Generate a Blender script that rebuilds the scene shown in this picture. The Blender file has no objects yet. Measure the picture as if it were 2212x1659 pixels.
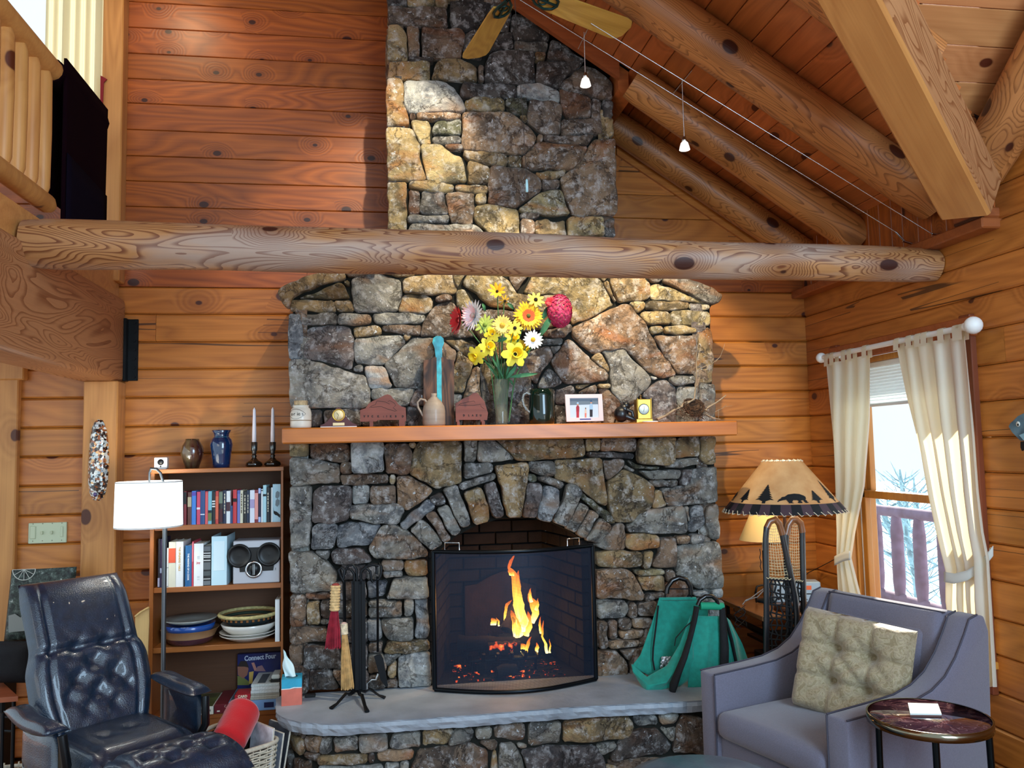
# light levels
WORLD_S, SUN_S, DAY_S, SIDE_S, EXPO = 1.0, 11.0, 190.0, 16.0, 0.45
FIRE_W = 4.0
SHADE_E, LAMP_W = 1.0, 3.5
BEAR_W, SPOT_W, LOFT_W = 1.8, 95.0, 11.0
import bpy, bmesh, math, random
from mathutils import Vector, Matrix, noise
from mathutils.geometry import tessellate_polygon
rnd = random.Random(7)
S = bpy.context.scene
COL = S.collection
PI = math.pi
R = math.radians

# ------------------------------------------------------------------ camera
F, YAW, PITCH, ROLL = 1795.0, .15508, .07813, -.02049
CX, CY = 1106.0, 829.5
CAM = Vector((0, -4.8, 1.57))
_f = Vector((math.sin(YAW)*math.cos(PITCH), math.cos(YAW)*math.cos(PITCH), math.sin(PITCH)))
_r0 = Vector((math.cos(YAW), -math.sin(YAW), 0))
_u0 = _r0.cross(_f)
_r = _r0*math.cos(ROLL) + _u0*math.sin(ROLL)
_u = -_r0*math.sin(ROLL) + _u0*math.cos(ROLL)
cd = bpy.data.cameras.new('camera')
cam = bpy.data.objects.new('camera', cd)
COL.objects.link(cam)
cd.sensor_width = 36.0
cd.lens = F/2212*36.0
cd.clip_start = .05
mw = Matrix.Identity(4)
for i in range(3):
    mw[i][0], mw[i][1], mw[i][2], mw[i][3] = _r[i], _u[i], -_f[i], CAM[i]
cam.matrix_world = mw
S.camera = cam

def ray(px, py): return _f*F + _r*(px-CX) - _u*(py-CY)
def on(ax, px, py, v):
    """the point of the plane (axis ax = v) that a measured sight line meets"""
    d = ray(px, py)
    return CAM + d*((v-CAM[ax])/d[ax])
def onX(px, py, v): return on(0, px, py, v)
def onY(px, py, v): return on(1, px, py, v)
def onZ(px, py, v): return on(2, px, py, v)

# ------------------------------------------------------------------ world, lights, exposure
w = bpy.data.worlds.new('World'); S.world = w; w.use_nodes = True
wb = w.node_tree.nodes['Background']
wb.inputs[0].default_value = (.74, .90, 1.0, 1); wb.inputs[1].default_value = WORLD_S
def light(kind, name, loc, energy, color, aim=None, **kw):
    l = bpy.data.lights.new(name, kind); l.energy = energy; l.color = color
    for k, v in kw.items(): setattr(l, k, v)
    o = bpy.data.objects.new(name, l); COL.objects.link(o); o.location = loc
    if aim is not None:
        o.rotation_euler = (Vector(aim)-Vector(loc)).to_track_quat('-Z', 'Y').to_euler()
    return o
light('SUN', 'sun', (5, 3, 6), SUN_S, (1, .93, .8), aim=(4.0, 1.5, 4.85), angle=R(.8))
# daylight of the tall gable windows behind the camera, then an added warm fill from the left
light('AREA', 'window_daylight', (2.2, -6.0, 2.4), DAY_S, (.52, .76, 1.0), aim=(.6, 0, 1.0), shape='RECTANGLE', size=2.4, size_y=2.4)
light('AREA', 'side_fill', (-2.6, -4.6, 2.6), SIDE_S, (1.0, .86, .68), aim=(.9, 0, 1.5), shape='RECTANGLE', size=2.0, size_y=2.0)
S.view_settings.view_transform = 'Standard'
S.view_settings.look = 'None'
S.view_settings.gamma = 1.0
S.view_settings.use_curve_mapping = False
S.view_settings.exposure = EXPO
S.cycles.max_bounces = 8
S.cycles.diffuse_bounces = 4
S.cycles.glossy_bounces = 4
S.cycles.transmission_bounces = 8
S.cycles.transparent_max_bounces = 12
S.cycles.caustics_reflective = False
S.cycles.caustics_refractive = False
S.cycles.sample_clamp_indirect = 4.0

# ------------------------------------------------------------------ materials
def hexc(h):
    if not isinstance(h, str): return tuple(h)[:3]
    c = [int(h[i:i+2], 16)/255 for i in (0, 2, 4)]
    return tuple(x/12.92 if x <= .04045 else ((x+.055)/1.055)**2.4 for x in c)
def c4(h): return (*hexc(h), 1)
class NT:
    def __init__(s, name):
        s.m = bpy.data.materials.new(name); s.m.use_nodes = True
        s.t = s.m.node_tree; s.b = s.t.nodes['Principled BSDF']; s.out = s.t.nodes['Material Output']
    def n(s, kind, ins=None, **kw):
        nd = s.t.nodes.new('ShaderNode'+kind)
        for k, v in kw.items(): setattr(nd, k, v)
        for k, v in (ins or {}).items():
            if isinstance(v, tuple) and len(v) == 2 and hasattr(v[0], 'outputs'):
                s.t.links.new(v[0].outputs[v[1]], nd.inputs[k])
            elif hasattr(v, 'outputs'): s.t.links.new(v.outputs[0], nd.inputs[k])
            else: nd.inputs[k].default_value = v
        return nd
    def set(s, **kw):
        for k, v in kw.items():
            k = k.replace('_', ' ')
            if isinstance(v, tuple) and len(v) == 2 and hasattr(v[0], 'outputs'): s.t.links.new(v[0].outputs[v[1]], s.b.inputs[k])
            elif hasattr(v, 'outputs'): s.t.links.new(v.outputs[0], s.b.inputs[k])
            else: s.b.inputs[k].default_value = v
    def math(s, op, a, b=0.0, c=None, clamp=False):
        ins = {0: a, 1: b}
        if c is not None: ins[2] = c
        return s.n('Math', ins, operation=op, use_clamp=clamp)
    def ramp(s, fac, stops, interp='LINEAR'):
        nd = s.n('ValToRGB', {0: fac}); cr = nd.color_ramp; cr.interpolation = interp
        while len(cr.elements) < len(stops): cr.elements.new(.5)
        for e, (p, c) in zip(cr.elements, stops):
            e.position = p; e.color = c if len(c) == 4 else (*c, 1)
        return nd
    def mix(s, fac, a, b, bt='MIX'):
        nd = s.n('Mix', data_type='RGBA', blend_type=bt)
        for k, v in ((0, fac), (6, a), (7, b)):
            if isinstance(v, tuple) and len(v) == 2 and hasattr(v[0], 'outputs'): s.t.links.new(v[0].outputs[v[1]], nd.inputs[k])
            elif hasattr(v, 'outputs'): s.t.links.new(v.outputs[0], nd.inputs[k])
            else: nd.inputs[k].default_value = v
        return (nd, 2)
    def bump(s, h, strength=.5, dist=.01):
        nd = s.n('Bump', {'Height': h, 'Strength': strength, 'Distance': dist}); s.set(Normal=nd)
MC = {}
def M(name, color, rough=.6, metal=0.0, var=0.0, vs=8.0, bump=0.0, bs=60.0, coat=0.0, emit=None, es=1.0, trans=0.0, ior=1.45, sheen=0.0, spec=.5, stretch=None, alpha=1.0, c2=None):
    """a procedural surface: base colour with noise variation and a fine noise relief"""
    if name in MC: return MC[name]
    t = NT(name); c = c4(color)
    t.set(Roughness=rough, Metallic=metal, Coat_Weight=coat, Transmission_Weight=trans, IOR=ior, Sheen_Weight=sheen, Specular_IOR_Level=spec)
    tc = t.n('TexCoord'); co = (tc, 3)
    if stretch: co = t.n('Mapping', {0: co, 3: stretch})
    if var or c2:
        no = t.n('TexNoise', {'Vector': co, 'Scale': vs, 'Detail': 4.0})
        a = c4(c2) if c2 else tuple(x*(1-var) for x in c[:3])+(1,)
        b = c if c2 else tuple(min(1, x*(1+var)) for x in c[:3])+(1,)
        r_ = t.ramp(no, [(.35, a), (.65, b)])
        t.set(Base_Color=r_)
    else: t.set(Base_Color=c)
    if bump:
        nb = t.n('TexNoise', {'Vector': co, 'Scale': bs, 'Detail': 3.0}); t.bump(nb, bump, .01)
    if emit is not None: t.set(Emission_Color=c4(emit), Emission_Strength=es)
    if alpha < 1: t.set(Alpha=alpha)
    MC[name] = t.m
    return t.m
def wood(name, light_c, dark_c, knot=.5, rings=26.0, contrast=.6, rough=.5, coat=0.0, vary=.14, ax=0, knotscale=1.0, thin=False, round_=False, crack=False, bleach=None, scale=1.0, satv=1.0):
    """knotty wood: grain runs along local axis ax, knots bend and darken it; each object differs"""
    if name in MC: return MC[name]
    t = NT(name)
    tc = t.n('TexCoord'); oi = t.n('ObjectInfo')
    off = t.n('VectorMath', {0: (oi, 5), 1: (37.0, 19.0, 53.0)}, operation='MULTIPLY')
    # ObjectInfo output 5 = Random (scalar); spread it over the three axes
    co = t.n('VectorMath', {0: (tc, 3), 1: off}, operation='ADD')
    if scale != 1: co = t.n('VectorMath', {0: co, 1: (scale,)*3}, operation='MULTIPLY')
    # knots live on the face: 2D cells over (grain, width); round logs use the angle round the heart
    sp = t.n('SeparateXYZ', {0: co}); so = t.n('SeparateXYZ', {0: (tc, 3)})
    if round_: wdt = t.math('MULTIPLY', t.math('ARCTAN2', (so, 1), (so, 2)), .095)
    else: wdt = t.math('ADD', (sp, 2 if ax == 0 else 0), 0.0)
    kc = t.n('CombineXYZ', {0: t.math('MULTIPLY', (sp, ax), 5.0*knotscale), 1: t.math('ADD', t.math('MULTIPLY', wdt, 7.5*knotscale), t.math('MULTIPLY', (off, 1), 3.0)), 2: 0.0})
    vo = t.n('TexVoronoi', {'Vector': kc, 'Scale': .5, 'Randomness': 1.0}, voronoi_dimensions='2D')
    keep = t.n('SeparateColor', {0: (vo, 1)})
    kp = t.math('LESS_THAN', (keep, 0), knot)
    near = t.math('MULTIPLY', t.n('MapRange', {0: (vo, 0), 1: .42, 2: .04, 3: 0.0, 4: 1.0}, interpolation_type='SMOOTHSTEP'), kp)
    kr = t.math('MULTIPLY', (keep, 1), .085)
    core = t.math('MULTIPLY', t.n('MapRange', {0: t.math('ADD', (vo, 0), kr), 1: .135, 2: .105, 3: 0.0, 4: 1.0}, interpolation_type='SMOOTHSTEP'), kp)
    s2 = [5.0, 5.0, 5.0] if thin else [3.2]*3; s2[ax] = .95 if thin else .55
    field = t.n('TexNoise', {'Vector': t.n('Mapping', {0: co, 3: tuple(s2)}), 'Scale': 1.0, 'Detail': 2.0, 'Distortion': .4})
    h = t.math('ADD', field, t.math('MULTIPLY', near, .22))
    fr = t.math('FRACT', t.math('MULTIPLY', h, rings))
    if thin: line = t.n('MapRange', {0: fr, 1: .50, 2: .98, 3: 0.0, 4: 1.0}, interpolation_type='SMOOTHSTEP')
    else: line = t.math('PINGPONG', fr, .5); line = t.math('MULTIPLY', line, 2.0)
    s3 = [90.0, 90.0, 90.0]; s3[ax] = 2.5
    fine = t.n('TexNoise', {'Vector': t.n('Mapping', {0: co, 3: tuple(s3)}), 'Scale': 1.0, 'Detail': 3.0})
    f = t.math('ADD', t.math('MULTIPLY', line, contrast), t.math('MULTIPLY', t.math('SUBTRACT', fine, .45), .7), clamp=True)
    a, b = c4(light_c), c4(dark_c)
    col = t.mix(f, a, b)
    if bleach:
        bn = t.n('TexNoise', {'Vector': t.n('Mapping', {0: co, 3: (1.6, 6.0, 6.0)}), 'Scale': 1.0, 'Detail': 3.0})
        bm = t.n('MapRange', {0: bn, 1: .42, 2: .62, 3: 0.0, 4: .75})
        col = t.mix(bm, col, c4(bleach))
        col = t.mix(t.math('MULTIPLY', line, .55), col, b)
    big = t.n('TexNoise', {'Vector': t.n('Mapping', {0: co, 3: (.7, 1.5, 1.5)}), 'Scale': 1.0, 'Detail': 1.0})
    col = t.mix(t.n('MapRange', {0: big, 1: .35, 2: .7, 3: 0.0, 4: .45}), col, t.mix(.55, col, b))
    if crack:
        s5 = [8.0, 8.0, 8.0]; s5[ax] = .20
        cn = t.n('TexNoise', {'Vector': t.n('Mapping', {0: co, 3: tuple(s5)}), 'Scale': 1.0, 'Detail': 2.0})
        cl = t.n('MapRange', {0: t.math('ABSOLUTE', t.math('SUBTRACT', cn, .5)), 1: .0035, 2: .007, 3: 1.0, 4: 0.0})
        ck = t.n('TexNoise', {'Vector': t.n('Mapping', {0: co, 3: (1.1, 1.1, 1.1)}), 'Scale': 1.0, 'Detail': 0.0})
        cm_ = t.math('MULTIPLY', cl, t.math('GREATER_THAN', ck, .56))
        col = t.mix(t.math('MULTIPLY', cm_, .85), col, (.03, .012, .006, 1))
    col = t.mix(core, col, (b[0]*.26, b[1]*.15, b[2]*.14, 1))
    col = t.mix(t.math('MULTIPLY', t.math('SUBTRACT', near, core, clamp=True), .45), col, b)
    rv = t.n('TexWhiteNoise', {'Vector': off}, noise_dimensions='3D')
    val = t.n('MapRange', {0: (rv, 0), 1: 0.0, 2: 1.0, 3: 1-vary, 4: 1+vary})
    hs = t.n('HueSaturation', {0: t.n('MapRange', {0: (rv, 0), 1: 0.0, 2: 1.0, 3: .503, 4: .497}), 1: satv, 2: val, 3: 1.0, 4: col})
    t.set(Base_Color=hs, Roughness=rough, Coat_Weight=coat, Coat_Roughness=.25)
    t.bump(t.math('SUBTRACT', t.math('MULTIPLY', fine, .5), t.math('MULTIPLY', line, .35)), .25, .004)
    MC[name] = t.m
    return t.m
def stone_mat():
    t = NT('field_stone'); tc = t.n('TexCoord'); oi = t.n('ObjectInfo')
    off = t.n('VectorMath', {0: (oi, 5), 1: (31.0, 17.0, 43.0)}, operation='MULTIPLY')
    co = t.n('VectorMath', {0: (tc, 3), 1: off}, operation='ADD')
    n1 = t.n('TexNoise', {'Vector': co, 'Scale': 8.0, 'Detail': 9.0, 'Roughness': .72, 'Distortion': .5})
    n2 = t.n('TexNoise', {'Vector': co, 'Scale': 22.0, 'Detail': 5.0, 'Roughness': .7})
    n3 = t.n('TexNoise', {'Vector': t.n('Mapping', {0: co, 3: (1, 1, 2.4)}), 'Scale': 2.2, 'Detail': 3.0, 'Distortion': 1.2})
    base = (oi, 1)
    dark = t.mix(1.0, base, (.34, .36, .42, 1), 'MULTIPLY')
    lite = t.mix(.50, base, (.86, .88, .90, 1))
    c = t.mix(t.n('MapRange', {0: n1, 1: .40, 2: .56, 3: 0.0, 4: 1.0}), dark, base)
    c = t.mix(t.n('MapRange', {0: n2, 1: .50, 2: .66, 3: 0.0, 4: .9}), c, lite)
    rust = t.mix(1.0, base, (1.0, .56, .30, 1), 'MULTIPLY')
    c = t.mix(t.n('MapRange', {0: n3, 1: .54, 2: .68, 3: 0.0, 4: .75}), c, rust)
    spk = t.n('TexNoise', {'Vector': co, 'Scale': 60.0, 'Detail': 2.0, 'Distortion': .8})
    sm = t.n('MapRange', {0: spk, 1: .68, 2: .72, 3: 0.0, 4: .85})
    c = t.mix(sm, c, (.80, .86, .90, 1))
    crk = t.n('TexVoronoi', {'Vector': t.n('VectorMath', {0: co, 1: t.n('VectorMath', {0: (n1, 1), 1: (.25,)*3}, operation='MULTIPLY')}, operation='ADD'), 'Scale': 5.0}, feature='DISTANCE_TO_EDGE')
    cm = t.n('MapRange', {0: (crk, 0), 1: .0, 2: .022, 3: .35, 4: 0.0})
    c = t.mix(cm, c, (.02, .02, .024, 1))
    t.set(Base_Color=c, Roughness=.72, Specular_IOR_Level=.45)
    h = t.math('ADD', t.math('MULTIPLY', n1, 1.6), t.math('MULTIPLY', n2, .8))
    h = t.math('SUBTRACT', h, t.math('MULTIPLY', cm, .7))
    t.bump(h, 1.0, .028)
    return t.m

# ------------------------------------------------------------------ mesh building
class MB:
    def __init__(s): s.v = []; s.f = []; s.sm = []
    def add(s, vs, fs, smooth=False):
        k = len(s.v); s.v += [Vector(p) for p in vs]; s.f += [tuple(i+k for i in f) for f in fs]; s.sm += [smooth]*len(fs); return s
    def box(s, x0, x1, y0, y1, z0, z1, b=0.0):
        if b <= 0:
            vs = [(x, y, z) for x in (x0, x1) for y in (y0, y1) for z in (z0, z1)]
            return s.add(vs, [(0, 1, 3, 2), (4, 6, 7, 5), (0, 4, 5, 1), (2, 3, 7, 6), (0, 2, 6, 4), (1, 5, 7, 3)])
        bm = bmesh.new(); bmesh.ops.create_cube(bm, size=1.0)
        for v in bm.verts:
            v.co = Vector(((x0+x1)/2+v.co.x*(x1-x0), (y0+y1)/2+v.co.y*(y1-y0), (z0+z1)/2+v.co.z*(z1-z0)))
        n = 3 if b > .012 else 1
        bmesh.ops.bevel(bm, geom=bm.edges[:], offset=b, segments=n, profile=.5, affect='EDGES')
        bm.verts.index_update()
        s.add([v.co.copy() for v in bm.verts], [[v.index for v in f.verts] for f in bm.faces], n > 1)
        bm.free(); return s
    def tube(s, pts, r, n=8, closed=False, caps=True, squash=None):
        pts = [Vector(p) for p in pts]; rs = r if isinstance(r, (list, tuple)) else [r]*len(pts)
        N = len(pts); vs = []; fs = []; prev = None
        for i, p in enumerate(pts):
            a = pts[(i-1) % N] if (closed or i) else p; b = pts[(i+1) % N] if (closed or i < N-1) else p
            d = (b-a).normalized()
            if prev is None:
                u = d.cross(Vector((0, 0, 1)));
                if u.length < .05: u = d.cross(Vector((0, 1, 0)))
            else: u = prev-d*prev.dot(d)
            u.normalize(); prev = u; v = d.cross(u)
            for k in range(n):
                t = 2*PI*k/n; q = u*math.cos(t)*rs[i]+v*math.sin(t)*rs[i]*(squash or 1)
                vs.append(p+q)
        for i in range(N if closed else N-1):
            for k in range(n):
                a = i*n+k; b = i*n+(k+1) % n; j = (i+1) % N
                fs.append((a, b, j*n+(k+1) % n, j*n+k))
        s.add(vs, fs, n > 4)
        if caps and not closed:
            s.add(vs[:n], [tuple(range(n))[::-1]]); s.add(vs[-n:], [tuple(range(n))])
        return s
    def lathe(s, prof, c=(0, 0, 0), n=24, a0=0, a1=2*PI):
        """prof: (radius, z) pairs round the vertical axis through c"""
        full = abs(a1-a0-2*PI) < 1e-6; m = n if full else n+1; vs = []; fs = []
        for r_, z in prof:
            for k in range(m):
                t = a0+(a1-a0)*k/n; vs.append((c[0]+r_*math.cos(t), c[1]+r_*math.sin(t), c[2]+z))
        for i in range(len(prof)-1):
            for k in range(n):
                a, b = i*m+k, i*m+(k+1) % m; fs.append((a, b, b+m, a+m))
        return s.add(vs, fs, True)
    def sphere(s, c, r, n=12, sc=(1, 1, 1), rot=None):
        vs = []; fs = []; h = n//2+1
        for i in range(h+1):
            p = PI*i/h
            for k in range(n):
                t = 2*PI*k/n; q = Vector((math.sin(p)*math.cos(t)*sc[0], math.sin(p)*math.sin(t)*sc[1], -math.cos(p)*sc[2]))*r
                if rot: q = rot @ q
                vs.append(Vector(c)+q)
        for i in range(h):
            for k in range(n): a, b = i*n+k, i*n+(k+1) % n; fs.append((a, b, b+n, a+n))
        return s.add(vs, fs, True)
    def poly(s, pts, back):
        """prism between the outline pts (3D) and the same outline moved by the vector back"""
        pts = [Vector(p) for p in pts]; n = len(pts); bk = Vector(back)
        tri = tessellate_polygon([pts]); vs = pts+[p+bk for p in pts]
        fs = [tuple(t) for t in tri]+[(c+n, b+n, a+n) for a, b, c in tri]+[(i, i+n, (i+1) % n+n, (i+1) % n) for i in range(n)]
        s.add(vs, fs); return s
    def grid(s, fn, nu, nv, smooth=True, thick=None):
        vs = [Vector(fn(i/nu, j/nv)) for j in range(nv+1) for i in range(nu+1)]
        W = nu+1; fs = [(j*W+i, j*W+i+1, (j+1)*W+i+1, (j+1)*W+i) for j in range(nv) for i in range(nu)]
        if thick is None: return s.add(vs, fs, smooth)
        n = len(vs); th = Vector(thick)
        vs2 = vs+[p+th for p in vs]; f2 = fs+[tuple(x+n for x in f[::-1]) for f in fs]
        rim = [i for i in range(W)]+[j*W+nu for j in range(1, nv+1)]+[nv*W+i for i in range(nu-1, -1, -1)]+[j*W for j in range(nv-1, 0, -1)]
        for a, b in zip(rim, rim[1:]+rim[:1]): f2.append((a, a+n, b+n, b))
        return s.add(vs2, f2, smooth)
    def xf(s, m):
        s.v = [m @ p for p in s.v]; return s
def Tr(x, y, z): return Matrix.Translation((x, y, z))
def Ro(a, ax): return Matrix.Rotation(R(a), 4, ax)
WM = {}
def obj(name, mb, mat, parent=None, local=False, fix=True, origin=None):
    """link a mesh; mesh points are world points unless local; the mesh is stored relative to its parent"""
    me = bpy.data.meshes.new(name)
    inv = Matrix.Identity(4)
    if parent is not None and not local: inv = WM[parent.name].inverted()
    o_w = WM[parent.name] if parent is not None else Matrix.Identity(4)
    own = Matrix.Identity(4)
    if origin is not None: own = Matrix.Translation(inv @ Vector(origin)) if not isinstance(origin, Matrix) else inv @ origin
    oi = own.inverted() @ inv
    me.from_pydata([oi @ p for p in mb.v], [], mb.f)
    if fix:
        bm = bmesh.new(); bm.from_mesh(me); bmesh.ops.recalc_face_normals(bm, faces=bm.faces); bm.to_mesh(me); bm.free()
    if any(mb.sm): me.polygons.foreach_set('use_smooth', mb.sm)
    me.update()
    if mat: me.materials.append(mat)
    o = bpy.data.objects.new(name, me); COL.objects.link(o)
    if parent is not None: o.parent = parent
    o.matrix_basis = own
    WM[o.name] = o_w @ own
    return o
def thing(name, label, cat, loc=(0, 0, 0), rot=0.0, group=None):
    o = bpy.data.objects.new(name, None); COL.objects.link(o); o.empty_display_size = .05
    o.location = loc; o.rotation_euler = (0, 0, rot)
    WM[o.name] = Matrix.Translation(loc) @ Matrix.Rotation(rot, 4, 'Z')
    return tag(o, label, cat, group)
def tag(o, label, cat, group=None):
    o['label'] = label; o['category'] = cat
    if group: o['group'] = group
    return o
def struct(name, mb=None, mat=None, loc=None):
    if mb is None:
        o = bpy.data.objects.new(name, None); COL.objects.link(o); o.empty_display_size = .05
        if loc: o.location = loc
        WM[o.name] = Matrix.Translation(loc or (0, 0, 0))
    else: o = obj(name, mb, mat, origin=loc)
    o['kind'] = 'structure'
    return o
def text(name, body, mat, size, m, parent=None, ext=.0006, font_sx=1.0, local=False, align='CENTER', bold=0.0):
    """flat lettering turned into a mesh; m places it (text lies in its local XY plane)"""
    cu = bpy.data.curves.new(name, 'FONT'); cu.body = body; cu.size = size; cu.extrude = ext; cu.align_x = align; cu.align_y = 'CENTER'; cu.resolution_u = 3; cu.offset = bold
    tmp = bpy.data.objects.new(name, cu); COL.objects.link(tmp)
    dg = bpy.context.evaluated_depsgraph_get(); me = bpy.data.meshes.new_from_object(tmp.evaluated_get(dg))
    bpy.data.objects.remove(tmp)
    me.transform(Matrix.Diagonal((font_sx, 1, 1, 1))); me.materials.clear(); me.materials.append(mat)
    o = bpy.data.objects.new(name, me); COL.objects.link(o)
    if parent is not None:
        o.parent = parent
        if not local: m = WM[parent.name].inverted() @ m
    o.matrix_basis = m
    WM[o.name] = (WM[parent.name] @ m) if parent is not None else m
    return o
def facing(p, nx=0, rz=0, roll=0):
    """matrix at p for lettering that stands upright and faces -Y (turned by rz about Z)"""
    return Matrix.Translation(p) @ Matrix.Rotation(rz, 4, 'Z') @ Matrix.Rotation(PI/2, 4, 'X') @ Matrix.Rotation(roll, 4, 'Z')
# ------------------------------------------------------------------ materials of the house
PINE = wood('pine_log', 'c27a34', '80410f', knot=.34, rings=16, contrast=.42, rough=.40, coat=.15, vary=.07, crack=True)
PINE_R = wood('pine_board_red', 'ae5a1e', '662a0c', knot=.40, knotscale=1.5, rings=20, contrast=.55, rough=.42, coat=.15, vary=.10)
CEILW = wood('ceiling_board', 'c06f38', '84451e', knot=.30, rings=14, contrast=.42, rough=.4, coat=.2, vary=.14)
LOG = wood('peeled_log', 'c28248', '70401c', knot=.62, rings=30, contrast=.70, rough=.45, coat=.12, vary=.05, thin=True, knotscale=.9, round_=True)
LOGW = wood('weathered_log', 'b98654', '6c381a', knot=.62, rings=40, contrast=.80, rough=.5, vary=.03, thin=True, bleach='ada096', knotscale=.9, round_=True)
TIMBER = wood('yellow_timber', 'd19554', 'a5642f', knot=.2, rings=12, contrast=.35, rough=.45, coat=.1, vary=.05)
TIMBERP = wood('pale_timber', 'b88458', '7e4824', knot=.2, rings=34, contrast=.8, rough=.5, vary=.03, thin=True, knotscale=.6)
TRIM = wood('red_trim', 'a3572c', '6f3418', knot=.05, rings=12, contrast=.3, rough=.4, coat=.15, vary=.06)
MANTEL = wood('mantel_wood', 'c9742a', '9c5420', knot=.06, rings=14, contrast=.45, rough=.4, coat=.2, vary=.02)
BALU = wood('baluster_wood', 'd39a56', 'a4662e', knot=.35, rings=10, contrast=.3, rough=.5, vary=.05, ax=2)
POSTW = wood('post_wood', 'c58a4c', '8f5627', knot=.25, rings=12, contrast=.35, rough=.45, vary=.03, ax=2)
DARKJ = M('joint_shadow_board', '2a130a', .9, var=.2)
FLOORW = wood('floor_oak', 'a8672f', '6e3d1a', knot=.1, rings=14, contrast=.4, rough=.35, coat=.2, vary=.15)
XR, XL = 2.61, -1.39

def plank_box(L, H, T=.03, b=.007):
    """a board: length along local x, height z, chamfered long front edges, front at local -y"""
    h = H/2-.0012; l = L/2-.0008
    prof = [(T, -h), (T, h), (b, h), (0, h-b), (0, -h+b), (b, -h)]
    m = MB(); vs = [(x, y, z) for x in (-l, l) for y, z in prof]
    fs = [tuple(range(6)), tuple(range(11, 5, -1))]+[(i, (i+1) % 6, (i+1) % 6+6, i+6) for i in range(6)]
    return m.add(vs, fs)
def plank(parent, name, p0, p1, H, normal, mat, T=.03, b=.007):
    """board from p0 to p1 (front centre line), normal = side it faces"""
    p0, p1, nrm = Vector(p0), Vector(p1), Vector(normal).normalized()
    x = (p1-p0).normalized(); y = -nrm; z = x.cross(y).normalized()
    mtx = Matrix.Identity(4)
    c = (p0+p1)/2
    for i in range(3): mtx[i][0], mtx[i][1], mtx[i][2], mtx[i][3] = x[i], y[i], z[i], c[i]
    mb = plank_box((p1-p0).length, H, T, b).xf(mtx)
    o = obj(name, mb, mat, parent, origin=mtx, fix=True)
    return o

# floor
fl = struct('floor')
for i in range(52):
    y = .3-i*.125
    ends = sorted([-3.6, -1.9+((i*7) % 11)*.11, .3+((i*5) % 9)*.13, 1.6+((i*3) % 7)*.1, 3.0])
    for a, b_ in zip(ends, ends[1:]): plank(fl, 'plank', (a, y-.0625, 0), (b_, y-.0625, 0), .125, (0, 0, 1), FLOORW, .02, .002)

# back wall: log courses
wall = struct('wall_back')
zs = [0.02+.1555*i for i in range(16)]          # joints up to ~2.352
zs = [.02, .17, .325, .48, .64, .797, .961, 1.118, 1.268, 1.425, 1.58, 1.735, 1.893, 2.05, 2.202, 2.356, 2.507, 2.655, 2.81, 2.96, 3.106, 3.25, 3.40, 3.553, 3.695, 3.843, 3.995, 4.146, 4.30, 4.45, 4.6, 4.75, 4.9]
def roof_x(z, top=2.86): return 2.61-(z-top)/.65
for i, (z0, z1) in enumerate(zip(zs, zs[1:])):
    xe = XR+.02 if z1 < 2.82 else roof_x(z1, 2.92)+.14
    if xe < .2: xe = .2
    xs = [-2.6, xe]
    if z0 > 3.25: xs = [-1.46, xe]
    if abs(z0-2.202) < .01: xs = [-2.6, onY(337, 700, 0).x, xe]
    if abs(z0-2.507) < .01: xs = [-2.6, onY(663, 600, 0).x, xe]
    if z0 > 2.6 and xe > .9: xs = [xs[0], .66, xe]
    if i % 5 == 3 and z0 < 2: xs = [-2.6, 1.9, xe]
    sg = list(zip(xs, xs[1:]))
    if .3 < z0 < 1.5:
        sg = [q for a, b_ in sg for q in ((a, min(b_, .10)), (max(a, 1.22), b_)) if q[1]-q[0] > .05]
    for a, b_ in sg:
        m = PINE_R if (z0 > 2.49 and a < .5) else PINE
        plank(wall, 'log_course', (a, 0, (z0+z1)/2), (b_, 0, (z0+z1)/2), z1-z0, (0, -1, 0), m, .05, .009 if z0 < 2.45 else .0035)
obj('backing_board', MB().box(-2.6, .1, .045, .06, 0, 3.2).box(-1.46, .1, .045, .06, 3.2, 4.9).box(.1, 1.22, .045, .06, 1.45, 4.0).box(1.22, 2.75, .045, .06, 0, 2.75).box(1.22, 2.0, .045, .06, 2.75, 3.1), DARKJ, wall)
# loft wall left of the post: sill below the loft window
for k, z0 in enumerate((3.25, )): pass

# right wall: log courses round the window, gable above
wr = struct('wall_right')
WY0, WY1, WZ0, WZ1 = -1.47, -.33, .60, 2.03      # window opening (y near, y far)
for i, (z0, z1) in enumerate(zip(zs, zs[1:])):
    zc = (z0+z1)/2; H = z1-z0
    if z0 < 2.5: segs = [(-5.6, 0.0)]
    elif z0 < 4.2: segs = [(-5.6, -1.66)]
    else: continue
    if z1 > 2.9: segs = [(-5.6, -1.70-(z1-2.9)/.93)]
    out = []
    for a, b_ in segs:
        if z0 < WZ1 and z1 > WZ0: out += [(a, WY0), (WY1, b_)]
        else: out += [(a, b_)]
    o2 = []
    for a, b_ in out:
        cut = -1.66-.25*((i*3) % 4)
        if a < cut-.3 and b_ > cut+.1 and i % 3 == 0: o2 += [(a, cut), (cut, b_)]
        else: o2.append((a, b_))
    for a, b_ in o2: plank(wr, 'log_course', (XR, b_, zc), (XR, a, zc), H, (-1, 0, 0), PINE, .05, .009)
bkm = MB().box(XR+.045, XR+.06, -5.6, WY0-.02, 0, 4.3).box(XR+.045, XR+.06, WY1+.02, .05, 0, 2.9).box(XR+.045, XR+.06, WY0-.02, WY1+.02, 0, WZ0-.02).box(XR+.045, XR+.06, WY0-.02, WY1+.02, WZ1+.02, 2.9)
obj('backing_board', bkm, DARKJ, wr)
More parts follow.
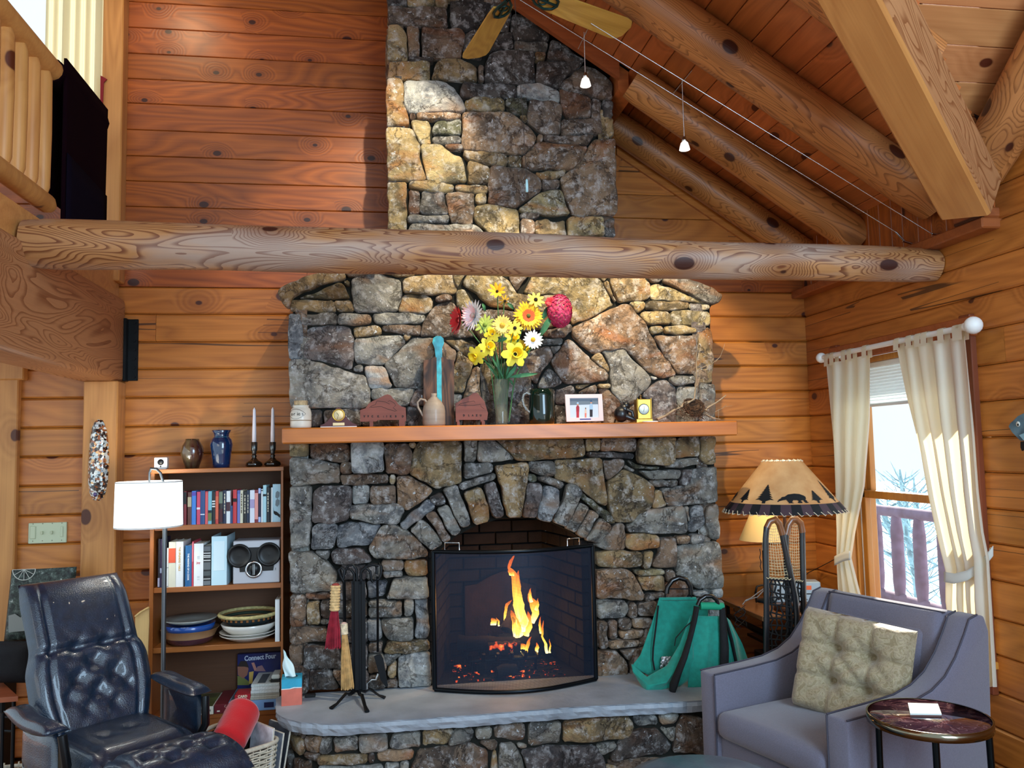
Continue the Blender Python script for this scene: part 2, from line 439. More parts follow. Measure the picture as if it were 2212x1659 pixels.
# knee wall of upright boards under the rafters
kw = struct('wall_knee')
y = .0
k = 0
while y > -1.66:
    w_ = (.105, .09, .12, .1)[k % 4]
    plank(kw, 'board', (XR-.004, y-w_/2, 2.50), (XR-.004, y-w_/2, 2.86), w_, (-1, 0, 0), PINE_R, .02, .003)
    y -= w_; k += 1
# ledge on top of the log wall
obj_l = struct('trim_ledge', MB().box(XR-.085, XR+.02, -1.68, 0, 2.468, 2.515, .006), TRIM)
struct('trim_ledge_end', MB().box(XR-.085, XR+.02, -1.68, -1.5, 2.515, 2.56, .006), TRIM)

# ceiling boards (they run along the room, y) and what closes the roof
ce = struct('ceiling')
sl = Vector((-1, 0, .65)).normalized(); nrm = Vector((-.65, 0, -1)).normalized()
P0 = Vector((2.66, 0, 2.82-.65*.05))
t = 0.0; k = 0
while t < 4.9:
    wd = (.118, .135, .125, .14)[k % 4]
    c = P0+sl*(t+wd/2)
    chim = (.0 < c.x < 1.33)
    ya = -5.6
    ya = -1.67-.7*max(0.0, 2.48-c.x)-.02
    plank(ce, 'plank', (c.x, -.54 if chim else .05, c.z), (c.x, max(ya, -5.6), c.z), wd, nrm, CEILW, .02, .004)
    t += wd; k += 1
top = P0+sl*4.9
sl2 = Vector((-1, 0, -.65)).normalized(); nr2 = Vector((.65, 0, -1)).normalized(); t = 0.0
while t < 2.2:
    c = top+sl2*(t+.07)
    plank(ce, 'plank', (c.x, .05, c.z), (c.x, -5.6, c.z), .138, nr2, CEILW, .02, .004); t += .14
def rz_(x): return 2.82-.65*(x-2.61)+.05
obj('roof_deck', MB().poly([(2.9, 0.06, rz_(2.9)), (2.9, -1.62, rz_(2.9)), (2.48, -1.72, rz_(2.48)), (-1.2, -4.3, rz_(-1.2)), (-1.2, .06, rz_(-1.2))], (0, 0, .03)), DARKJ, ce)

def log(name, p0, p1, r0, r1, mat, label, cat='beam', group=None, n=20, segs=14, wob=.006, flat=0.0):
    p0, p1 = Vector(p0), Vector(p1); x = (p1-p0).normalized(); up = Vector((0, 0, 1)); y = up.cross(x)
    if y.length < .01: y = Vector((0, 1, 0))
    y.normalize(); z = x.cross(y)
    mtx = Matrix.Identity(4)
    for i in range(3): mtx[i][0], mtx[i][1], mtx[i][2], mtx[i][3] = x[i], y[i], z[i], p0[i]
    L = (p1-p0).length; m = MB(); vs = []; fs = []
    for i in range(segs+1):
        s_ = i/segs; rr = r0+(r1-r0)*s_; e = min(s_, 1-s_)*L
        if i in (0, segs): rr *= .93
        for k in range(n):
            a = 2*PI*k/n; q = noise.noise(Vector((s_*L*1.3+p0.y*9, math.cos(a)*.9, math.sin(a)*.9)))*wob*2
            vs.append((s_*L, math.cos(a)*(rr+q), math.sin(a)*(rr+q)))
    for i in range(segs):
        for k in range(n): a, b_ = i*n+k, i*n+(k+1) % n; fs.append((a, b_, b_+n, a+n))
    m.add(vs, fs, True); m.add(vs[:n], [tuple(range(n))]); m.add(vs[-n:], [tuple(range(n))])
    m.xf(mtx)
    o = obj(name, m, mat, origin=mtx)
    tag(o, label, cat, group)
    return o
def rafter(yc, x0, x1, r, label, mat=LOG):
    zc = lambda x: 2.82-.65*(x-2.61)-r*1.22
    return log('rafter', (x1, yc, zc(x1)), (x0, yc, zc(x0)), r, r*.97, mat, label, 'rafter', 'log rafters under the sloping ceiling', wob=.0035, segs=22)
rafter(-.10, 1.36, 2.66, .092, 'peeled log rafter lying against the back wall, right of the chimney')
rafter(-.62, 1.34, 2.62, .098, 'peeled log rafter second from the back wall, ending at the chimney')
rafter(-1.29, -1.0, 2.60, .105, 'longest peeled log rafter, with a long crack, above the cable lights')
rafter(-1.97, -1.0, 2.1, .10, 'peeled log rafter behind the squared valley timber, nearest the top edge')
# chimney surround boards at the ceiling
cz = lambda x: 2.82-.65*(x-2.61)
m = MB().poly([(-.1, -.50, cz(-.1)+.01), (1.30, -.50, cz(1.30)+.01), (1.30, -.50, cz(1.30)-.085), (-.1, -.50, cz(-.1)-.085)], (0, -.035, 0))
struct('trim_chimney_front', m, TRIM)
m = MB().poly([(1.30, -.50, cz(1.30)+.01), (1.36, -.50, cz(1.36)+.01), (1.36, -.50, cz(1.36)-.16), (1.30, -.50, cz(1.30)-.13)], (0, .5, 0))
struct('trim_chimney_side', m, CEILW)
# board that follows the roof slope on the gable wall
a, b_ = onY(1333, 334, -.02), onY(1640, 542, -.02)
d = (b_-a)
struct('trim_gable', MB().poly([a, a+d*1.35, a+d*1.35+Vector((0, 0, .11)), a+Vector((0, 0, .11))], (0, .022, 0)), PINE)

# big squared valley timber and the log that meets it
def beam4(name, p0, p1, wdt, hgt, roll, mat, label, cat='beam', bev=.01):
    p0, p1 = Vector(p0), Vector(p1); x = (p1-p0).normalized(); y = Vector((0, 0, 1)).cross(x).normalized(); z = x.cross(y)
    mtx = Matrix.Identity(4)
    for i in range(3): mtx[i][0], mtx[i][1], mtx[i][2], mtx[i][3] = x[i], y[i], z[i], p0[i]
    mtx = mtx @ Matrix.Rotation(roll, 4, 'X')
    mb = MB().box(0, (p1-p0).length, -wdt/2, wdt/2, -hgt/2, hgt/2, bev).xf(mtx)
    return tag(obj(name, mb, mat, origin=mtx), label, cat)
def VALLEY():
    p0 = onX(2103, 442, 2.48); d = Vector((-1, -.7, .65))
    o = beam4('valley_timber', p0+d*.02, p0+d*1.9, .20, .20, R(-8), TIMBER, 'massive squared yellow timber running up the roof valley at the top right', 'beam', .012)
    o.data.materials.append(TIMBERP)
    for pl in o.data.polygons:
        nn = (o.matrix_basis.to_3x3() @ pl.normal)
        if nn.x > .5 or (nn.y < -.5 and nn.z > -.4): pl.material_index = 1  # lit underside keeps the warm wood, side faces paler: lighting put into colour
    p1 = onX(2118, 372, 2.53)
    log('dormer_log', p1, p1+Vector((.05, -1, .95))*1.5, .105, .12, LOG, 'peeled log with a long split rising from the valley timber foot to the right', 'rafter', segs=16)
VALLEY()
# wedge of the neighbouring roof: boards right of the valley timber
def roof_patch():
    A, B = onY(1840, 0, -1.9), onX(2112, 380, 2.62)
    nrm2 = Vector((0, .5, -1)).normalized()
    # plane through B rising towards the camera, boards run along x
    s_ = .145; L_ = math.sqrt(1+.93**2)
    for i in range(24):
        d = (i+.5)*s_/L_; y = -1.60-d; z = 2.84+.93*d
        x0 = 2.50-(d/.7)
        plank(ce2, 'plank', (max(-1.2, x0), y, z), (2.66, y, z), s_, (0, -.93, -1), PINEC, .02, .003)
PINEC = wood('dormer_board', 'cb8a55', '96572c', knot=.35, rings=10, contrast=.3, rough=.45, coat=.15, vary=.06)
ce2 = struct('ceiling_dormer')
roof_patch()

# the long round tie log across the room
log('tie_log', (XL-.02, -1.25, 2.437), (XR-.005, -1.25, 2.402), .101, .082, LOGW, 'long weathered round log spanning the room in front of the stone chimney', 'beam', segs=40, n=28, wob=.0045)

# loft: header timber, rim boards
XH = XL
m = MB().box(-.0, 5.6, -.20, 0, -.235, .235, .03)
mtx = Matrix.Translation((XH, 0, 2.20)) @ Matrix.Rotation(-PI/2, 4, 'Z')
# local x -> world -y ; local y -> world x (face at y=0 looks into the room)
m = MB().box(0, 5.2, -.22, 0, -.225, .235, .03).xf(mtx)
tag(obj('loft_header', m, TIMBERP, origin=mtx), 'huge pale squared timber carrying the loft edge on the left', 'beam')
mtx2 = Matrix.Translation((XH-.04, 0, 2.50)) @ Matrix.Rotation(-PI/2, 4, 'Z')
struct('trim_loft_edge', MB().box(0, 5.2, -.03, .0, -.065, .085, .003).xf(mtx2), TIMBER)
struct('floor_loft', MB().box(-2.6, XH-.07, -5.2, 0, 2.40, 2.52), FLOORW)
# bracket at the header's end
br = thing('joist_bracket', 'black steel bolted bracket under the loft timber on the back wall', 'bracket', onY(283, 757, -.012))
BLK = M('black_steel', '15191c', .45, .6, var=.3)
p0, p1 = onY(272, 689, -.02), onY(296, 822, -.02)
obj('plate', MB().box(p0.x, p1.x, -.012, 0, p1.z, p0.z, .002), BLK, br)
obj('flange', MB().box(p0.x-.004, p0.x+.012, -.05, 0, p1.z-.005, p0.z, .002), BLK, br)
for k in range(7):
    z = p0.z-.02-(p0.z-p1.z-.04)*k/6
    obj('bolt', MB().tube([(p0.x+.045, -.012, z), (p0.x+.045, -.021, z)], .008, 6), BLK, br)
# posts: loft post above, wall post below
def post(name, x0, x1, y0, y1, z0, z1, mat=POSTW, b=.006): return MB().box(x0, x1, y0, y1, z0, z1, b)
pa, pb = onY(229, 100, -.04), onY(273, 100, -.04)
struct('trim_post_loft', post('', pa.x, pb.x, -.10, 0, 2.52, 4.6), POSTW)
pa, pb = onY(177, 1000, -.14), onY(252, 1000, -.14)
struct('trim_post_lower', post('', pa.x, pb.x, -.14, 0, 0, 1.975), POSTW)
# door casing at the far left
pa = onY(38, 1000, -.03)
struct('door_1', MB().box(pa.x-.14, pa.x, -.045, 0, 0, 2.0, .006), POSTW)
struct('trim_door_head', MB().box(pa.x-.5, pa.x+.03, -.06, 0, 1.99, 2.13, .006), POSTW)
struct('door_2', MB().box(pa.x-.60, pa.x-.14, -.03, 0, 0, 2.0), PINE)
# ceiling under the loft
# ------------------------------------------------------------------ stone chimney, breast and hearth
STONE = stone_mat()
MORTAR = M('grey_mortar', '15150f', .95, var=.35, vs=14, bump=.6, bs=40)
SC = dict(t='a89068', y='c4ae7c', g='9b988e', b='84705e', d='5e5650', r='a88a6c', k='68674f', w='c2c2bc', o='7e7b74', p='766c68', u='8b9094')
def sample(poly, step):
    out = []
    n = len(poly)
    for i in range(n):
        a, b_ = Vector(poly[i]), Vector(poly[(i+1) % n]); L = (b_-a).length; k = max(1, round(L/step))
        nrm = Vector((-(b_-a).y, (b_-a).x)); nrm = nrm.normalized() if L > 0 else nrm
        for j in range(k):
            q = a+(b_-a)*(j/k)
            out.append(q+(nrm*rnd.uniform(-.0058, .0058) if j else nrm*0))
    # cut the corners once
    res = []
    for i, q in enumerate(out):
        nx = out[(i+1) % len(out)]
        res += [q*.75+nx*.25, q*.25+nx*.75]
    return res
def inset(pts, d):
    n = len(pts); ar = sum(pts[i].x*pts[(i+1) % n].y-pts[(i+1) % n].x*pts[i].y for i in range(n)); sg = 1 if ar > 0 else -1
    out = []
    for i in range(n):
        a, b_, c = pts[i-1], pts[i], pts[(i+1) % n]; t = (c-a)
        if t.length < 1e-6: out.append(b_.copy()); continue
        t.normalize(); out.append(b_+Vector((-t.y, t.x))*d*sg)
    return out
from mathutils.geometry import delaunay_2d_cdt
def stone(parent, poly, mapf, colr, proud=0.0, depth=.07, step=.034, gap=-.003, rough=1.5):
    """one stone: outline poly in wall metres, mapf(a, b, h) puts it in the world"""
    ol = inset(sample(poly, step), gap)
    n = len(ol)
    seed = Vector((rnd.uniform(0, 90), rnd.uniform(0, 90), 0))
    tiltx, tilty = rnd.uniform(-.05, .05), rnd.uniform(-.05, .05)
    cx = sum(p.x for p in ol)/n; cy = sum(p.y for p in ol)/n
    mxr = max((p-Vector((cx, cy))).length for p in ol)
    pr = proud+rnd.uniform(-.008, .012)
    def H(p):
        q = Vector((p.x*7, p.y*7, 0))+seed
        return pr+(noise.noise(q)*.016+noise.noise(q*2.7)*.008)*rough+tiltx*(p.x-cx)*.6+tilty*(p.y-cy)*.6
    r1 = inset(ol, .0015); e1 = min(.0075, mxr*.12); r2 = inset(ol, e1)
    x0, x1 = min(p.x for p in r2), max(p.x for p in r2); y0, y1 = min(p.y for p in r2), max(p.y for p in r2)
    inner = []
    st = max(.03, min(.05, mxr*.45)); yy = y0+st*.6
    while yy < y1:
        xx = x0+st*.6
        while xx < x1:
            q = Vector((xx+rnd.uniform(-.3, .3)*st, yy+rnd.uniform(-.3, .3)*st))
            # inside test and distance to outline
            c = False; j = n-1; dm = 9
            for i in range(n):
                a, b_ = r2[i], r2[j]
                if (a.y > q.y) != (b_.y > q.y) and q.x < (b_.x-a.x)*(q.y-a.y)/(b_.y-a.y)+a.x: c = not c
                dm = min(dm, (a-q).length); j = i
            if c and dm > st*.42: inner.append((q, dm))
            xx += st
        yy += st
    pts = list(r2)+[q for q, d_ in inner]
    vo, ed, fo, ov, oe, of = delaunay_2d_cdt(pts, [(i, (i+1) % n) for i in range(n)], [tuple(range(n))], 1, 1e-6)
    dist = {len(r2)+k: d_ for k, (q, d_) in enumerate(inner)}
    vs = []; base = 3*n
    for p in ol: vs.append(mapf(p.x, p.y, pr-depth))
    for p in ol: vs.append(mapf(p.x, p.y, H(p)-.020))
    for p in r1: vs.append(mapf(p.x, p.y, H(p)-.006))
    for i, p in enumerate(vo):
        o_ = ov[i][0] if ov[i] else 0; dd = dist.get(o_, 0)
        vs.append(mapf(p.x, p.y, H(p)+min(.012, dd*.16)))
    m = MB(); fs = []
    for k in (0, 1):
        for i in range(n): j = (i+1) % n; fs.append((k*n+i, k*n+j, (k+1)*n+j, (k+1)*n+i))
    inv = {}
    for i, l in enumerate(ov):
        for q in l: inv[q] = i
    for i in range(n):
        j = (i+1) % n
        if i in inv and j in inv and inv[i] != inv[j]: fs.append((2*n+i, 2*n+j, base+inv[j], base+inv[i]))
    fs += [tuple(base+i for i in f) for f in fo]
    m.add(vs, fs, True)
    cen = mapf(cx, cy, 0)
    o = obj('stone', m, STONE, parent, origin=cen)
    c = hexc(SC[colr[0]]); k = rnd.uniform(.80, 1.22); wv = rnd.uniform(-.05, .05)
    o.color = (min(1, c[0]*k*(1+wv)), min(1, c[1]*k), min(1, c[2]*k*(1-wv)), 1)
    return o
def wallmap(y0): return lambda a, b_, h: Vector((a, y0-h, b_))
def run(parent, data, ox, oy, sc, y0, mapf=None, conv=None, **kw):
    for line in data.strip().split('\n'):
        colr, rest = line.strip().split(' ', 1)
        nums = [float(x) for x in rest.replace(',', ' ').split()]
        px = [(ox+nums[i]/sc, oy+nums[i+1]/sc) for i in range(0, len(nums), 2)]
        k2 = dict(kw)
        if len(colr) > 1: k2['proud'] = kw.get('proud', 0)+float(colr[1])*.01
        if conv: poly = [conv(*p) for p in px]; stone(parent, poly, mapf, colr, **k2)
        else:
            poly = [(onY(*p, y0).x, onY(*p, y0).z) for p in px]; stone(parent, poly, mapf or wallmap(y0), colr, **k2)
def fill(parent, a0, a1, b0, b1, mapf, cols='gbdt', rows=.14, **kw):
    """rough rows of squared stones for faces the photograph only hints at"""
    b_ = b0
    while b_ < b1-.02:
        h = min(rows*rnd.uniform(.7, 1.3), b1-b_)
        if b1-b_-h < .05: h = b1-b_
        a = a0
        while a < a1-.01:
            L = rnd.uniform(.12, .26)
            if a+L > a1-.06: L = a1-a
            j = lambda: rnd.uniform(-.006, .006)
            stone(parent, [(a+j(), b_+j()), (a+L+j(), b_+j()), (a+L+j(), b_+h+j()), (a+j(), b_+h+j())], mapf, rnd.choice(cols), **kw)
            a += L
        b_ += h
fp = struct('wall_chimney')
YC, YU, YL = -.45, -.47, -.50
# A: chimney shaft (measured in a crop of the photograph)
A = '''d 110 -60 235 -60 240 30 120 35
y 245 -60 425 -60 430 35 250 30
t 430 -60 510 -60 512 38 435 38
b 120 38 500 42 515 180 350 160 130 155
d 525 -80 790 -80 800 60 740 130 690 205 545 185
t 118 165 190 165 235 210 245 395 118 395
r 245 170 318 170 322 375 255 378
b 345 175 600 190 628 230 600 380 345 385
y 130 400 395 405 395 525 110 510
d 255 385 420 385 415 410 260 402
t 405 520 430 430 480 378 600 380 705 440 710 530
d 630 230 700 205 760 250 740 380 610 368
b 718 430 755 430 755 535 720 530
d 765 540 765 430 800 350 860 325 1090 335 1095 545
d 800 330 820 215 945 210 945 320
d 800 -40 940 -40 940 60 920 200 790 200
d 950 90 1110 110 1190 235 1180 270 960 260 935 200
o 960 265 1180 275 1165 340 960 325
t 1095 340 1165 345 1155 400 1100 400
d 1175 390 1185 340 1200 262 1290 290 1400 390 1420 410 1190 400
d 1105 545 1110 410 1400 412 1400 430 1280 520 1250 570 1140 560
b 1255 575 1290 525 1420 425 1540 480 1612 540 1612 650 1440 630 1300 600
t 112 520 205 520 222 560 230 700 255 790 255 825 110 835
w 228 535 500 535 560 580 635 725 560 730 250 740 232 690
d 600 590 620 545 965 550 970 645 690 650 600 640
w 978 560 1120 545 1250 600 1255 680 1080 650 980 640
y 625 670 690 650 850 645 890 665 888 730 640 725
k 900 660 1040 650 1035 755 960 740 900 700
b 1060 660 1230 680 1275 700 1270 780 1255 890 1150 885 1050 800 1045 720
b 1258 590 1460 650 1460 780 1320 780 1265 700
b 1470 655 1530 660 1535 790 1470 780
d 1545 660 1612 660 1612 770 1550 770
d 265 745 298 750 298 790 265 790
r 310 750 480 745 600 755 600 780 420 790 312 785
y 270 800 380 795 400 840 400 955 330 950 290 870
k 415 850 440 800 605 790 605 890 560 895 415 885
o 415 900 600 905 605 940 500 955 415 940
r 615 745 930 738 990 780 1060 840 1105 900 1090 950 1020 1015 930 1010 615 990 612 900
t 990 765 1040 758 1042 800
b 1275 790 1520 785 1540 885 1275 890
t 1555 780 1615 785 1615 900 1555 890
r 1112 890 1145 890 1145 935 1112 935
b 1155 895 1480 900 1440 955 1330 950 1155 930
y 110 840 270 850 330 960 320 1040 370 1190 250 1195 115 1185
y 335 960 470 960 600 1040 640 1200 460 1195 380 1190 350 1050
b 490 957 610 960 610 995 530 987
t 615 1005 860 1020 910 1035 910 1095 790 1090 640 1050
t 920 1030 1005 1025 1005 1105 920 1095
r 1030 1030 1110 940 1330 955 1440 975 1390 1080 1340 1120 1010 1110 1010 1040
t 655 1065 720 1080 785 1110 785 1215 655 1210
b 795 1110 1030 1115 1100 1160 1135 1210 1135 1260 1050 1320 960 1375 790 1355 785 1250
t 1095 1140 1300 1120 1290 1160 1230 1180 1130 1180
b 1140 1190 1255 1195 1255 1240 1150 1255
r 1265 1180 1370 1095 1490 920 1630 915 1635 1050 1640 1400 1620 1425 1345 1420 1290 1290
y 115 1205 240 1205 240 1530 125 1530
y 260 1210 440 1195 555 1230 550 1260 420 1265 260 1240
t 570 1220 780 1225 780 1275 700 1275 570 1250
b 257 1260 325 1270 325 1415 260 1420
o 345 1265 490 1265 515 1420 330 1410
r 505 1275 690 1275 695 1380 680 1480 540 1475 520 1410
y 700 1290 765 1285 765 1350 705 1345
g 250 1430 520 1425 520 1470 250 1475
y 700 1365 770 1355 980 1385 995 1550 790 1548 690 1440
y 990 1380 1100 1300 1200 1258 1265 1265 1325 1420 1200 1425 1000 1395
d 1000 1410 1120 1410 1120 1440 1060 1450 1000 1445
b 1000 1455 1085 1465 1085 1555 1000 1555
t 1095 1465 1170 1450 1200 1475 1290 1460 1300 1565 1095 1555
y 1310 1450 1340 1435 1545 1435 1550 1565 1310 1565
o 1555 1440 1625 1440 1625 1570 1560 1565
g 250 1535 270 1485 690 1485 760 1550'''
run(fp, A, 800, 0, 3.0717, YC)
B = '''t2 40 290 150 220 400 130 630 78 650 175 400 235 170 345 140 440 90 400
g2 640 75 860 78 930 90 800 145 660 150
k 230 352 420 285 600 212 640 240 688 352
k 622 200 680 188 685 250
t 155 366 350 365 540 372 565 470 155 458
t 545 372 690 368 725 465 580 465
g 700 190 790 120 960 120 1140 190 1155 290 1110 465 980 478 735 470 715 400 700 280
t 945 95 1270 95 1265 150 1120 155
y 1280 90 1610 95 1590 112 1290 118
t 1165 180 1230 155 1615 118 1645 180 1640 300 1350 312 1170 295
t 1165 320 1360 315 1430 360 1435 430 1380 480 1120 465 1150 380
b 1450 350 1500 322 1600 325 1600 365 1480 385
b 1320 690 1345 570 1440 430 1550 378 1610 378 1650 430 1680 560 1790 620 1830 690
u 140 480 240 480 245 555 262 620 262 885 145 890 135 620
o 255 488 565 488 570 580 255 585
g 580 520 600 490 860 490 880 530 870 570 720 590 580 580
g 890 485 1300 482 1370 500 1345 560 1150 578 910 570
t 720 610 930 590 970 625 965 675 730 700
b 975 600 1150 592 1325 592 1315 680 1150 665 985 640
p 275 640 340 605 560 592 690 612 720 700 725 860 700 985 560 940 440 910 275 880
g 735 712 900 692 1155 677 1190 740 1090 840 990 945 740 930 728 850
t 1165 672 1240 680 1215 715 1185 730
g 1000 935 1090 855 1240 705 1420 705 1520 735 1640 820 1640 900 1350 1155 1090 1140 1010 970
o 722 965 780 942 805 960 800 1010 722 1000
w 822 958 990 962 1070 1140 870 1158 822 1000
g 150 905 300 900 480 950 690 1012 825 1045 870 1180 870 1290 820 1330 180 1338 150 1250
g 880 1180 900 1162 1270 1158 1215 1305 1100 1310 880 1250
p 1280 1165 1345 1165 1500 1180 1500 1310 1220 1312
d 160 1355 435 1350 440 1490 160 1490
d 455 1355 780 1330 790 1490 470 1490
d 800 1345 1185 1320 1190 1490 800 1490
o 1195 1322 1520 1325 1520 1490 1200 1490
t 1655 815 1790 930 1700 1195 1530 1195 1530 1165 1650 900
t 1540 728 1700 718 1850 790 1880 900 1800 915 1650 805
g 1530 1210 1690 1212 1690 1490 1530 1490
r 1705 1230 1750 1100 1795 970 1850 960 1855 1200 1860 1490 1705 1490
o 1865 930 1960 925 2010 1100 2010 1490 1870 1490'''
run(fp, B, 590, 560, 4.147, YU)
B2 = '''y 976 585 985 583 1012 586 992 612 988 621
y 1000 612 1017 587 1072 587 1100 606 1118 640 1110 668 1058 660 1030 632
y 986 627 1002 624 1014 642 1024 668 1000 670 988 660
b 1003 675 1060 668 1112 672 1112 692 1042 704 1006 692
t 1008 700 1058 706 1112 700 1116 726 1042 738 1030 722
t 1036 742 1112 732 1122 760 1066 782 1042 776
o 1072 790 1122 768 1140 800 1150 850 1110 862 1080 850
o 1100 865 1130 855 1136 915 1096 915
t 1046 782 1066 790 1080 852 1060 852 1040 800'''
run(fp, B2, 0, 0, 1, YU)
C = '''t 140 310 320 335 480 325 590 350 630 460 630 555 560 580 400 620 200 640 130 500
b 80 120 270 120 240 160 150 290 95 190
y 310 120 860 130 920 200 1040 400 860 500 660 580 640 560 640 460 600 340 480 310 330 320 215 300
t 865 138 990 142 930 200
t 928 212 970 190 1010 300 1042 390
t 990 170 1020 138 1280 148 1350 210 1350 340 1280 370 1070 385 1030 300
g 1338 152 1470 152 1440 195 1355 200
g2 1455 195 1490 155 1640 168 1860 250 1990 320 1970 380 1880 400
y 1360 230 1420 215 1860 390 1700 373 1360 352
y 1165 392 1300 380 1305 430 1250 475 1215 460
t 1315 400 1350 374 1700 385 1695 437 1500 455 1310 445
y 1710 388 1870 402 1885 440 1790 455 1705 432
y 1265 500 1290 468 1500 466 1530 500 1530 580 1330 580
y 1540 467 1660 457 1880 470 1885 585 1800 595 1540 580
y 1340 607 1455 602 1460 650 1370 670
y 1472 607 1600 597 1755 620 1755 655 1620 670 1485 660
t 1770 622 1885 607 1915 720 1915 1100 1785 1105 1768 900
r 655 612 700 592 1050 432 1100 400 1160 412 1290 560 1340 690 1480 890 1575 1010 1570 1050 1470 1065 1330 1000 1200 870 1120 802 930 812 840 848 780 798 650 690
b 640 585 645 640 580 700 480 702 390 690 400 640 540 600
o 375 715 570 707 560 760 380 770
o 445 785 555 772 482 850
b 212 850 430 782 472 860 440 930 388 975 330 1120 222 1040 152 1000
b 458 920 600 718 640 732 798 870 810 905 900 970 975 1030 970 1080 780 1110 602 1113 562 1090 502 1000
o 345 1130 430 980 460 988 558 1108 440 1150 350 1150
t 818 890 868 842 900 842 970 960 975 1018 892 948
g 915 822 1110 812 1168 882 1300 1012 1358 1082 1340 1130 1270 1200 1210 1250 1200 1295 1090 1300 1000 1180 1000 1000 962 900
r 1387 690 1730 683 1755 740 1755 1000 1740 1028 1592 1025 1482 870
w 1350 1042 1420 1062 1382 1082
g 1515 1072 1560 1048 1750 1042 1750 1105 1640 1130 1560 1122
p 1285 1200 1400 1105 1490 1075 1580 1150 1580 1490 1370 1490 1380 1260 1290 1240
g 1592 1142 1690 1140 1770 1142 1780 1490 1592 1490
g 1787 1118 1920 1122 1935 1490 1792 1490
p 95 1090 162 1022 310 1132 272 1180 262 1490 95 1490
p 500 1172 650 1128 680 1190 640 1205 580 1300 500 1290
t 685 1125 820 1112 740 1158 692 1163
b 700 1200 868 1125 868 1205
t 880 1120 985 1117 985 1155 885 1155
b 885 1167 970 1167 1080 1300 1010 1490 925 1490 915 1210
d 500 1302 595 1325 600 1490 510 1490
d 290 1172 490 1167 490 1490 300 1490
b 610 1320 700 1215 870 1215 905 1240 915 1490 610 1490
b 1085 1312 1275 1260 1360 1270 1360 1490 1030 1490'''
run(fp, C, 1080, 560, 4.148, YU)
D = '''y 100 80 218 80 218 160 105 165
b 230 85 410 80 472 85 480 195 420 200 235 170
g 105 175 220 180 410 210 420 330 110 345
b 425 205 492 202 495 268 425 268
w6 492 75 690 72 695 255 500 265
b 702 85 840 80 860 110 875 150 850 275 710 270
t 850 80 900 76 890 112 862 105
b 420 280 720 276 725 330 440 345
t 734 280 768 278 765 335 735 338
r 777 287 860 287 930 332 1003 375 988 400 847 503 782 470
t1 887 130 912 76 1185 72 1185 330 1070 350 1037 368 960 320 862 275
g 108 352 235 347 235 560 230 720 110 745 105 600
p 248 390 300 352 480 352 495 380 470 560 380 583 250 583
w 502 345 600 345 590 460 502 465
b 615 350 765 347 770 460 620 465 607 410
g 482 478 560 467 800 467 828 500 788 588 640 588 487 555
u 242 620 272 590 400 590 405 640 378 738 242 748
u 408 600 480 577 678 592 608 718 402 733
g 612 770 602 740 682 602 770 598 860 642 972 760 968 793 880 808 642 808
g 101 762 230 762 340 830 398 900 388 1010 200 1018 110 1018
o 262 758 355 757 342 818 280 782
p 362 772 410 742 560 747 608 800 618 828 520 843 380 838
g 682 820 820 817 815 878 690 880
w 690 890 810 887 810 920 702 928
t 827 822 965 812 970 905 850 915 825 870
g 712 1058 762 932 970 922 975 1050 830 1058
o 590 850 675 850 672 940 590 940
u 590 950 720 947 700 1040 600 1058
b 200 1027 360 1022 360 1055 212 1060
b 108 1042 195 1037 208 1062 203 1228 110 1233
t 217 1082 290 1068 290 1223 217 1223
d 302 1070 372 1070 362 1178 307 1178
g 302 1190 347 1187 347 1218 300 1218
b 105 1247 330 1242 350 1330 110 1343
d 192 1357 420 1362 430 1498 192 1503
o 105 1357 180 1352 182 1470 110 1475
d 110 1485 180 1480 215 1512 222 1640 110 1660
d 227 1512 360 1512 415 1622 222 1645
g 602 1075 690 1070 778 1077 768 1105 602 1110
g 602 1117 808 1078 810 1168 602 1178
g 832 1062 880 1062 875 1168 827 1173
u 892 1062 970 1057 985 1250 970 1308 892 1308 905 1180
g 682 1192 880 1182 880 1318 732 1318 692 1260
u 592 1190 670 1192 682 1310 602 1328
t 692 1400 722 1332 980 1327 985 1383 840 1403
b 602 1342 690 1332 680 1400 602 1400
w 792 1430 880 1397 985 1397 990 1612 792 1615 787 1500
g 602 1410 690 1412 715 1500 690 1520 602 1535
g 700 1412 810 1412 732 1480 712 1490
t 722 1500 775 1452 770 1558 722 1558
b 722 1570 785 1570 785 1622 712 1622
d 602 1548 700 1535 705 1620 602 1622
r 372 1515 440 1512 440 1612 422 1602
p 425 852 585 850 585 940 435 940
p 380 952 580 950 580 1060 372 1060
o 382 1075 590 1075 590 1180 370 1180
p 358 1190 590 1190 590 1340 362 1335
p 435 1350 590 1350 595 1500 440 1502
p 448 1512 595 1512 595 1620 448 1620'''
run(fp, D, 590, 930, 2.910, YL)
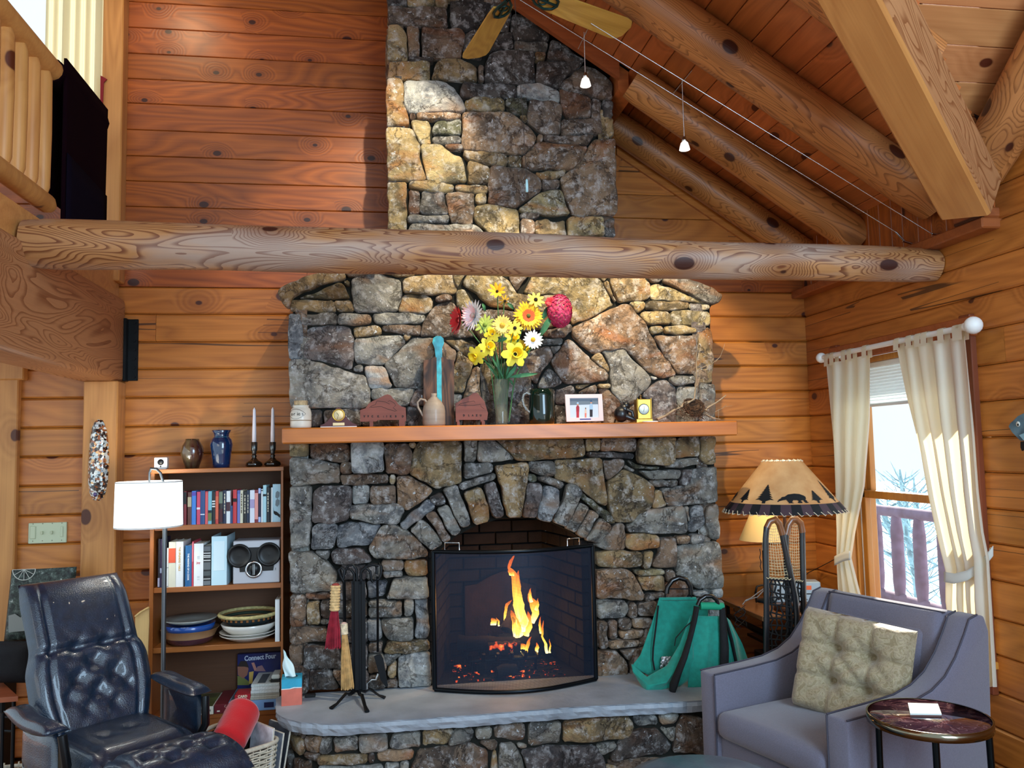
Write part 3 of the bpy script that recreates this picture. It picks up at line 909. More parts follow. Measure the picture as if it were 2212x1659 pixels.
E_ = '''g 587 82 700 80 690 200 680 273 590 275
g 715 85 850 82 940 160 1028 258 800 283 707 270
t 872 76 1640 74 1648 225 1400 248 1090 268 1042 258 960 168
t 1665 72 1790 72 1775 180 1665 185
r 1802 70 2100 68 2095 185 1792 180
d 1665 197 1900 192 2095 212 2090 245 1700 230
o 590 292 835 292 840 362 600 428 588 400
t4 862 312 1140 287 1133 400 1093 640 1078 760 967 763 932 640 917 500 882 400
o 1157 282 1380 277 1383 398 1320 408 1250 388 1157 350
k 1142 382 1225 397 1222 458 1142 448
o2 532 482 700 418 858 378 858 425 700 478 562 528
g3 402 520 520 480 560 600 620 740 633 838 562 858 502 760 442 600
t3 587 547 720 497 758 560 798 720 798 798 682 836 652 760
p3 767 482 853 453 888 570 928 700 928 763 852 776 822 700
p3 1142 462 1258 472 1248 600 1215 768 1102 763 1112 640
u3 1292 492 1423 522 1418 650 1350 808 1232 778 1242 680
o2 1237 412 1310 410 1472 470 1440 518 1330 470 1242 440
g3 1502 472 1570 482 1623 540 1480 848 1372 808 1402 720 1472 600
k2 1617 562 1640 557 1750 652 1860 722 1923 815 1880 823 1760 738 1620 600
g3 1602 642 1678 682 1560 898 1482 863
g3 1692 702 1773 752 1640 953 1572 908
g3 1792 772 1878 840 1868 888 1760 998 1652 968
g 1882 882 1950 820 2003 832 2008 1050 1850 1058 1722 1010 1762 1002
g3 107 880 190 792 230 802 383 980 378 1010 300 1063 242 1010
b3 242 742 320 712 358 770 463 950 420 983 392 975
g3 347 692 430 657 478 750 553 888 490 933 442 880
d2 272 602 378 547 423 640 332 663
u2 12 832 270 607 328 680 62 888
t 1392 262 1800 247 1818 400 1853 600 1853 668 1780 648 1640 538 1570 470 1480 448 1395 430
b 1817 267 2000 257 2000 320 1852 440'''
run(fp, E_, 860, 930, 4.096, YL)
Fr = '''t7 397 62 440 45 620 45 615 200 570 218 470 213 395 198
t 642 70 680 40 790 36 790 160 632 173
t 802 36 892 34 895 210 840 213 802 180
k 342 187 400 218 540 228 537 242 390 242
g 572 230 640 182 780 174 785 213 650 233
o 320 215 378 245 368 260 315 236
t 217 320 312 245 380 272 440 302 503 355 498 420 478 490 388 533 368 573 240 568 217 450
g 417 257 668 252 663 300 480 303
o 482 315 655 312 650 350 500 348
p 682 252 745 247 720 340 672 350
g 752 247 900 227 905 448 700 468 592 473 547 370 700 350
t 507 382 540 374 578 468 495 488
g 332 592 368 592 380 542 440 502 580 487 688 477 713 610 708 643 560 648 342 638
g 697 482 725 477 725 560 717 570
u 737 492 780 470 815 477 828 560 823 600 768 643 722 633 727 590
g 842 482 908 462 918 640 908 688 860 678 837 600
t 332 657 380 652 528 660 533 738 370 750 332 738
b 547 682 640 672 645 858 502 858 502 830 547 770
r 647 667 725 662 725 710 650 713
w 737 657 820 657 815 703 737 713
t 142 772 250 757 428 772 423 848 250 863 152 853
t 442 767 503 762 498 800 478 868 437 868
g 652 742 700 717 908 702 933 800 938 990 790 998 700 930 652 918
r 142 882 330 872 368 900 443 1038 428 1068 290 1058 147 1053
y 377 882 568 877 573 905 402 913
t 402 922 573 917 573 1008 442 1008
b 587 882 640 882 640 930 592 958
g 147 1072 318 1072 343 1130 318 1178 162 1188
b 457 1032 568 1017 563 1050 447 1078
b 352 1087 388 1082 393 1173 347 1178
b 412 1087 518 1077 508 1163 407 1163
w 757 1017 840 1012 850 1040 760 1040
w 872 1012 930 992 948 1020 938 1058 882 1048
b 152 1202 208 1202 213 1368 162 1373
b 222 1202 273 1197 278 1308 227 1318
b 287 1192 363 1187 363 1248 292 1253
r 372 1187 493 1182 488 1238 377 1243
r 292 1267 448 1257 438 1298 302 1313
r 227 1332 418 1322 398 1358 222 1368
r 157 1392 268 1387 328 1450 348 1560 160 1565
b 292 1387 398 1372 368 1438 342 1448
b 375 1380 590 1310 600 1560 360 1560
b 460 1250 600 1180 600 1300 400 1362
b 580 965 690 940 740 1005 700 1070 575 1070
b 525 1082 700 1082 700 1170 520 1172
g 610 1180 780 1060 850 1055 850 1300 610 1300
g 862 1062 943 1072 945 1190 862 1185
b 612 1310 850 1310 860 1560 612 1560
g 862 1195 945 1200 948 1560 870 1560'''
run(fp, Fr, 1240, 930, 2.91, YL)
# band of chimney hidden behind the tie log, chimney top, and the side faces
fill(fp, .06, 1.26, 2.52, 2.70, wallmap(YU), 'ytg')
fill(fp, .05, 1.0, 4.02, 4.25, wallmap(YC), 'dbt')
lm = lambda X: (lambda a, b_, h: Vector((X-h, a, b_)))
rm = lambda X: (lambda a, b_, h: Vector((X+h, a, b_)))
fill(fp, -.43, -.02, 2.55, 4.3, lm(.055), 'bdt', rows=.18)
fill(fp, -.43, -.02, 2.55, 3.45, rm(1.262), 'bgt', rows=.18)
fill(fp, -.46, -.02, .40, 2.35, lm(-.44), 'gbp', rows=.18)
fill(fp, -.46, -.02, .40, 2.35, rm(1.755), 'gbp', rows=.18)
# mortar body with the arched opening
body = [(632, 1486), (634, 660), (612, 630), (745, 586), (850, 560), (1310, 562), (1440, 592), (1545, 640), (1532, 668), (1556, 1478), (1289, 1478),
        (1284, 1190), (1258, 1166), (1228, 1146), (1190, 1128), (1140, 1119), (1085, 1119), (1030, 1134), (985, 1158), (950, 1188), (934, 1200), (934, 1486)]
m = MB().poly([(onY(*p, -.44).x, -.445, onY(*p, -.44).z) for p in body], (0, .43, 0))
cx0, cx1 = .052, 1.272
m.box(cx0, cx1, -.405, -.005, 2.5, 3.45)
m.poly([(cx0, -.405, 3.45), (cx1, -.405, 3.45), (cx1, -.405, 3.6), (cx0, -.405, 4.40)], (0, .4, 0))
obj('mortar', m, MORTAR, fp)
# firebox of dark brick
SOOT = M('soot_brick', '1a1311', .9, var=.5, vs=9, bump=.4)
SOOTM = M('soot_mortar', '17110f', .95)
bx = struct('wall_firebox')
x0, x1, xb0, xb1, yf, yb = .245, 1.05, .36, .94, -.46, .12
def brick(parent, c, L, H, D_, ang, mat):
    mtx = Matrix.Translation(c) @ Matrix.Rotation(ang, 4, 'Z')
    return obj('brick', MB().box(-L/2, L/2, -D_/2, D_/2, -H/2, H/2, .003).xf(mtx), mat, parent, origin=mtx)
for r_ in range(13):
    z = .42+r_*.07
    for side, (a, b_) in enumerate((((x0, yf), (xb0, yb)), ((xb0, yb), (xb1, yb)), ((xb1, yb), (x1, yf)))):
        a, b_ = Vector(a), Vector(b_); L = (b_-a).length; n = max(2, round(L/.2)); ang = math.atan2((b_-a).y, (b_-a).x)
        for k in range(n):
            t0 = (k-(.5 if r_ % 2 else 0))/n; t1 = t0+1/n; t0 = max(0, t0); t1 = min(1, t1)
            if r_ % 2 and k == n-1: pass
            c = a+(b_-a)*((t0+t1)/2)
            brick(bx, (c.x, c.y, z), L*(t1-t0)-.008, .062, .04, ang, SOOT)
        if r_ % 2:
            c = a+(b_-a)*(1-.25/n); brick(bx, (c.x, c.y, z), L*.5/n-.008, .062, .04, ang, SOOT)
m = MB().poly([(x0-.02, yf, .36), (xb0-.02, yb+.03, .36), (xb1+.02, yb+.03, .36), (x1+.02, yf, .36)], (0, 0, .022))
m.poly([(x0-.02, yf, .36), (xb0-.02, yb, .36), (xb0-.02, yb, 1.45), (x0-.02, yf, 1.45)], (-.03, 0, 0)).poly([(x1+.02, yf, .36), (xb1+.02, yb, .36), (xb1+.02, yb, 1.45), (x1+.02, yf, 1.45)], (.03, 0, 0)).box(xb0-.03, xb1+.03, yb+.02, yb+.05, .36, 1.45).box(x0-.05, x1+.05, yf+.02, yb+.05, 1.42, 1.46)
obj('mortar', m, SOOTM, bx)

# hearth slab and its curved stone base
ZH = .385
edge = [(596, 1537), (600, 1543), (610, 1549), (628, 1555), (650, 1560), (696, 1563.5), (741, 1563), (820, 1558), (920, 1551), (1012, 1545), (1120, 1536), (1238, 1527), (1350, 1521), (1464, 1516), (1527, 1512), (1580, 1508)]
ep = [onZ(*p, ZH) for p in edge]
ep = [Vector((p.x, p.y, 0)) for p in ep]
left = [Vector((-.50, -.47, 0)), Vector((-.525, -.52, 0))]
right = [ep[-1]+Vector((.16, .02, 0)), ep[-1]+Vector((.24, .12, 0)), Vector((1.9, -.47, 0))]
outl = left+ep+right
SLAB = M('bluestone', '98a1ab', .55, var=.16, vs=5, bump=.25, bs=30)
he = struct('trim_hearth_slab')
m = MB(); n = len(outl); dense = []
for a, b_ in zip(outl, outl[1:]):
    k = max(1, int((b_-a).length/.022))
    dense += [a+(b_-a)*(j/k) for j in range(k)]
dense.append(outl[-1]); n = len(dense)
rows = [(0.0, 0.0), (-.008, .004), (-.024, .0), (-.040, .006), (-.056, .012), (-.058, .03)]
vs = []
for dz, ins in rows:
    for i, p in enumerate(dense):
        a, b_ = dense[max(0, i-1)], dense[min(n-1, i+1)]; t = (b_-a).normalized(); nn = Vector((-t.y, t.x, 0))
        ch = 0 if dz == 0 else noise.noise(Vector((p.x*24, p.y*24, dz*50)))*.008+(.004 if i % 3 == 0 else 0)
        q = p+nn*(ins+ch); vs.append((q.x, q.y, ZH+dz+(noise.noise(Vector((p.x*14, p.y*14, 3)))*.004 if dz < -.03 else 0)))
fs = [(r_*n+i, r_*n+i+1, (r_+1)*n+i+1, (r_+1)*n+i) for r_ in range(len(rows)-1) for i in range(n-1)]
top = list(range(n)); 
tri = tessellate_polygon([[Vector((vs[i][0], vs[i][1], 0)) for i in top]]); fs += [tuple(t) for t in tri]
bot = list(range((len(rows)-1)*n, len(rows)*n)); fs += [tuple(bot[i] for i in t) for t in tri]
fs.append((0, n-1, len(rows)*n-1, (len(rows)-1)*n))
m.add(vs, fs)
obj('slab', m, SLAB, he)
# base footprint: the edge moved in
bp = []
for i, p in enumerate(outl):
    a, b_ = outl[max(0, i-1)], outl[min(len(outl)-1, i+1)]; t = (b_-a).normalized(); bp.append(p+Vector((-t.y, t.x, 0))*.055)
cum = [0.0]
for a, b_ in zip(bp, bp[1:]): cum.append(cum[-1]+(b_-a).length)
def foot(s_):
    s_ = max(0, min(cum[-1]-1e-6, s_))
    for i in range(len(bp)-1):
        if cum[i+1] >= s_:
            f = (s_-cum[i])/(cum[i+1]-cum[i]); a, b_ = bp[i], bp[i+1]; t = (b_-a).normalized(); return a+(b_-a)*f, Vector((t.y, -t.x, 0))
def fmap(a, b_, h):
    p, nn = foot(a); q = p+nn*h; return Vector((q.x, q.y, b_))
def fconv(px, py):
    d = ray(px, py); best = None
    for i in range(len(bp)-1):
        a, b_ = bp[i], bp[i+1]; e = b_-a; den = d.x*(-e.y)+d.y*e.x
        if abs(den) < 1e-9: continue
        q = Vector((a.x-CAM.x, a.y-CAM.y)); t = (q.x*(-e.y)+q.y*e.x)/den; u_ = (d.x*q.y-d.y*q.x)/den
        if t > 0 and -.05 <= u_ <= 1.05 and (best is None or t < best[0]): best = (t, cum[i]+u_*(cum[i+1]-cum[i]), CAM.z+d.z*t)
    return (best[1], best[2]) if best else (0, .3)
G = '''b 110 305 205 330 208 350 120 330
t 115 342 205 354 205 400 190 430 120 415
r 212 337 290 340 285 400 280 418 207 405
g 295 340 345 340 340 415 290 420
g 350 345 470 340 470 403 360 416
g 477 335 610 327 615 400 482 410
g 632 350 640 327 770 312 770 385 640 393 622 380
t 782 312 928 302 920 345 890 378 782 385
g 937 302 1025 297 1015 350 902 375
g 1037 297 1113 290 1110 345 1037 345
b 1127 290 1268 275 1268 350 1250 358 1132 345
g 1292 275 1438 262 1433 363 1292 383
t 1452 270 1600 245 1760 240 1788 275 1760 348 1452 360
g 1784 240 1900 235 1903 278 1802 285
g 1912 232 2010 225 1988 270 1920 278
b 2022 235 2120 250 2150 300 2150 440 2100 420 1977 410 2000 290
b 205 414 288 427 278 458 212 436
t 278 432 515 417 515 463 287 468
d 522 417 550 414 550 463 522 463
r 562 417 620 402 740 402 730 448 620 453 570 453
b 722 520 760 402 900 387 990 367 1090 402 1095 520
b 1052 362 1138 357 1133 393 1100 400
t 1107 520 1120 412 1130 402 1140 520
g 1152 372 1213 367 1258 440 1273 520 1142 520
g 1232 367 1280 377 1280 390 1242 393
p 1252 407 1390 382 1600 380 1648 440 1668 520 1292 520
g 1612 377 1708 367 1690 398 1642 423
d 1682 420 1760 312 1900 297 1968 380 1948 413 1760 433 1682 448
g 1917 294 2000 290 1985 358 1972 363
b 152 442 240 452 240 520 152 520
d 117 422 150 432 147 520 117 520
g 280 475 590 473 592 520 285 520
g 602 466 665 461 665 520 602 520
g 677 461 715 456 712 520 674 520
b 1662 452 1830 442 2150 452 2150 520 1692 520'''
run(fp, G, 560, 1440, 2.212, 0, mapf=fmap, conv=fconv, depth=.05, proud=.0)
zb = fconv(1000, 1676)[1]
fill(fp, .13, cum[-1]-.5, .0, zb-.012, fmap, 'gbpt', rows=.12, depth=.05)
fill(fp, cum[-1]-.5, cum[-1]-.02, .0, .32, fmap, 'gbpt', rows=.12, depth=.05)
m = MB(); k = len(bp); q = []
for p, z in [(p, z) for z in (.0, ZH-.06) for p in bp]: q.append((p.x, p.y, z))
inn = []
for i, p in enumerate(bp):
    a, b_ = bp[max(0, i-1)], bp[min(k-1, i+1)]; t = (b_-a).normalized(); inn.append(p+Vector((-t.y, t.x, 0))*.02)
m.poly([(p.x, p.y, 0.0) for p in inn], (0, 0, ZH-.0605))
obj('mortar', m, MORTAR, fp)
# ------------------------------------------------------------------ mantel shelf and what stands on it
YM = -.72; ZM = 1.692
def z_at(px, py, y): return onY(px, py, y).z
ml = thing('mantel_shelf', 'thick honey-coloured wooden mantel shelf set in the stone chimney', 'mantel', (-.475, YM, 1.617))
mtx = Matrix.Translation((-.475, YM, 1.617))
obj('board', MB().box(-.475, 1.818, YM, -.462, 1.617, ZM, .006), MANTEL, ml, origin=mtx)

GLZ = dict(rough=.18, coat=.6)
WHITE = M('white_paint', 'e8e8e4', .45)
CREAM = M('cream_ceramic', 'd9d2c4', .4, var=.12, vs=10, coat=.3)
INK = M('black_ink', '14110f', .7)
GOLD = M('polished_brass', 'c29a48', .28, 1.0, var=.1)
CHROME = M('chrome', 'c8ccd0', .12, 1.0)
DARK = M('near_black', '0c0d10', .5)
def base(px, y, z=ZM): return Vector((onY(px, 930, y).x, y, z))
def sx(px0, px1, y, py=900): return (onY(px1, py, y)-onY(px0, py, y)).x

# jar
c = base(650, -.62); r_ = sx(627, 673, -.62)/2
j = thing('storage_jar', 'cream ceramic jar with black lettering at the left end of the mantel', 'jar', c)
H = .125
obj('body', MB().lathe([(0, 0), (r_*.92, 0), (r_, .01), (r_, .075), (r_*.9, .095), (r_*.72, .102), (r_*.74, .108), (r_*.8, .112), (0, .112)], c), CREAM, j)
obj('cork_lid', MB().lathe([(0, .110), (r_*.62, .110), (r_*.66, .135), (0, .136)], c), M('cork', 'b79e78', .9, var=.3, vs=60), j)['label'] = 'speckled cork lid'
obj('rim_band', MB().lathe([(r_*1.005, .036), (r_*1.02, .038), (r_*1.005, .040)], c), M('jar_line', '8a7458', .6), j)
ang = R(-24)
def wrap_text(parent, body, size, c, rad, z, mat, a0):
    # letters laid round the jar one by one
    a = a0
    for ch in body:
        p = Vector((c[0]+math.sin(a)*rad, c[1]-math.cos(a)*rad, c[2]+z)); wch = .34 if ch in 'il' else .62
        text('lettering', ch, mat, size, facing(p, rz=a), parent)
        a += size*wch/rad
wrap_text(j, 'ories', .026, c, r_*1.002, .069, INK, R(-50))
m = MB()
for s_ in (1, -1): m.tube([(c[0]+math.sin(a)*r_*1.004, c[1]-math.cos(a)*r_*1.004, c[2]+.069+s_*.024*(1-(i/8)**2)) for i, a in [(x, -.45+x*.125) for x in range(-8, 9)]], .0007, 4)
obj('label_outline', m, INK, j)

# mantel clock
c = base(732, -.62, ZM); hw = sx(693, 771, -.62)/2
k = thing('mantel_clock', 'small glossy red-brown mantel clock with gold dial', 'clock', c)
REDW = M('lacquer_red', '4a070b', .3, coat=.25)
prof = [(-hw, 0), (-hw, .008)]
for i in range(13):
    t = i/12; x = -hw*.92+t*hw*1.84; u = abs(x)/(hw*.92)
    prof.append((x, .010+(.085*max(0, math.sqrt(max(0, 1-(u/.42)**2))) if u < .36 else .045*(1-(u-.36)/.64)**1.5)))
prof += [(hw, .008), (hw, 0)]
m = MB().poly([(c.x+x, c.y-.018, c.z+.006+z) for x, z in prof], (0, .034, 0))
obj('case', m, REDW, k)
obj('base_plate', MB().box(c.x-hw, c.x+hw, c.y-.024, c.y+.02, c.z, c.z+.006), WHITE, k)['label'] = 'pale edged base plate'
dz = c.z+.062
dm = Matrix.Translation((c.x, c.y-.019, dz)) @ Matrix.Rotation(PI/2, 4, 'X')
obj('dial', MB().lathe([(0, 0), (.026, 0), (.029, .003), (.031, 0), (.031, -.004)], n=24).xf(dm), GOLD, k)
obj('face', MB().lathe([(0, .0015), (.024, .0015), (.024, 0)], n=24).xf(dm), M('dial_cream', 'e4d6a8', .4, var=.2, vs=40), k)
obj('plaque', MB().box(c.x-.028, c.x+.028, c.y-.022, c.y-.018, c.z+.010, c.z+.024, .001), M('dial_plate', 'e4d6a8', .4), k)
for a_, l_ in ((40, .015), (160, .02)):
    obj('hand', MB().box(-.0008, .0008, 0, l_, .0016, .0024).xf(dm @ Matrix.Rotation(R(a_), 4, 'Z')), INK, k)

# red wooden name boards on feet
CEDAR = wood('red_cedar', '7c4232', '56281e', knot=0, rings=14, contrast=.4, rough=.6, vary=.03)
def name_board(label, ox, oy, sc, y, outline, grooves, word, wx, wy, ws, feet):
    P = lambda x, yy: onY(ox+x/sc, oy+yy/sc, y)
    xm = P(outline[0][0], 0).x
    pts = [P(*p) for p in outline]; zb_ = min(p.z for p in pts); cc = sum((p for p in pts), Vector())/len(pts)
    t = thing('name_board', label, 'sign', (cc.x, y, ZM))
    body_ = obj('board', MB().poly(pts, (0, .016, 0)), CEDAR, t)
    for g in grooves: obj('carved_line', MB().tube([P(*p)+Vector((0, .0006, 0)) for p in g], .0013, 5), INK, t)
    for i, ch in enumerate(word):
        if ch != ' ': text('cut_letter', ch, INK, ws, facing(P(wx[i], wy)-Vector((0, .0006, 0))), t, font_sx=.9, bold=.0008)
    for f in feet:
        a, b_ = P(f[0], 0).x, P(f[1], 0).x
        obj('foot', MB().box(a, b_, y-.012, y+.03, ZM, max(ZM+.014, zb_+.006)), CEDAR, t)
    return t
name_board('larger red cedar board with peaked top and carved letters on the mantel', 760, 840, 15.8, -.60,
    [(290, 1120), (280, 720), (470, 660), (560, 520), (700, 420), (900, 330), (1120, 215), (1220, 185), (1320, 215), (1420, 340), (1520, 420), (1580, 520), (1700, 600), (1840, 640), (1860, 1110), (1640, 1110), (1600, 1060), (900, 1060), (830, 1115)],
    [[(600, 640), (680, 580), (800, 540), (860, 410), (1000, 420), (1150, 450), (1290, 520)], [(1230, 430), (1300, 400), (1440, 480), (1500, 560), (1410, 640), (1540, 760)], [(650, 630), (1000, 600), (1200, 680), (1500, 770)]],
    'VVCK:IKBD', [430, 560, 700, 900, 1085, 1190, 1330, 1500, 1740], 940, .013, [(600, 720), (1600, 1800)])
name_board('smaller red cedar board with peaked top between cutting board and vase', 980, 840, 20.74, -.60,
    [(100, 1480), (80, 640), (230, 570), (420, 430), (700, 330), (860, 190), (960, 165), (1080, 200), (1250, 400), (1380, 560), (1450, 800), (1540, 1080), (1500, 1400), (1360, 1400), (1350, 1500), (1210, 1500), (1200, 1390), (250, 1390), (240, 1500)],
    [[(180, 770), (300, 660), (450, 630), (900, 540), (960, 600)], [(250, 730), (500, 740), (900, 740), (1200, 690), (1230, 800), (1370, 900)]],
    'DLAZU', [460, 680, 850, 1030, 1210], 1190, .013, [(120, 240), (1220, 1360)])

# cutting board with turquoise inlay
c = base(950, -.56)
cb = thing('cutting_board', 'dark oak serving board with a turquoise resin handle leaning on the stones', 'cutting board', c)
OAK = wood('dark_oak', '74482a', '2c180e', knot=.0, rings=40, contrast=.8, rough=.6, ax=2, vary=.02)
TURQ = M('turquoise_resin', '1fa3b0', .35, var=.3, vs=30, coat=.4)
yb_ = -.52
def L2(pts, y, dy=-.0): return [onY(px, py, y)+Vector((0, dy, 0)) for px, py in pts]
obj('board', MB().poly(L2([(915, 918), (915, 778), (928, 776), (941, 770), (959, 770), (966, 776), (981, 778), (981, 918)], yb_), (0, .022, 0)), OAK, cb)
obj('handle', MB().poly(L2([(941, 772), (939, 752), (934, 740), (936, 730), (942, 726), (952, 726), (958, 731), (959, 741), (955, 752), (955, 772)], yb_, -.001), (0, .024, 0)), TURQ, cb)
obj('inlay', MB().poly(L2([(943, 772), (953, 772), (954, 800), (954, 850), (956, 912), (946, 912), (944, 850)], yb_, -.0015), (0, .010, 0)), TURQ, cb)

# stoneware jug
c = base(938, -.62); r_ = sx(914, 963, -.62)/2
jg = thing('stoneware_jug', 'small grey-brown stoneware jug with a loop handle before the cutting board', 'jug', c)
STW = M('stoneware', '97887a', .5, var=.14, vs=3, coat=.25, stretch=(1, 1, 14), bump=.2)
h = z_at(940, 850, -.62)-ZM
obj('body', MB().lathe([(0, 0), (r_*.96, 0), (r_, .012), (r_*1.0, h*.45), (r_*.93, h*.6), (r_*.7, h*.74), (r_*.36, h*.86), (r_*.24, h*.92), (r_*.27, h), (r_*.2, h), (r_*.18, h*.9)], c), STW, jg)
obj('handle', MB().tube([onY(px, py, -.62) for px, py in ((923, 872), (918, 864), (909, 862), (902, 869), (903, 880), (910, 892), (915, 901))], .0055, 8), STW, jg)

# glass vase and flowers
c = base(1084, -.62); r_ = sx(1068, 1101, -.62)/2; h = z_at(1084, 820, -.62)-ZM
GLASS = M('clear_glass', '8a9488', .04, coat=1.0, alpha=.30)
va = thing('glass_vase', 'tall clear glass cylinder vase with stems and water on the mantel', 'vase', c)
obj('vessel', MB().lathe([(0, 0), (r_*.8, 0), (r_*.82, .01), (r_, h), (r_*.92, h), (r_*.75, .016), (0, .014)], c), GLASS, va)
obj('water', MB().lathe([(0, .018), (r_*.73, .018), (r_*.80, h*.45), (0, h*.45)], c), M('vase_water', '8c7f62', .05, coat=.6, alpha=.35), va)
STEM = M('flower_stem', '3f6b3c', .6, var=.3, vs=20)
LEAF = M('silk_leaf', '2f6a44', .6, var=.35, vs=18)
vtop = Vector((c.x, c.y, c.z+h))
def stem(parent, head, bend=0.0, rr=.0028):
    q = Vector((c.x+(head.x-c.x)*.12, c.y+(head.y-c.y)*.1, c.z+.02)); m_ = Vector((c.x+(head.x-c.x)*.22, c.y, vtop.z))
    pts = []
    for i in range(9):
        t = i/8
        if t < .35: p = q.lerp(m_, t/.35)
        else:
            s_ = (t-.35)/.65; p = m_.lerp(head, s_); p.x += bend*math.sin(s_*PI); p.x += (head.x-c.x)*-.10*math.sin(s_*PI)
        pts.append(p)
    obj('stem', MB().tube(pts, rr, 6), STEM, parent)
def petals(m, cen, nrm_, n, r0, r1, wd, cup=.0, droop=0.0, jit=.0, layers=1):
    z = nrm_.normalized(); x = z.cross(Vector((0, 0, 1))); x = x.normalized() if x.length > .1 else Vector((1, 0, 0)); y = z.cross(x)
    for l in range(layers):
        for i in range(n):
            a = 2*PI*(i+.5*(l % 2))/n+rnd.uniform(-jit, jit); rr = r1*(1-.22*l)*rnd.uniform(.9, 1.05)
            d = x*math.cos(a)+y*math.sin(a); s_ = z.cross(d)
            lift = cup+.25*l
            pts = []
            for t, ww in ((0, .35), (.45, 1.0), (.8, .85), (1.0, .15)):
                p = cen+d*(r0+(rr-r0)*t)+z*(lift*rr*t-droop*rr*t*t)
                pts.append((p-s_*wd*ww*.5, p+z*wd*.12*ww, p+s_*wd*ww*.5))
            vs = [q for tri_ in pts for q in tri_]
            fs = []
            for k2 in range(3):
                b0 = k2*3
                fs += [(b0, b0+1, b0+4, b0+3), (b0+1, b0+2, b0+5, b0+4)]
            m.add(vs, fs, True)
def flower(label, cat, px, py, y, face, col, n, rad_px, wd, centre=None, crad=.2, layers=1, bend=0.0, cup=.1, jit=.05, col2=None, droop=0.0):
    h_ = onY(px, py, y); rad = rad_px*(h_-CAM).length/F
    f_ = thing('flower', label, 'flower', h_)
    mc = M('petal_'+col, col, .6, c2=col2, vs=40, sheen=.2) if not col2 else M('petal_'+col+col2, col, .6, c2=col2, vs=30)
    m = MB(); petals(m, h_, Vector(face), n, rad*.12, rad, wd*rad, cup=cup, layers=layers, jit=jit, droop=droop)
    obj('petals', m, mc, f_, fix=False)
    if centre:
        z = Vector(face).normalized()
        obj('flower_centre', MB().sphere(h_+z*rad*.10, rad*crad, 10, (1, .8, 1)), M('fc_'+centre, centre, .8, bump=.5, bs=300), f_)['label'] = 'round flower centre'
    stem(f_, h_-Vector(face).normalized()*.004, bend)
    return f_
FD = Vector((0, -1, .15))
flower('orange and yellow gerbera at the middle of the bouquet', 'flower', 1141, 683, -.66, (.05, -1, .1), 'f0b01c', 26, 33, .20, '5a6a30', .15, 2, col2='f8cf2a')
ob = flower('small orange-red inner gerbera ring', 'flower', 1141, 683, -.668, (.05, -1, .1), 'e8501a', 22, 19, .20, '6b7a3a', .26, 1)
# the orange ring belongs to the gerbera: re-parent its petals and drop its own root
g0 = [o for o in bpy.data.objects if o.get('label') == 'orange and yellow gerbera at the middle of the bouquet'][0]
for ch in list(ob.children):
    if ch.name.startswith('petals'): ch.name = 'inner_petals'; ch.parent = g0; ch.matrix_basis = WM[g0.name].inverted() @ WM[ob.name] @ ch.matrix_basis; WM[ch.name] = WM[g0.name] @ ch.matrix_basis; ch['label'] = 'orange-red inner petals'
    else: bpy.data.objects.remove(ch)
bpy.data.objects.remove(ob)
flower('white daisy with yellow centre, low on the right of the bouquet', 'flower', 1151, 734, -.68, (.05, -1, .05), 'eef2f4', 18, 22, .26, 'e8b02a', .24)
flower('pale yellow double gerbera left of the orange one', 'flower', 1085, 703, -.68, (-.05, -1, .1), 'efd672', 22, 23, .22, 'd8b040', .26, 2)
flower('small yellow flower with a black centre below the orange gerbera', 'flower', 1112, 709, -.70, (0, -1, .1), 'f0d24a', 8, 19, .42, '1c120c', .22)
flower('yellow black-eyed flower above the orange gerbera', 'flower', 1157, 648, -.66, (.1, -1, .4), 'f2d850', 9, 20, .36, '1c120c', .22)
flower('golden black-eyed flower at the top of the bouquet', 'flower', 1074, 630, -.64, (-.2, -1, .3), 'f0b420', 9, 20, .36, '1c120c', .16, cup=.5)
flower('half-open yellow flower under the golden one', 'flower', 1090, 650, -.64, (.5, -1, -.5), 'd8a828', 7, 14, .3, '1c120c', .24, cup=-.3)
flower('large white dahlia seen side-on at the left of the bouquet', 'flower', 1024, 682, -.64, (-.75, -.55, .1), 'f8fafc', 20, 36, .17, 'd8dcd0', .15, 3, bend=.02, cup=.25)
flower('bright red flower at the far left of the bouquet', 'flower', 993, 692, -.62, (-.95, -.3, .0), 'd8202a', 16, 32, .25, 'a01018', .2, 2, bend=.02, cup=.3)
flower('lime green flower behind the pale yellow gerbera', 'flower', 1048, 702, -.62, (-.3, -1, 0), 'b8cc62', 12, 24, .28, '7a9440', .2)
def daffodil(label, px, py, y, face, rad_px, bend=0.0):
    f_ = flower(label, 'flower', px, py, y, face, 'f0e040', 6, rad_px, .62, None, bend=bend, cup=-.1)
    h_ = onY(px, py, y); rad = rad_px*(h_-CAM).length/F; z = Vector(face).normalized()
    q = z.to_track_quat('Z', 'Y').to_matrix().to_4x4()
    obj('trumpet', MB().lathe([(rad*.18, 0), (rad*.26, rad*.3), (rad*.36, rad*.55), (rad*.44, rad*.62), (rad*.34, rad*.55), (rad*.2, rad*.1)], n=14).xf(Matrix.Translation(h_) @ q), M('trumpet_yellow', 'eecb1c', .6), f_, fix=False)
daffodil('large yellow daffodil facing the room low in the bouquet', 1113, 765, -.70, (.1, -1, .1), 31)
daffodil('drooping yellow daffodil at the lower left of the bouquet', 1028, 768, -.68, (-.6, -.7, -.4), 24, .02)
daffodil('yellow daffodil seen from the side above the drooping one', 1054, 750, -.66, (.3, -.8, .1), 24)
daffodil('yellow daffodil under the lime green flower', 1064, 722, -.66, (-.3, -.9, .2), 20)
daffodil('yellow daffodil behind the large one', 1108, 735, -.64, (.2, -.8, .5), 24)
daffodil('yellow daffodil at the right, half behind the white daisy', 1128, 752, -.63, (.6, -.8, .2), 22)
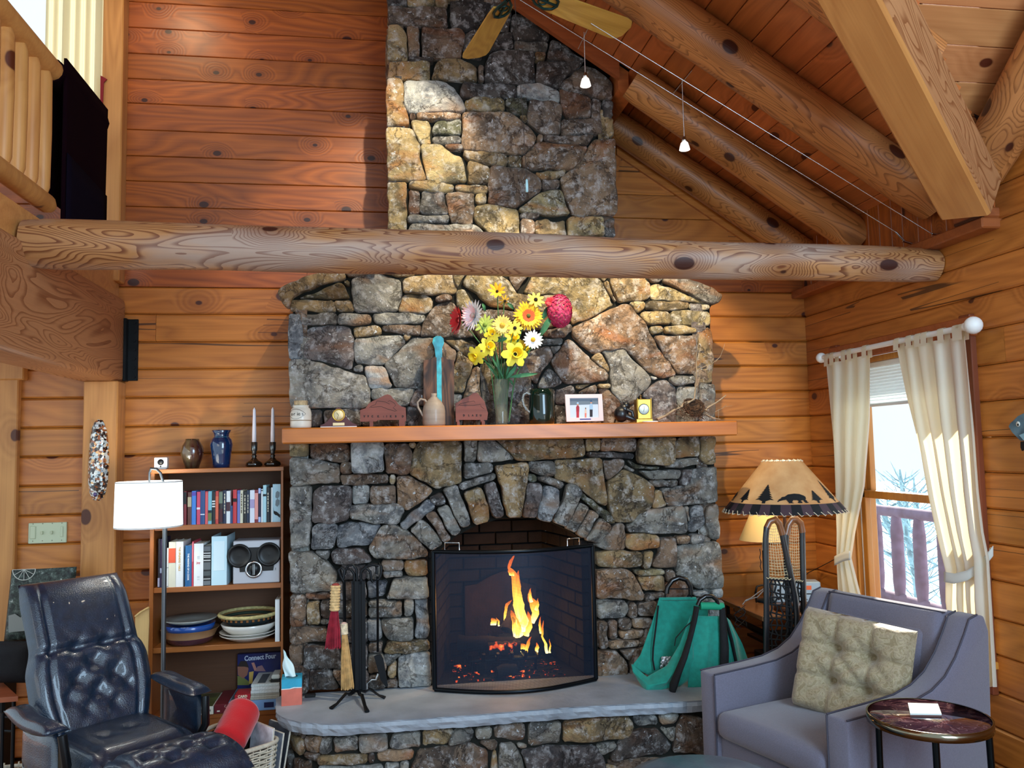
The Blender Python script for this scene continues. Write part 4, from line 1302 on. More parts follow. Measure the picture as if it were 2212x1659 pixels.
# dark pink hydrangea head of many florets
h_ = onY(1209, 672, -.62)
hy = thing('hydrangea', 'dark pink hydrangea head at the right of the bouquet', 'flower', h_)
m = MB()
for i in range(95):
    t = i/95; ph = math.acos(1-1.3*t); a = i*2.39996
    d = Vector((math.sin(ph)*math.cos(a), -math.cos(ph), math.sin(ph)*math.sin(a)))
    p = h_+Vector((d.x*.062, d.y*.05, d.z*.085))
    petals(m, p, d, 4, .002, .017, .016, cup=.15, jit=.4)
obj('florets', m, M('hydrangea_pink', 'b01848', .6, c2='d84878', vs=22), hy, fix=False)['kind'] = 'stuff'
m = MB(); petals(m, onY(1188, 652, -.64), Vector((-.3, -1, .2)), 7, .003, .03, .02, jit=.3, layers=2)
obj('side_floret', m, M('hydrangea_red', 'c02a3a', .6), hy, fix=False)
stem(hy, h_, .01, .004)
def leaf(px0, py0, px1, py1, y, wd, parent_label, group=None, y2=None):
    a, b_ = onY(px0, py0, y), onY(px1, py1, y2 or y); d = b_-a; s_ = d.cross(Vector((0, -1, 0))).normalized()*wd
    t = MB(); pts = []
    for i in range(7):
        u_ = i/6; ww = math.sin(PI*min(1, u_*.92+.05))**.8; p = a+d*u_+Vector((0, -.012*math.sin(u_*PI), 0))
        pts += [p-s_*ww, p+Vector((0, .004, 0)), p+s_*ww]
    fs = []
    for i in range(6): b0 = i*3; fs += [(b0, b0+1, b0+4, b0+3), (b0+1, b0+2, b0+5, b0+4)]
    t.add(pts, fs, True)
    o = obj('leaf', t, LEAF, parent_label, fix=False)
    return o
fo = thing('bouquet_foliage', 'green blades and leaves of the mantel bouquet', 'foliage', vtop)
for L_ in ((1098, 815, 1161, 807, .010, -.66), (1165, 728, 1192, 680, .016, -.62), (1172, 690, 1184, 662, .014, -.60), (1094, 818, 1116, 790, .010, -.68), (1088, 818, 1062, 770, .006, -.66), (1080, 818, 1072, 760, .006, -.64), (1092, 820, 1104, 760, .006, -.66), (1076, 818, 1040, 770, .006, -.63), (1096, 655, 1110, 668, .010, -.63), (1048, 672, 1042, 655, .008, -.62), (1074, 738, 1096, 730, .010, -.65), (1100, 820, 1108, 832, .006, -.66)):
    leaf(L_[0], L_[1], L_[2], L_[3], L_[5], L_[4], fo)
m = MB()
for k_ in range(10):
    a = rnd.uniform(-1, 1)
    m.tube([Vector((c.x+a*.016, c.y+rnd.uniform(-.012, .012), c.z+.02)), Vector((c.x+a*.022, c.y+rnd.uniform(-.015, .015), vtop.z)), Vector((c.x+a*.06, c.y+rnd.uniform(-.02, .02), vtop.z+.09)), Vector((c.x+a*.09, c.y, vtop.z+.15))], .0022, 5)
obj('twigs', m, M('green_twig', '4d7050', .6, var=.3), fo)

# green glass mug
c = base(1171, -.62); r_ = sx(1144, 1199, -.62)/2; h = z_at(1171, 841, -.62)-ZM
mg = thing('glass_mug', 'large dark green glass mug with clear handle on the mantel', 'mug', c)
obj('vessel', MB().lathe([(0, 0), (r_*.9, 0), (r_*.98, .012), (r_, h*.4), (r_*.94, h*.8), (r_*.92, h), (r_*.88, h), (r_*.9, h*.5), (r_*.85, .02), (0, .016)], c), M('bottle_green_glass', '021a14', .06, coat=.5), mg)
obj('handle', MB().tube([onY(px, py, -.63) for px, py in ((1146, 852), (1138, 848), (1131, 852), (1129, 864), (1132, 876), (1139, 886), (1147, 893), (1152, 897))], .0055, 10), M('clear_handle', 'dfe8e6', .05, trans=.8), mg)['label'] = 'clear glass handle'

# picture frame with family snapshot
y = -.655
t = thing('framed_photo', 'pink-white frame with a snapshot of three people in snow', 'picture frame', onY(1263, 910, y))
fo_ = [onY(*p, y) for p in ((1220.5, 852), (1300.5, 851), (1304, 909), (1224, 911))]
fi = [onY(*p, y) for p in ((1230.5, 860), (1292, 859.5), (1294, 901.5), (1232, 902.5))]
fr = MB()
for i in range(4):
    jn = (i+1) % 4
    fr.add([fo_[i], fo_[jn], fi[jn], fi[i]]+[p+Vector((0, .014, 0)) for p in (fo_[i], fo_[jn], fi[jn], fi[i])], [(0, 1, 2, 3), (4, 7, 6, 5), (0, 4, 5, 1), (3, 2, 6, 7)])
obj('frame', fr, M('frame_pink', 'e6d2d0', .5), t)
obj('backing', MB().poly([p+Vector((0, .008, 0)) for p in fi], (0, .006, 0)), WHITE, t)
yp = y+.0075
def flat(name, pts, col, parent, y_, th=.0004, rough=.7): return obj(name, MB().poly([onY(*p, y_) for p in pts], (0, -th, 0)), M('print_'+col, col, rough), parent)
flat('print', [(1230.5, 860), (1292, 859.5), (1294, 901.5), (1232, 902.5)], 'c6d4e4', t, yp)
flat('print', [(1231, 861), (1291.5, 860.5), (1292, 873), (1231, 875)], '6b7a88', t, yp-.0006)
def fig(parent, px, py, s_, coat, legs, hair, y_):
    flat('print', [(px-3.2*s_, py+14*s_), (px-3.6*s_, py+4*s_), (px-2*s_, py), (px+2*s_, py), (px+3.6*s_, py+4*s_), (px+3.2*s_, py+14*s_)], coat, parent, y_)
    flat('print', [(px-2.8*s_, py+27*s_), (px-3*s_, py+12*s_), (px+3*s_, py+12*s_), (px+2.8*s_, py+27*s_)], legs, parent, y_-.0004)
    flat('print', [(px+2.1*s_*math.cos(a), py-2.5*s_+2.6*s_*math.sin(a)) for a in [i*PI/4 for i in range(8)]], 'c79a82', parent, y_-.0008)
    flat('print', [(px-2.3*s_, py-3.5*s_), (px-1.6*s_, py-7*s_), (px+1.6*s_, py-7*s_), (px+2.3*s_, py-3.5*s_)], hair, parent, y_-.0012)
fig(t, 1248, 876, 1.0, '9c2a3a', 'b02c3c', '9fc4e0', yp-.0012)
fig(t, 1265, 885, .62, 'd8c0b0', 'd87a6a', '5a4a40', yp-.0012)
fig(t, 1277, 872, 1.05, '9cbcd8', '28262e', '31537a', yp-.0012)
flat('print', [(1252, 904.5), (1276, 904), (1277, 906.5), (1253, 907)], '3f4f9a', t, y-.0002)

# black bear carving
c = base(1350, -.60)
be = thing('bear_figurine', 'small black sitting bear figurine beside the gold clock', 'figurine', c)
BF = M('bear_black', '0d1016', .35, var=.3, coat=.3)
P = lambda px, py, dy=0: onY(px, py, -.60)+Vector((0, dy, 0))
m = MB().sphere(P(1342, 895), .042, 14, (.95, .9, 1.0)).sphere(P(1348, 884), .030, 12, (1.0, .9, 1.0)).sphere(P(1352, 876), .021, 12)
m.tube([P(1352, 876), P(1360, 880)], [.015, .009], 8).sphere(P(1347, 869), .006, 6).sphere(P(1354, 868), .006, 6)
m.tube([P(1352, 886, -.02), P(1362, 890, -.03), P(1364, 900, -.03)], [.012, .009, .008], 8).tube([P(1350, 900, -.02), P(1362, 905, -.03), P(1368, 907, -.03)], [.016, .013, .009], 8)
obj('body', m, BF, be)

# gold carriage clock with pale dial
c = base(1390, -.62); y = -.62
t = thing('carriage_clock', 'square gold travel clock with a round pale dial on the mantel', 'clock', c)
a, b_ = onY(1375, 862, y), onY(1408, 905, y)
obj('case', MB().box(a.x, b_.x, y, y+.05, b_.z, a.z, .003), GOLD, t)
cc = onY(1391, 884, y-.001); dm = Matrix.Translation(cc) @ Matrix.Rotation(PI/2, 4, 'X')
obj('dial', MB().lathe([(0, .001), (.0265, .001), (.0265, 0)], n=28).xf(dm), M('pale_dial', 'cfe2e2', .3), t)
obj('bezel', MB().lathe([(.0262, 0), (.0275, .003), (.029, 0)], n=28).xf(dm), INK, t)
obj('hand', MB().box(-.0007, .0007, -.002, .018, .0012, .002).xf(dm), INK, t); obj('hand', MB().box(-.001, .001, -.002, .012, .0012, .002).xf(dm @ Matrix.Rotation(R(170), 4, 'Z')), INK, t)
for px in (1377, 1406):
    q = onY(px, 862, y); obj('column', MB().tube([(q.x, y-.003, b_.z), (q.x, y-.003, a.z+.004)], .003, 6), GOLD, t)
obj('top_knob', MB().lathe([(0, 0), (.012, 0), (.008, .006), (.004, .012), (.009, .018), (.004, .024), (0, .026)], (onY(1387, 862, y).x, y+.025, a.z), 12), M('aged_brass', '5c4426', .4, .8), t)
obj('foot_plate', MB().box(a.x-.004, b_.x+.004, y-.004, y+.054, ZM, b_.z, .001), GOLD, t)
q = base(1405, -.67)
tag(obj('oval_dish', MB().lathe([(0, 0), (.038, 0), (.041, .004), (.039, .007), (0, .006)], q, 24), WHITE, origin=q), 'flat round white disc lying before the gold clock', 'dish')
# branch with bird's nest
NEST = M('dry_grass', '4c3524', .95, var=.45, vs=60)
TWIG = M('bleached_twig', '8f7d66', .85, var=.3, vs=30)
q = base(1500, -.60)
ne = thing('bird_nest', "brown bird's nest of dry grass built on a bleached branch", 'nest', q)
nc = onY(1498, 878, -.60)
m = MB(); rr2 = random.Random(3)
for i in range(240):
    a = rr2.uniform(0, 2*PI); ln = rr2.uniform(.5, 1.6); rr = .031+rr2.uniform(-.007, .016); tilt = rr2.uniform(-.5, .5)
    pts = []
    for k_ in range(5):
        t_ = a+ln*k_/4; p = Vector((math.cos(t_)*rr*1.25, math.sin(t_)*rr*.55-.006, math.sin(t_)*rr+math.cos(t_*2+tilt)*.008+tilt*.012))
        pts.append(nc+p+Vector((0, rr2.uniform(-.01, .012), 0)))
    m.tube(pts, rr2.uniform(.0007, .0014), 4, caps=False)
for i in range(150):
    p = nc+Vector((rr2.uniform(-.08, .06), rr2.uniform(-.03, .02), rr2.uniform(-.055, -.005))); p.z = max(p.z, ZM+.004)
    d = Vector((rr2.uniform(-.04, .04), rr2.uniform(-.02, .02), rr2.uniform(-.02, .02)))
    e = p+d; e.z = max(e.z, ZM+.003); m.tube([p, (p+e)/2+Vector((0, 0, .004)), e], rr2.uniform(.0007, .0016), 4, caps=False)
o = obj('woven_grass', m, NEST, ne); o['kind'] = 'stuff'
obj('nest_cup', MB().lathe([(0, -.018), (.024, -.012), (.034, .008), (.030, .010), (.018, -.006), (0, -.010)], n=20).xf(Matrix.Translation(nc) @ Ro(58, 'X')), NEST, ne)
m = MB()
def br_(pts, r0, r1, y=-.60, dy=0.0):
    w_ = [onY(px, py, y+dy*i) for i, (px, py) in enumerate(pts)]; n_ = len(w_)
    m.tube(w_, [r0+(r1-r0)*i/(n_-1) for i in range(n_)], 6)
br_([(1420, 906), (1438, 898), (1456, 886), (1470, 880), (1500, 862), (1503, 835), (1505, 800), (1504, 770), (1508, 745)], .008, .0015)
br_([(1505, 835), (1512, 815), (1514, 780)], .003, .001)
br_([(1504, 800), (1525, 790), (1538, 786), (1550, 775)], .0025, .0008)
br_([(1545, 782), (1556, 770), (1562, 755), (1566, 742)], .0015, .0007)
br_([(1510, 905), (1530, 880), (1550, 868), (1568, 854)], .006, .003)
br_([(1520, 893), (1540, 903), (1556, 906)], .005, .003)
br_([(1544, 890), (1556, 884), (1566, 879), (1582, 876)], .0016, .0007)
br_([(1552, 884), (1552, 896), (1552, 903)], .0014, .001)
br_([(1562, 880), (1570, 874)], .0012, .0007)
br_([(1503, 815), (1492, 800), (1496, 780)], .002, .0008)
br_([(1470, 880), (1478, 870), (1492, 866)], .005, .003)
obj('branch', m, TWIG, ne)

# ------------------------------------------------------------------ fire screen, fire, tools
IRON = M('black_iron', '0e1217', .42, .5, var=.2, vs=20)
FRM = M('satin_steel_frame', '10161c', .3, .7)
ya, yb2 = -.60, -.60
zt = onY(1110, 1192, -.74).z
sc0, sc1 = .243, 1.06
def scr(u, v):
    x = sc0+(sc1-sc0)*u; bow = math.sin(u*PI)*.13
    return Vector((x, -.585-bow, ZH+.012+(1.068-ZH-.012)*v))
fs_ = thing('fire_screen', 'curved black mesh fire screen with metal frame and two handles', 'fire screen', (.65, -.66, ZH))
obj('frame', MB().tube([scr(i/24, 1) for i in range(25)], .011, 6).tube([scr(i/24, 0) for i in range(25)], .011, 6).tube([scr(0, 0), scr(0, .5), scr(0, 1)], .012, 6).tube([scr(1, 0), scr(1, .5), scr(1, 1)], .012, 6), FRM, fs_)
MESH = NT('screen_mesh'); MESH.set(Base_Color=(.010, .022, .05, 1), Roughness=.5, Metallic=.4)
tc = MESH.n('TexCoord'); uvs = MESH.n('SeparateXYZ', {0: (tc, 3)})
# fine wire weave: two families of wires, gaps let the fire show
fx = MESH.math('PINGPONG', MESH.math('MULTIPLY', (uvs, 0), 380.0), .5); fz = MESH.math('PINGPONG', MESH.math('MULTIPLY', (uvs, 2), 380.0), .5)
wire = MESH.math('MAXIMUM', MESH.math('GREATER_THAN', fx, .33), MESH.math('GREATER_THAN', fz, .33)); MESH.set(Alpha=wire)
obj('mesh_panel', MB().grid(lambda u, v: scr(u, v), 24, 2), MESH.m, fs_, fix=False)
for u_ in ((.07, .155), (.82, .905)):
    a, b_ = scr(u_[0], 1), scr(u_[1], 1); up = Vector((0, 0, .045)); obj('handle', MB().tube([a, a+up, b_+up, b_], .0035, 6), CHROME, fs_)

FBZ = .384
CHAR = M('charred_log', '15110f', .9, var=.5, vs=14, bump=1.0, bs=25)
GLOWING = NT('glowing_char')
tcg = GLOWING.n('TexCoord'); ng = GLOWING.n('TexNoise', {'Vector': (tcg, 3), 'Scale': 22.0, 'Detail': 4.0})
rg = GLOWING.ramp(ng, [(.56, (0, 0, 0)), (.63, (.6, .06, .01)), (.74, (1, .40, .06))]); GLOWING.set(Base_Color=(.02, .015, .012, 1), Emission_Color=rg, Emission_Strength=2.5, Roughness=.9)
fb = thing('fireback', 'dark cast iron fireback plate with arched top behind the fire', 'fireback', (.64, .085, FBZ))
P = lambda px, py: onY(px, py, .07)
q = [P(1005, 1420), P(1004, 1266), P(1030, 1262), P(1056, 1246), (P(1085, 1234)), P(1110, 1236), P(1130, 1258), P(1158, 1266), P(1160, 1420)]
q = [Vector((p.x, .07, max(p.z, FBZ))) for p in q]
obj('plate', MB().poly(q, (0, .018, 0)), M('rusty_iron', '2e1f1b', .8, .3, var=.4, vs=12, bump=.6), fb)
gr = thing('fire_grate', 'black iron log grate with front bars under the burning logs', 'grate', (.62, -.2, FBZ))
for k_ in range(6):
    x = .44+k_*.075; obj('bar', MB().tube([(x, -.36, FBZ+.115), (x, -.34, FBZ+.075), (x, -.02, FBZ+.075), (x, .0, FBZ+.14)], .009, 6), IRON, gr)
for x in (.46, .80):
    for yy in (-.30, -.05): obj('leg', MB().tube([(x, yy, FBZ), (x, yy, FBZ+.07)], .009, 6), IRON, gr)
obj('cross_bar', MB().tube([(.42, -.30, FBZ+.066), (.84, -.30, FBZ+.066)], .009, 6), IRON, gr); obj('cross_bar', MB().tube([(.42, -.05, FBZ+.066), (.84, -.05, FBZ+.066)], .009, 6), IRON, gr)
def fire_log(p0, p1, r_, label, mat=CHAR):
    p0, p1 = Vector(p0), Vector(p1); mm = MB(); pts = []; rs = []
    for i in range(8): t_ = i/7; pts.append(p0.lerp(p1, t_)+Vector((0, 0, noise.noise(Vector((t_*3, r_*50, 1)))*.012))); rs.append(r_*(1+.25*noise.noise(Vector((t_*5, p0.x*9, 2)))))
    mm.tube(pts, rs, 9); o = obj('firewood', mm, mat, origin=p0); return tag(o, label, 'firewood')
fire_log((.40, -.16, FBZ+.135), (.70, -.24, FBZ+.125), .042, 'charred log lying across the left of the fire')
fire_log((.62, -.14, FBZ+.115), (.90, -.06, FBZ+.135), .045, 'charred log end sticking out on the right of the fire')
fire_log((.55, -.28, FBZ+.12), (.72, -.30, FBZ+.12), .036, 'glowing split log at the front centre of the fire', GLOWING.m)
fire_log((.66, -.20, FBZ+.20), (.715, -.12, FBZ+.30), .034, 'black upright log chunk amid the tall flame')
fire_log((.50, -.33, FBZ+.034), (.60, -.20, FBZ+.034), .032, 'small charred log under the grate at the left')
fire_log((.68, -.30, FBZ+.034), (.74, -.18, FBZ+.034), .030, 'small charred log under the grate at the right')
fire_log((.575, -.42, FBZ+.034), (.68, -.41, FBZ+.034), .030, 'short burnt log end in the ashes before the grate')
m = MB()
for i in range(260):
    x, yy = rnd.uniform(.36, .94), rnd.uniform(-.44, -.02); s_ = rnd.uniform(.004, .012)
    m.box(x-s_, x+s_, yy-s_*.7, yy+s_*.7, FBZ-.002, FBZ+s_*.8)
em = obj('ember_bed', m, GLOWING.m, origin=(.6, -.3, FBZ)); em['kind'] = 'stuff'; tag(em, 'bed of glowing embers and ash on the firebox floor', 'embers')
FL = NT('flame'); tf = FL.n('TexCoord'); ge = FL.n('SeparateXYZ', {0: (tf, 0)})
nf = FL.n('TexNoise', {'Vector': FL.n('Mapping', {0: (tf, 3), 3: (16, 16, 5)}), 'Scale': 1.0, 'Detail': 3.0, 'Distortion': 1.5})
hh = FL.math('ADD', (ge, 2), FL.math('MULTIPLY', FL.math('SUBTRACT', nf, .5), .9))
fc = FL.ramp(hh, [(.0, (1, .78, .30)), (.25, (1, .55, .07)), (.6, (1, .32, .02)), (.95, (.9, .14, .01))])
FL.set(Base_Color=(0, 0, 0, 1), Emission_Color=fc, Roughness=1.0, Specular_IOR_Level=0.0, Emission_Strength=FL.n('MapRange', {0: hh, 1: 0.0, 2: 1.0, 3: 5.5, 4: 1.4}), Alpha=FL.n('MapRange', {0: FL.math('ADD', nf, FL.math('MULTIPLY', (ge, 2), -.18)), 1: .24, 2: .44, 3: .25, 4: .95}))
def tongue(pts, wd, parent, y):
    """one flame tongue following the measured line pts (px), wd = half width per point in px"""
    mm = MB(); w_ = [onY(*p, y) for p in pts]; k_ = (w_[0]-CAM).length/F
    rs = [max(.0015, x*k_*1.25) for x in wd]
    # refine
    W_, R_ = [], []
    for i in range(len(w_)-1):
        for j_ in range(3):
            t_ = j_/3; W_.append(w_[i].lerp(w_[i+1], t_)+Vector((noise.noise(Vector((i+t_, y*9, 0)))*.006, 0, 0))); R_.append((rs[i]*(1-t_)+rs[i+1]*t_)*(1+.25*noise.noise(Vector((i*2+t_*3, y*7, 5)))))
    W_.append(w_[-1]); R_.append(.0012)
    mm.tube(W_, R_, 10, squash=.5); return obj('flame_tongue', mm, FL.m, parent)
fla = thing('fire_flames', 'tall orange and yellow flames rising from the burning logs', 'flames', (.66, -.2, FBZ+.12))
tongue([(1127, 1362), (1128, 1340), (1122, 1315), (1118, 1290), (1114, 1265), (1112, 1245), (1106, 1235), (1100, 1226), (1103, 1212), (1111, 1200)], [13, 18, 17, 16, 12, 12, 9, 5, 5, 2], fla, -.20)
tongue([(1128, 1350), (1122, 1310), (1120, 1275), (1118, 1248), (1120, 1232)], [8, 10, 8, 7, 1], fla, -.23)
tongue([(1150, 1345), (1156, 1325), (1154, 1305), (1146, 1295), (1140, 1283)], [7, 11, 14, 9, 1], fla, -.15)
tongue([(1158, 1318), (1161, 1306), (1162, 1292)], [6, 4, 1], fla, -.15)
tongue([(1110, 1240), (1102, 1240), (1097, 1232)], [6, 5, 1], fla, -.2)
tongue([(1092, 1348), (1090, 1325), (1096, 1306), (1106, 1296)], [4, 4, 5, 1], fla, -.17)
tongue([(1066, 1350), (1066, 1342), (1062, 1335)], [5, 5, 1], fla, -.15)
tongue([(1078, 1352), (1076, 1342), (1072, 1334)], [3, 3, 1], fla, -.16)
tongue([(1135, 1420), (1138, 1400), (1141, 1388), (1148, 1375)], [4, 5, 5, 1], fla, -.31)
tongue([(1182, 1410), (1178, 1392), (1172, 1375), (1172, 1358), (1174, 1340)], [5, 4, 3, 3, 1], fla, -.18)
tongue([(1188, 1410), (1188, 1395), (1187, 1380)], [3, 2, 1], fla, -.18)
tongue([(1168, 1368), (1165, 1350), (1168, 1332)], [3, 4, 1], fla, -.14)
for px in (1070, 1100, 1112, 1122, 1160): tongue([(px, 1408), (px+1, 1398), (px-1, 1388)], [5, 5, 2], fla, -.22)
tongue([(1120, 1372), (1116, 1350), (1108, 1330), (1104, 1318)], [16, 14, 8, 2], fla, -.22)
tongue([(1136, 1372), (1142, 1352), (1144, 1335), (1140, 1320)], [10, 10, 7, 2], fla, -.19)
tongue([(1102, 1405), (1112, 1398), (1128, 1396), (1142, 1400)], [6, 9, 9, 4], fla, -.25)
tongue([(1148, 1300), (1143, 1284), (1147, 1270)], [6, 5, 1], fla, -.16)
light('POINT', 'firelight', (.66, -.22, FBZ+.33), FIRE_W, (1, .45, .14), shadow_soft_size=.08)

# fireplace tool stand
def P(px, py, y=-.72): return onY(px, py, y)
sb = onZ(772, 1508, ZH)
ts = thing('tool_stand', 'black iron fireplace tool stand with a bundle of rods and curled feet', 'tool stand', sb)
ys = sb.y
T = lambda px, py, dy=0: onY(px, py, ys+dy)
for px, dy in ((764, .01), (771, -.012), (779, .005), (786, -.006)):
    a, b_ = T(px-1, 1255, dy), T(px, 1490, dy); obj('rod', MB().box(a.x-.0088, a.x+.0088, ys+dy-.0088, ys+dy+.0088, b_.z, a.z), IRON, ts)
def zfoot(pts, r_): return MB().tube(pts, r_, 7, squash=.6)
cpt = T(773, 1490)
for fx, fy in ((715, 1530), (832, 1507), (793, 1537), (755, 1500)):
    e = onZ(fx, fy, ZH+.006); mid = cpt.lerp(e, .45); mid.z = ZH+.045
    obj('foot', zfoot([cpt, cpt.lerp(mid, .6)+Vector((0, 0, -.012)), mid, e.lerp(mid, .4)+Vector((0, 0, -.006)), e], [.009, .009, .009, .008, .012]), IRON, ts)
for pts in (((765, 1262), (765, 1240), (758, 1230), (748, 1228), (744, 1240)), ((772, 1262), (770, 1230), (763, 1220), (752, 1222), (746, 1232)), ((785, 1262), (778, 1245), (782, 1230), (792, 1227), (800, 1235), (802, 1252), (806, 1258)), ((779, 1262), (780, 1236), (790, 1224), (806, 1220), (818, 1222))):
    obj('hook', MB().tube([T(*p) for p in pts], .007, 6), IRON, ts)
# poker and shovel hanging from the hooks
pk = thing('fireplace_tongs', 'black iron tool hanging at the left hook of the tool stand', 'tongs', T(738, 1230))
obj('shaft', MB().tube([T(743, 1255), T(744, 1300), T(744, 1345)], .008, 4), IRON, pk)
obj('handle', MB().tube([T(743, 1258), T(736, 1245), T(732, 1232), T(738, 1225), T(744, 1232), T(742, 1250)], .008, 6), IRON, pk)
sh = thing('fireplace_shovel', 'black iron ash shovel hanging at the right hook of the tool stand', 'shovel', T(816, 1230))
obj('shaft', MB().tube([T(815, 1245), T(816, 1320), T(816, 1408)], .006, 4), IRON, sh)
obj('handle', MB().tube([T(814, 1240), T(813, 1222), T(819, 1216), T(824, 1224), T(824, 1238), T(820, 1250), T(815, 1252)], .0065, 6), IRON, sh)
bl = [T(808, 1419), T(822, 1414), T(828, 1424), T(838, 1482), T(834, 1486), T(822, 1470)]
obj('blade', MB().poly([p+Vector((0, .02, 0)) for p in bl], (0, -.012, 0)), IRON, sh)
# hearth brushes
def brush(label, top_px, bot_px, wt, wb_, straw, wrap, capc, y, wrap_len, name='hearth_brush'):
    a, b_ = onY(*top_px, y), onY(*bot_px, y); k_ = (a-CAM).length/F; d = b_-a
    t = thing(name, label, 'brush', b_)
    q = Vector((0, 0, 1)).rotation_difference(-d.normalized()).to_matrix().to_4x4()
    L = d.length; wl = L*wrap_len
    m1 = MB()
    for i in range(9): z = L-wl*i/9; m1.lathe([(wt*k_*.8, z), (wt*k_, z-wl/18), (wt*k_*.8, z-wl/9)], n=12)
    m1.xf(Matrix.Translation(b_) @ q); obj('bound_handle', m1, M('wrap_'+wrap, wrap, .8, var=.25, vs=60), t)
    m2 = MB(); r2 = random.Random(5)
    for i in range(170):
        an = r2.uniform(0, 2*PI); u_ = math.sqrt(r2.random()); r0 = wt*k_*.62*u_; r1 = wb_*k_*u_
        zz = r2.uniform(0, L*.06)
        m2.tube([(math.cos(an)*r0, math.sin(an)*r0*.6, L-wl*.98), (math.cos(an)*(r0+r1)*.55, math.sin(an)*(r0+r1)*.33, (L-wl)*.5), (math.cos(an)*r1, math.sin(an)*r1*.5, zz)], .0016, 3, caps=False)
    m2.xf(Matrix.Translation(b_) @ q); o = obj('bristles', m2, M('straw_'+straw, straw, .85, var=.3, vs=30), t); o['kind'] = 'stuff'
    obj('core', MB().lathe([(0, L*.08), (wb_*k_*.72, L*.08), (wt*k_*.6, L-wl), (0, L-wl)], n=12).xf(Matrix.Translation(b_) @ q @ Matrix.Diagonal((1, .55, 1, 1))), M('straw_'+straw, straw, .85), t)
    obj('cap', MB().sphere(a, wt*k_*.75, 10, (1, 1, .5)), M('cap_'+capc, capc, .8), t)
brush('red bristle hearth brush with a woven straw handle', (725, 1264), (719, 1402), 11, 16, '9a2436', 'd8b782', '8a3a34', ys-.035, .40)
brush('natural straw hearth whisk hanging below the red brush', (743, 1347), (751, 1490), 8, 13, 'c8a066', 'e2d2b4', 'c8a8a0', ys-.03, .16)
# small keyholder / gas key at the stones, black fitting on the slab
q = onY(805, 1470, -.52)
gk = thing('gas_key', 'small chrome elbow valve at the foot of the stones', 'valve', q)
obj('pipe', MB().tube([onY(793, 1475, -.53), onY(803, 1468, -.53), onY(812, 1468, -.53), onY(817, 1455, -.53)], .006, 8).tube([onY(793, 1492, -.53), onY(793, 1475, -.53)], .006, 8), CHROME, gk)
q = onZ(668, 1506, ZH)
tag(obj('igniter', MB().box(q.x-.02, q.x+.03, q.y-.012, q.y+.012, ZH, ZH+.016, .003), DARK, origin=q), 'small flat black lighter on the hearth slab behind the tissue box', 'lighter')

# tissue box
q = onZ(630, 1524, ZH); y = q.y
t = thing('tissue_box', 'cube tissue box, turquoise above and coral below, on the hearth', 'tissue box', q, R(4))
x0_, x1_ = onY(607, 1520, y-.0).x, onY(651, 1520, y).x; H = onY(630, 1467, y).z-ZH; D_ = .105; W_ = x1_-x0_
CORAL = M('coral_print', 'd2705e', .6, var=.15, vs=12); TQ = M('turquoise_print', '2f9fc0', .6, var=.2, vs=10)
obj('box', MB().box(-W_/2, W_/2, 0, D_, 0, H*.64), CORAL, t, local=True)['label'] = 'coral lower part'
obj('upper_print', MB().box(-W_/2, W_/2, 0, D_, H*.64, H), TQ, t, local=True)['label'] = 'turquoise upper part'
m = MB().poly([(-W_/2-.0004, -.0006, H*.62), (-W_*.1, -.0006, H*.62), (W_*.15, -.0006, H*.66), (W_/2, -.0006, H*.64), (W_/2, -.0006, H*.67), (W_*.12, -.0006, H*.69), (-W_*.1, -.0006, H*.65), (-W_/2, -.0006, H*.65)], (0, .0006, 0))
obj('wave_stripe', m, WHITE, t, local=True)
obj('slot', MB().lathe([(0, 0), (W_*.3, 0), (W_*.3, .0008), (0, .0008)], (0, D_*.45, H), 16), M('slot_dark', '2a5a6a', .8), t, local=True)
def tissue(u, v):
    z = H-.01+v*.125; wv = .5-.25*v+.1*math.sin(v*5); x = (u-.5)*W_*wv*1.1-W_*.05-v*.03+math.sin(v*9+u*3)*.003
    return Vector((x, D_*.45+math.sin(u*6+v*4)*.012*(1-v*.3), z+(.02*(1-u) if v > .95 else 0)))
obj('tissue', MB().grid(tissue, 8, 10), M('tissue_paper', 'dff6f8', .8, sheen=.2), t, local=True, fix=False)['label'] = 'white tissue pulled up'

# ------------------------------------------------------------------ green log carrier
CAN = M('green_canvas', '0c8a78', .75, var=.12, vs=40, bump=.2, bs=260, sheen=.3)
WEB = M('black_webbing', '0b0b0e', .8, var=.3, vs=50, bump=.3, bs=200)
lc = thing('log_carrier', 'big green canvas log carrier with black webbing handles standing on the hearth', 'log carrier', onZ(1490, 1480, ZH))
def sheet(name, rows_, mat, ns=10, thick=(0, .004, 0), parent=lc, fold=.008):
    """cloth between measured rows of (px, py, y) points"""
    W_ = []
    for rw in rows_: W_.append([onY(*p) for p in rw])
    def fn(u, v):
        fv = v*(len(W_)-1); i = min(int(fv), len(W_)-2); tv = fv-i
        def rowp(rw):
            fu = u*(len(rw)-1); j_ = min(int(fu), len(rw)-2); tu = fu-j_; tu = tu*tu*(3-2*tu)*.5+tu*.5; return rw[j_].lerp(rw[j_+1], tu)
        p = rowp(W_[i]).lerp(rowp(W_[i+1]), tv)
        return p+Vector((0, math.sin(u*9+v*3)*fold*(v*(1-v)*3+.2), 0))
    return obj(name, MB().grid(fn, ns*2, ns*2, thick=thick), mat, parent)
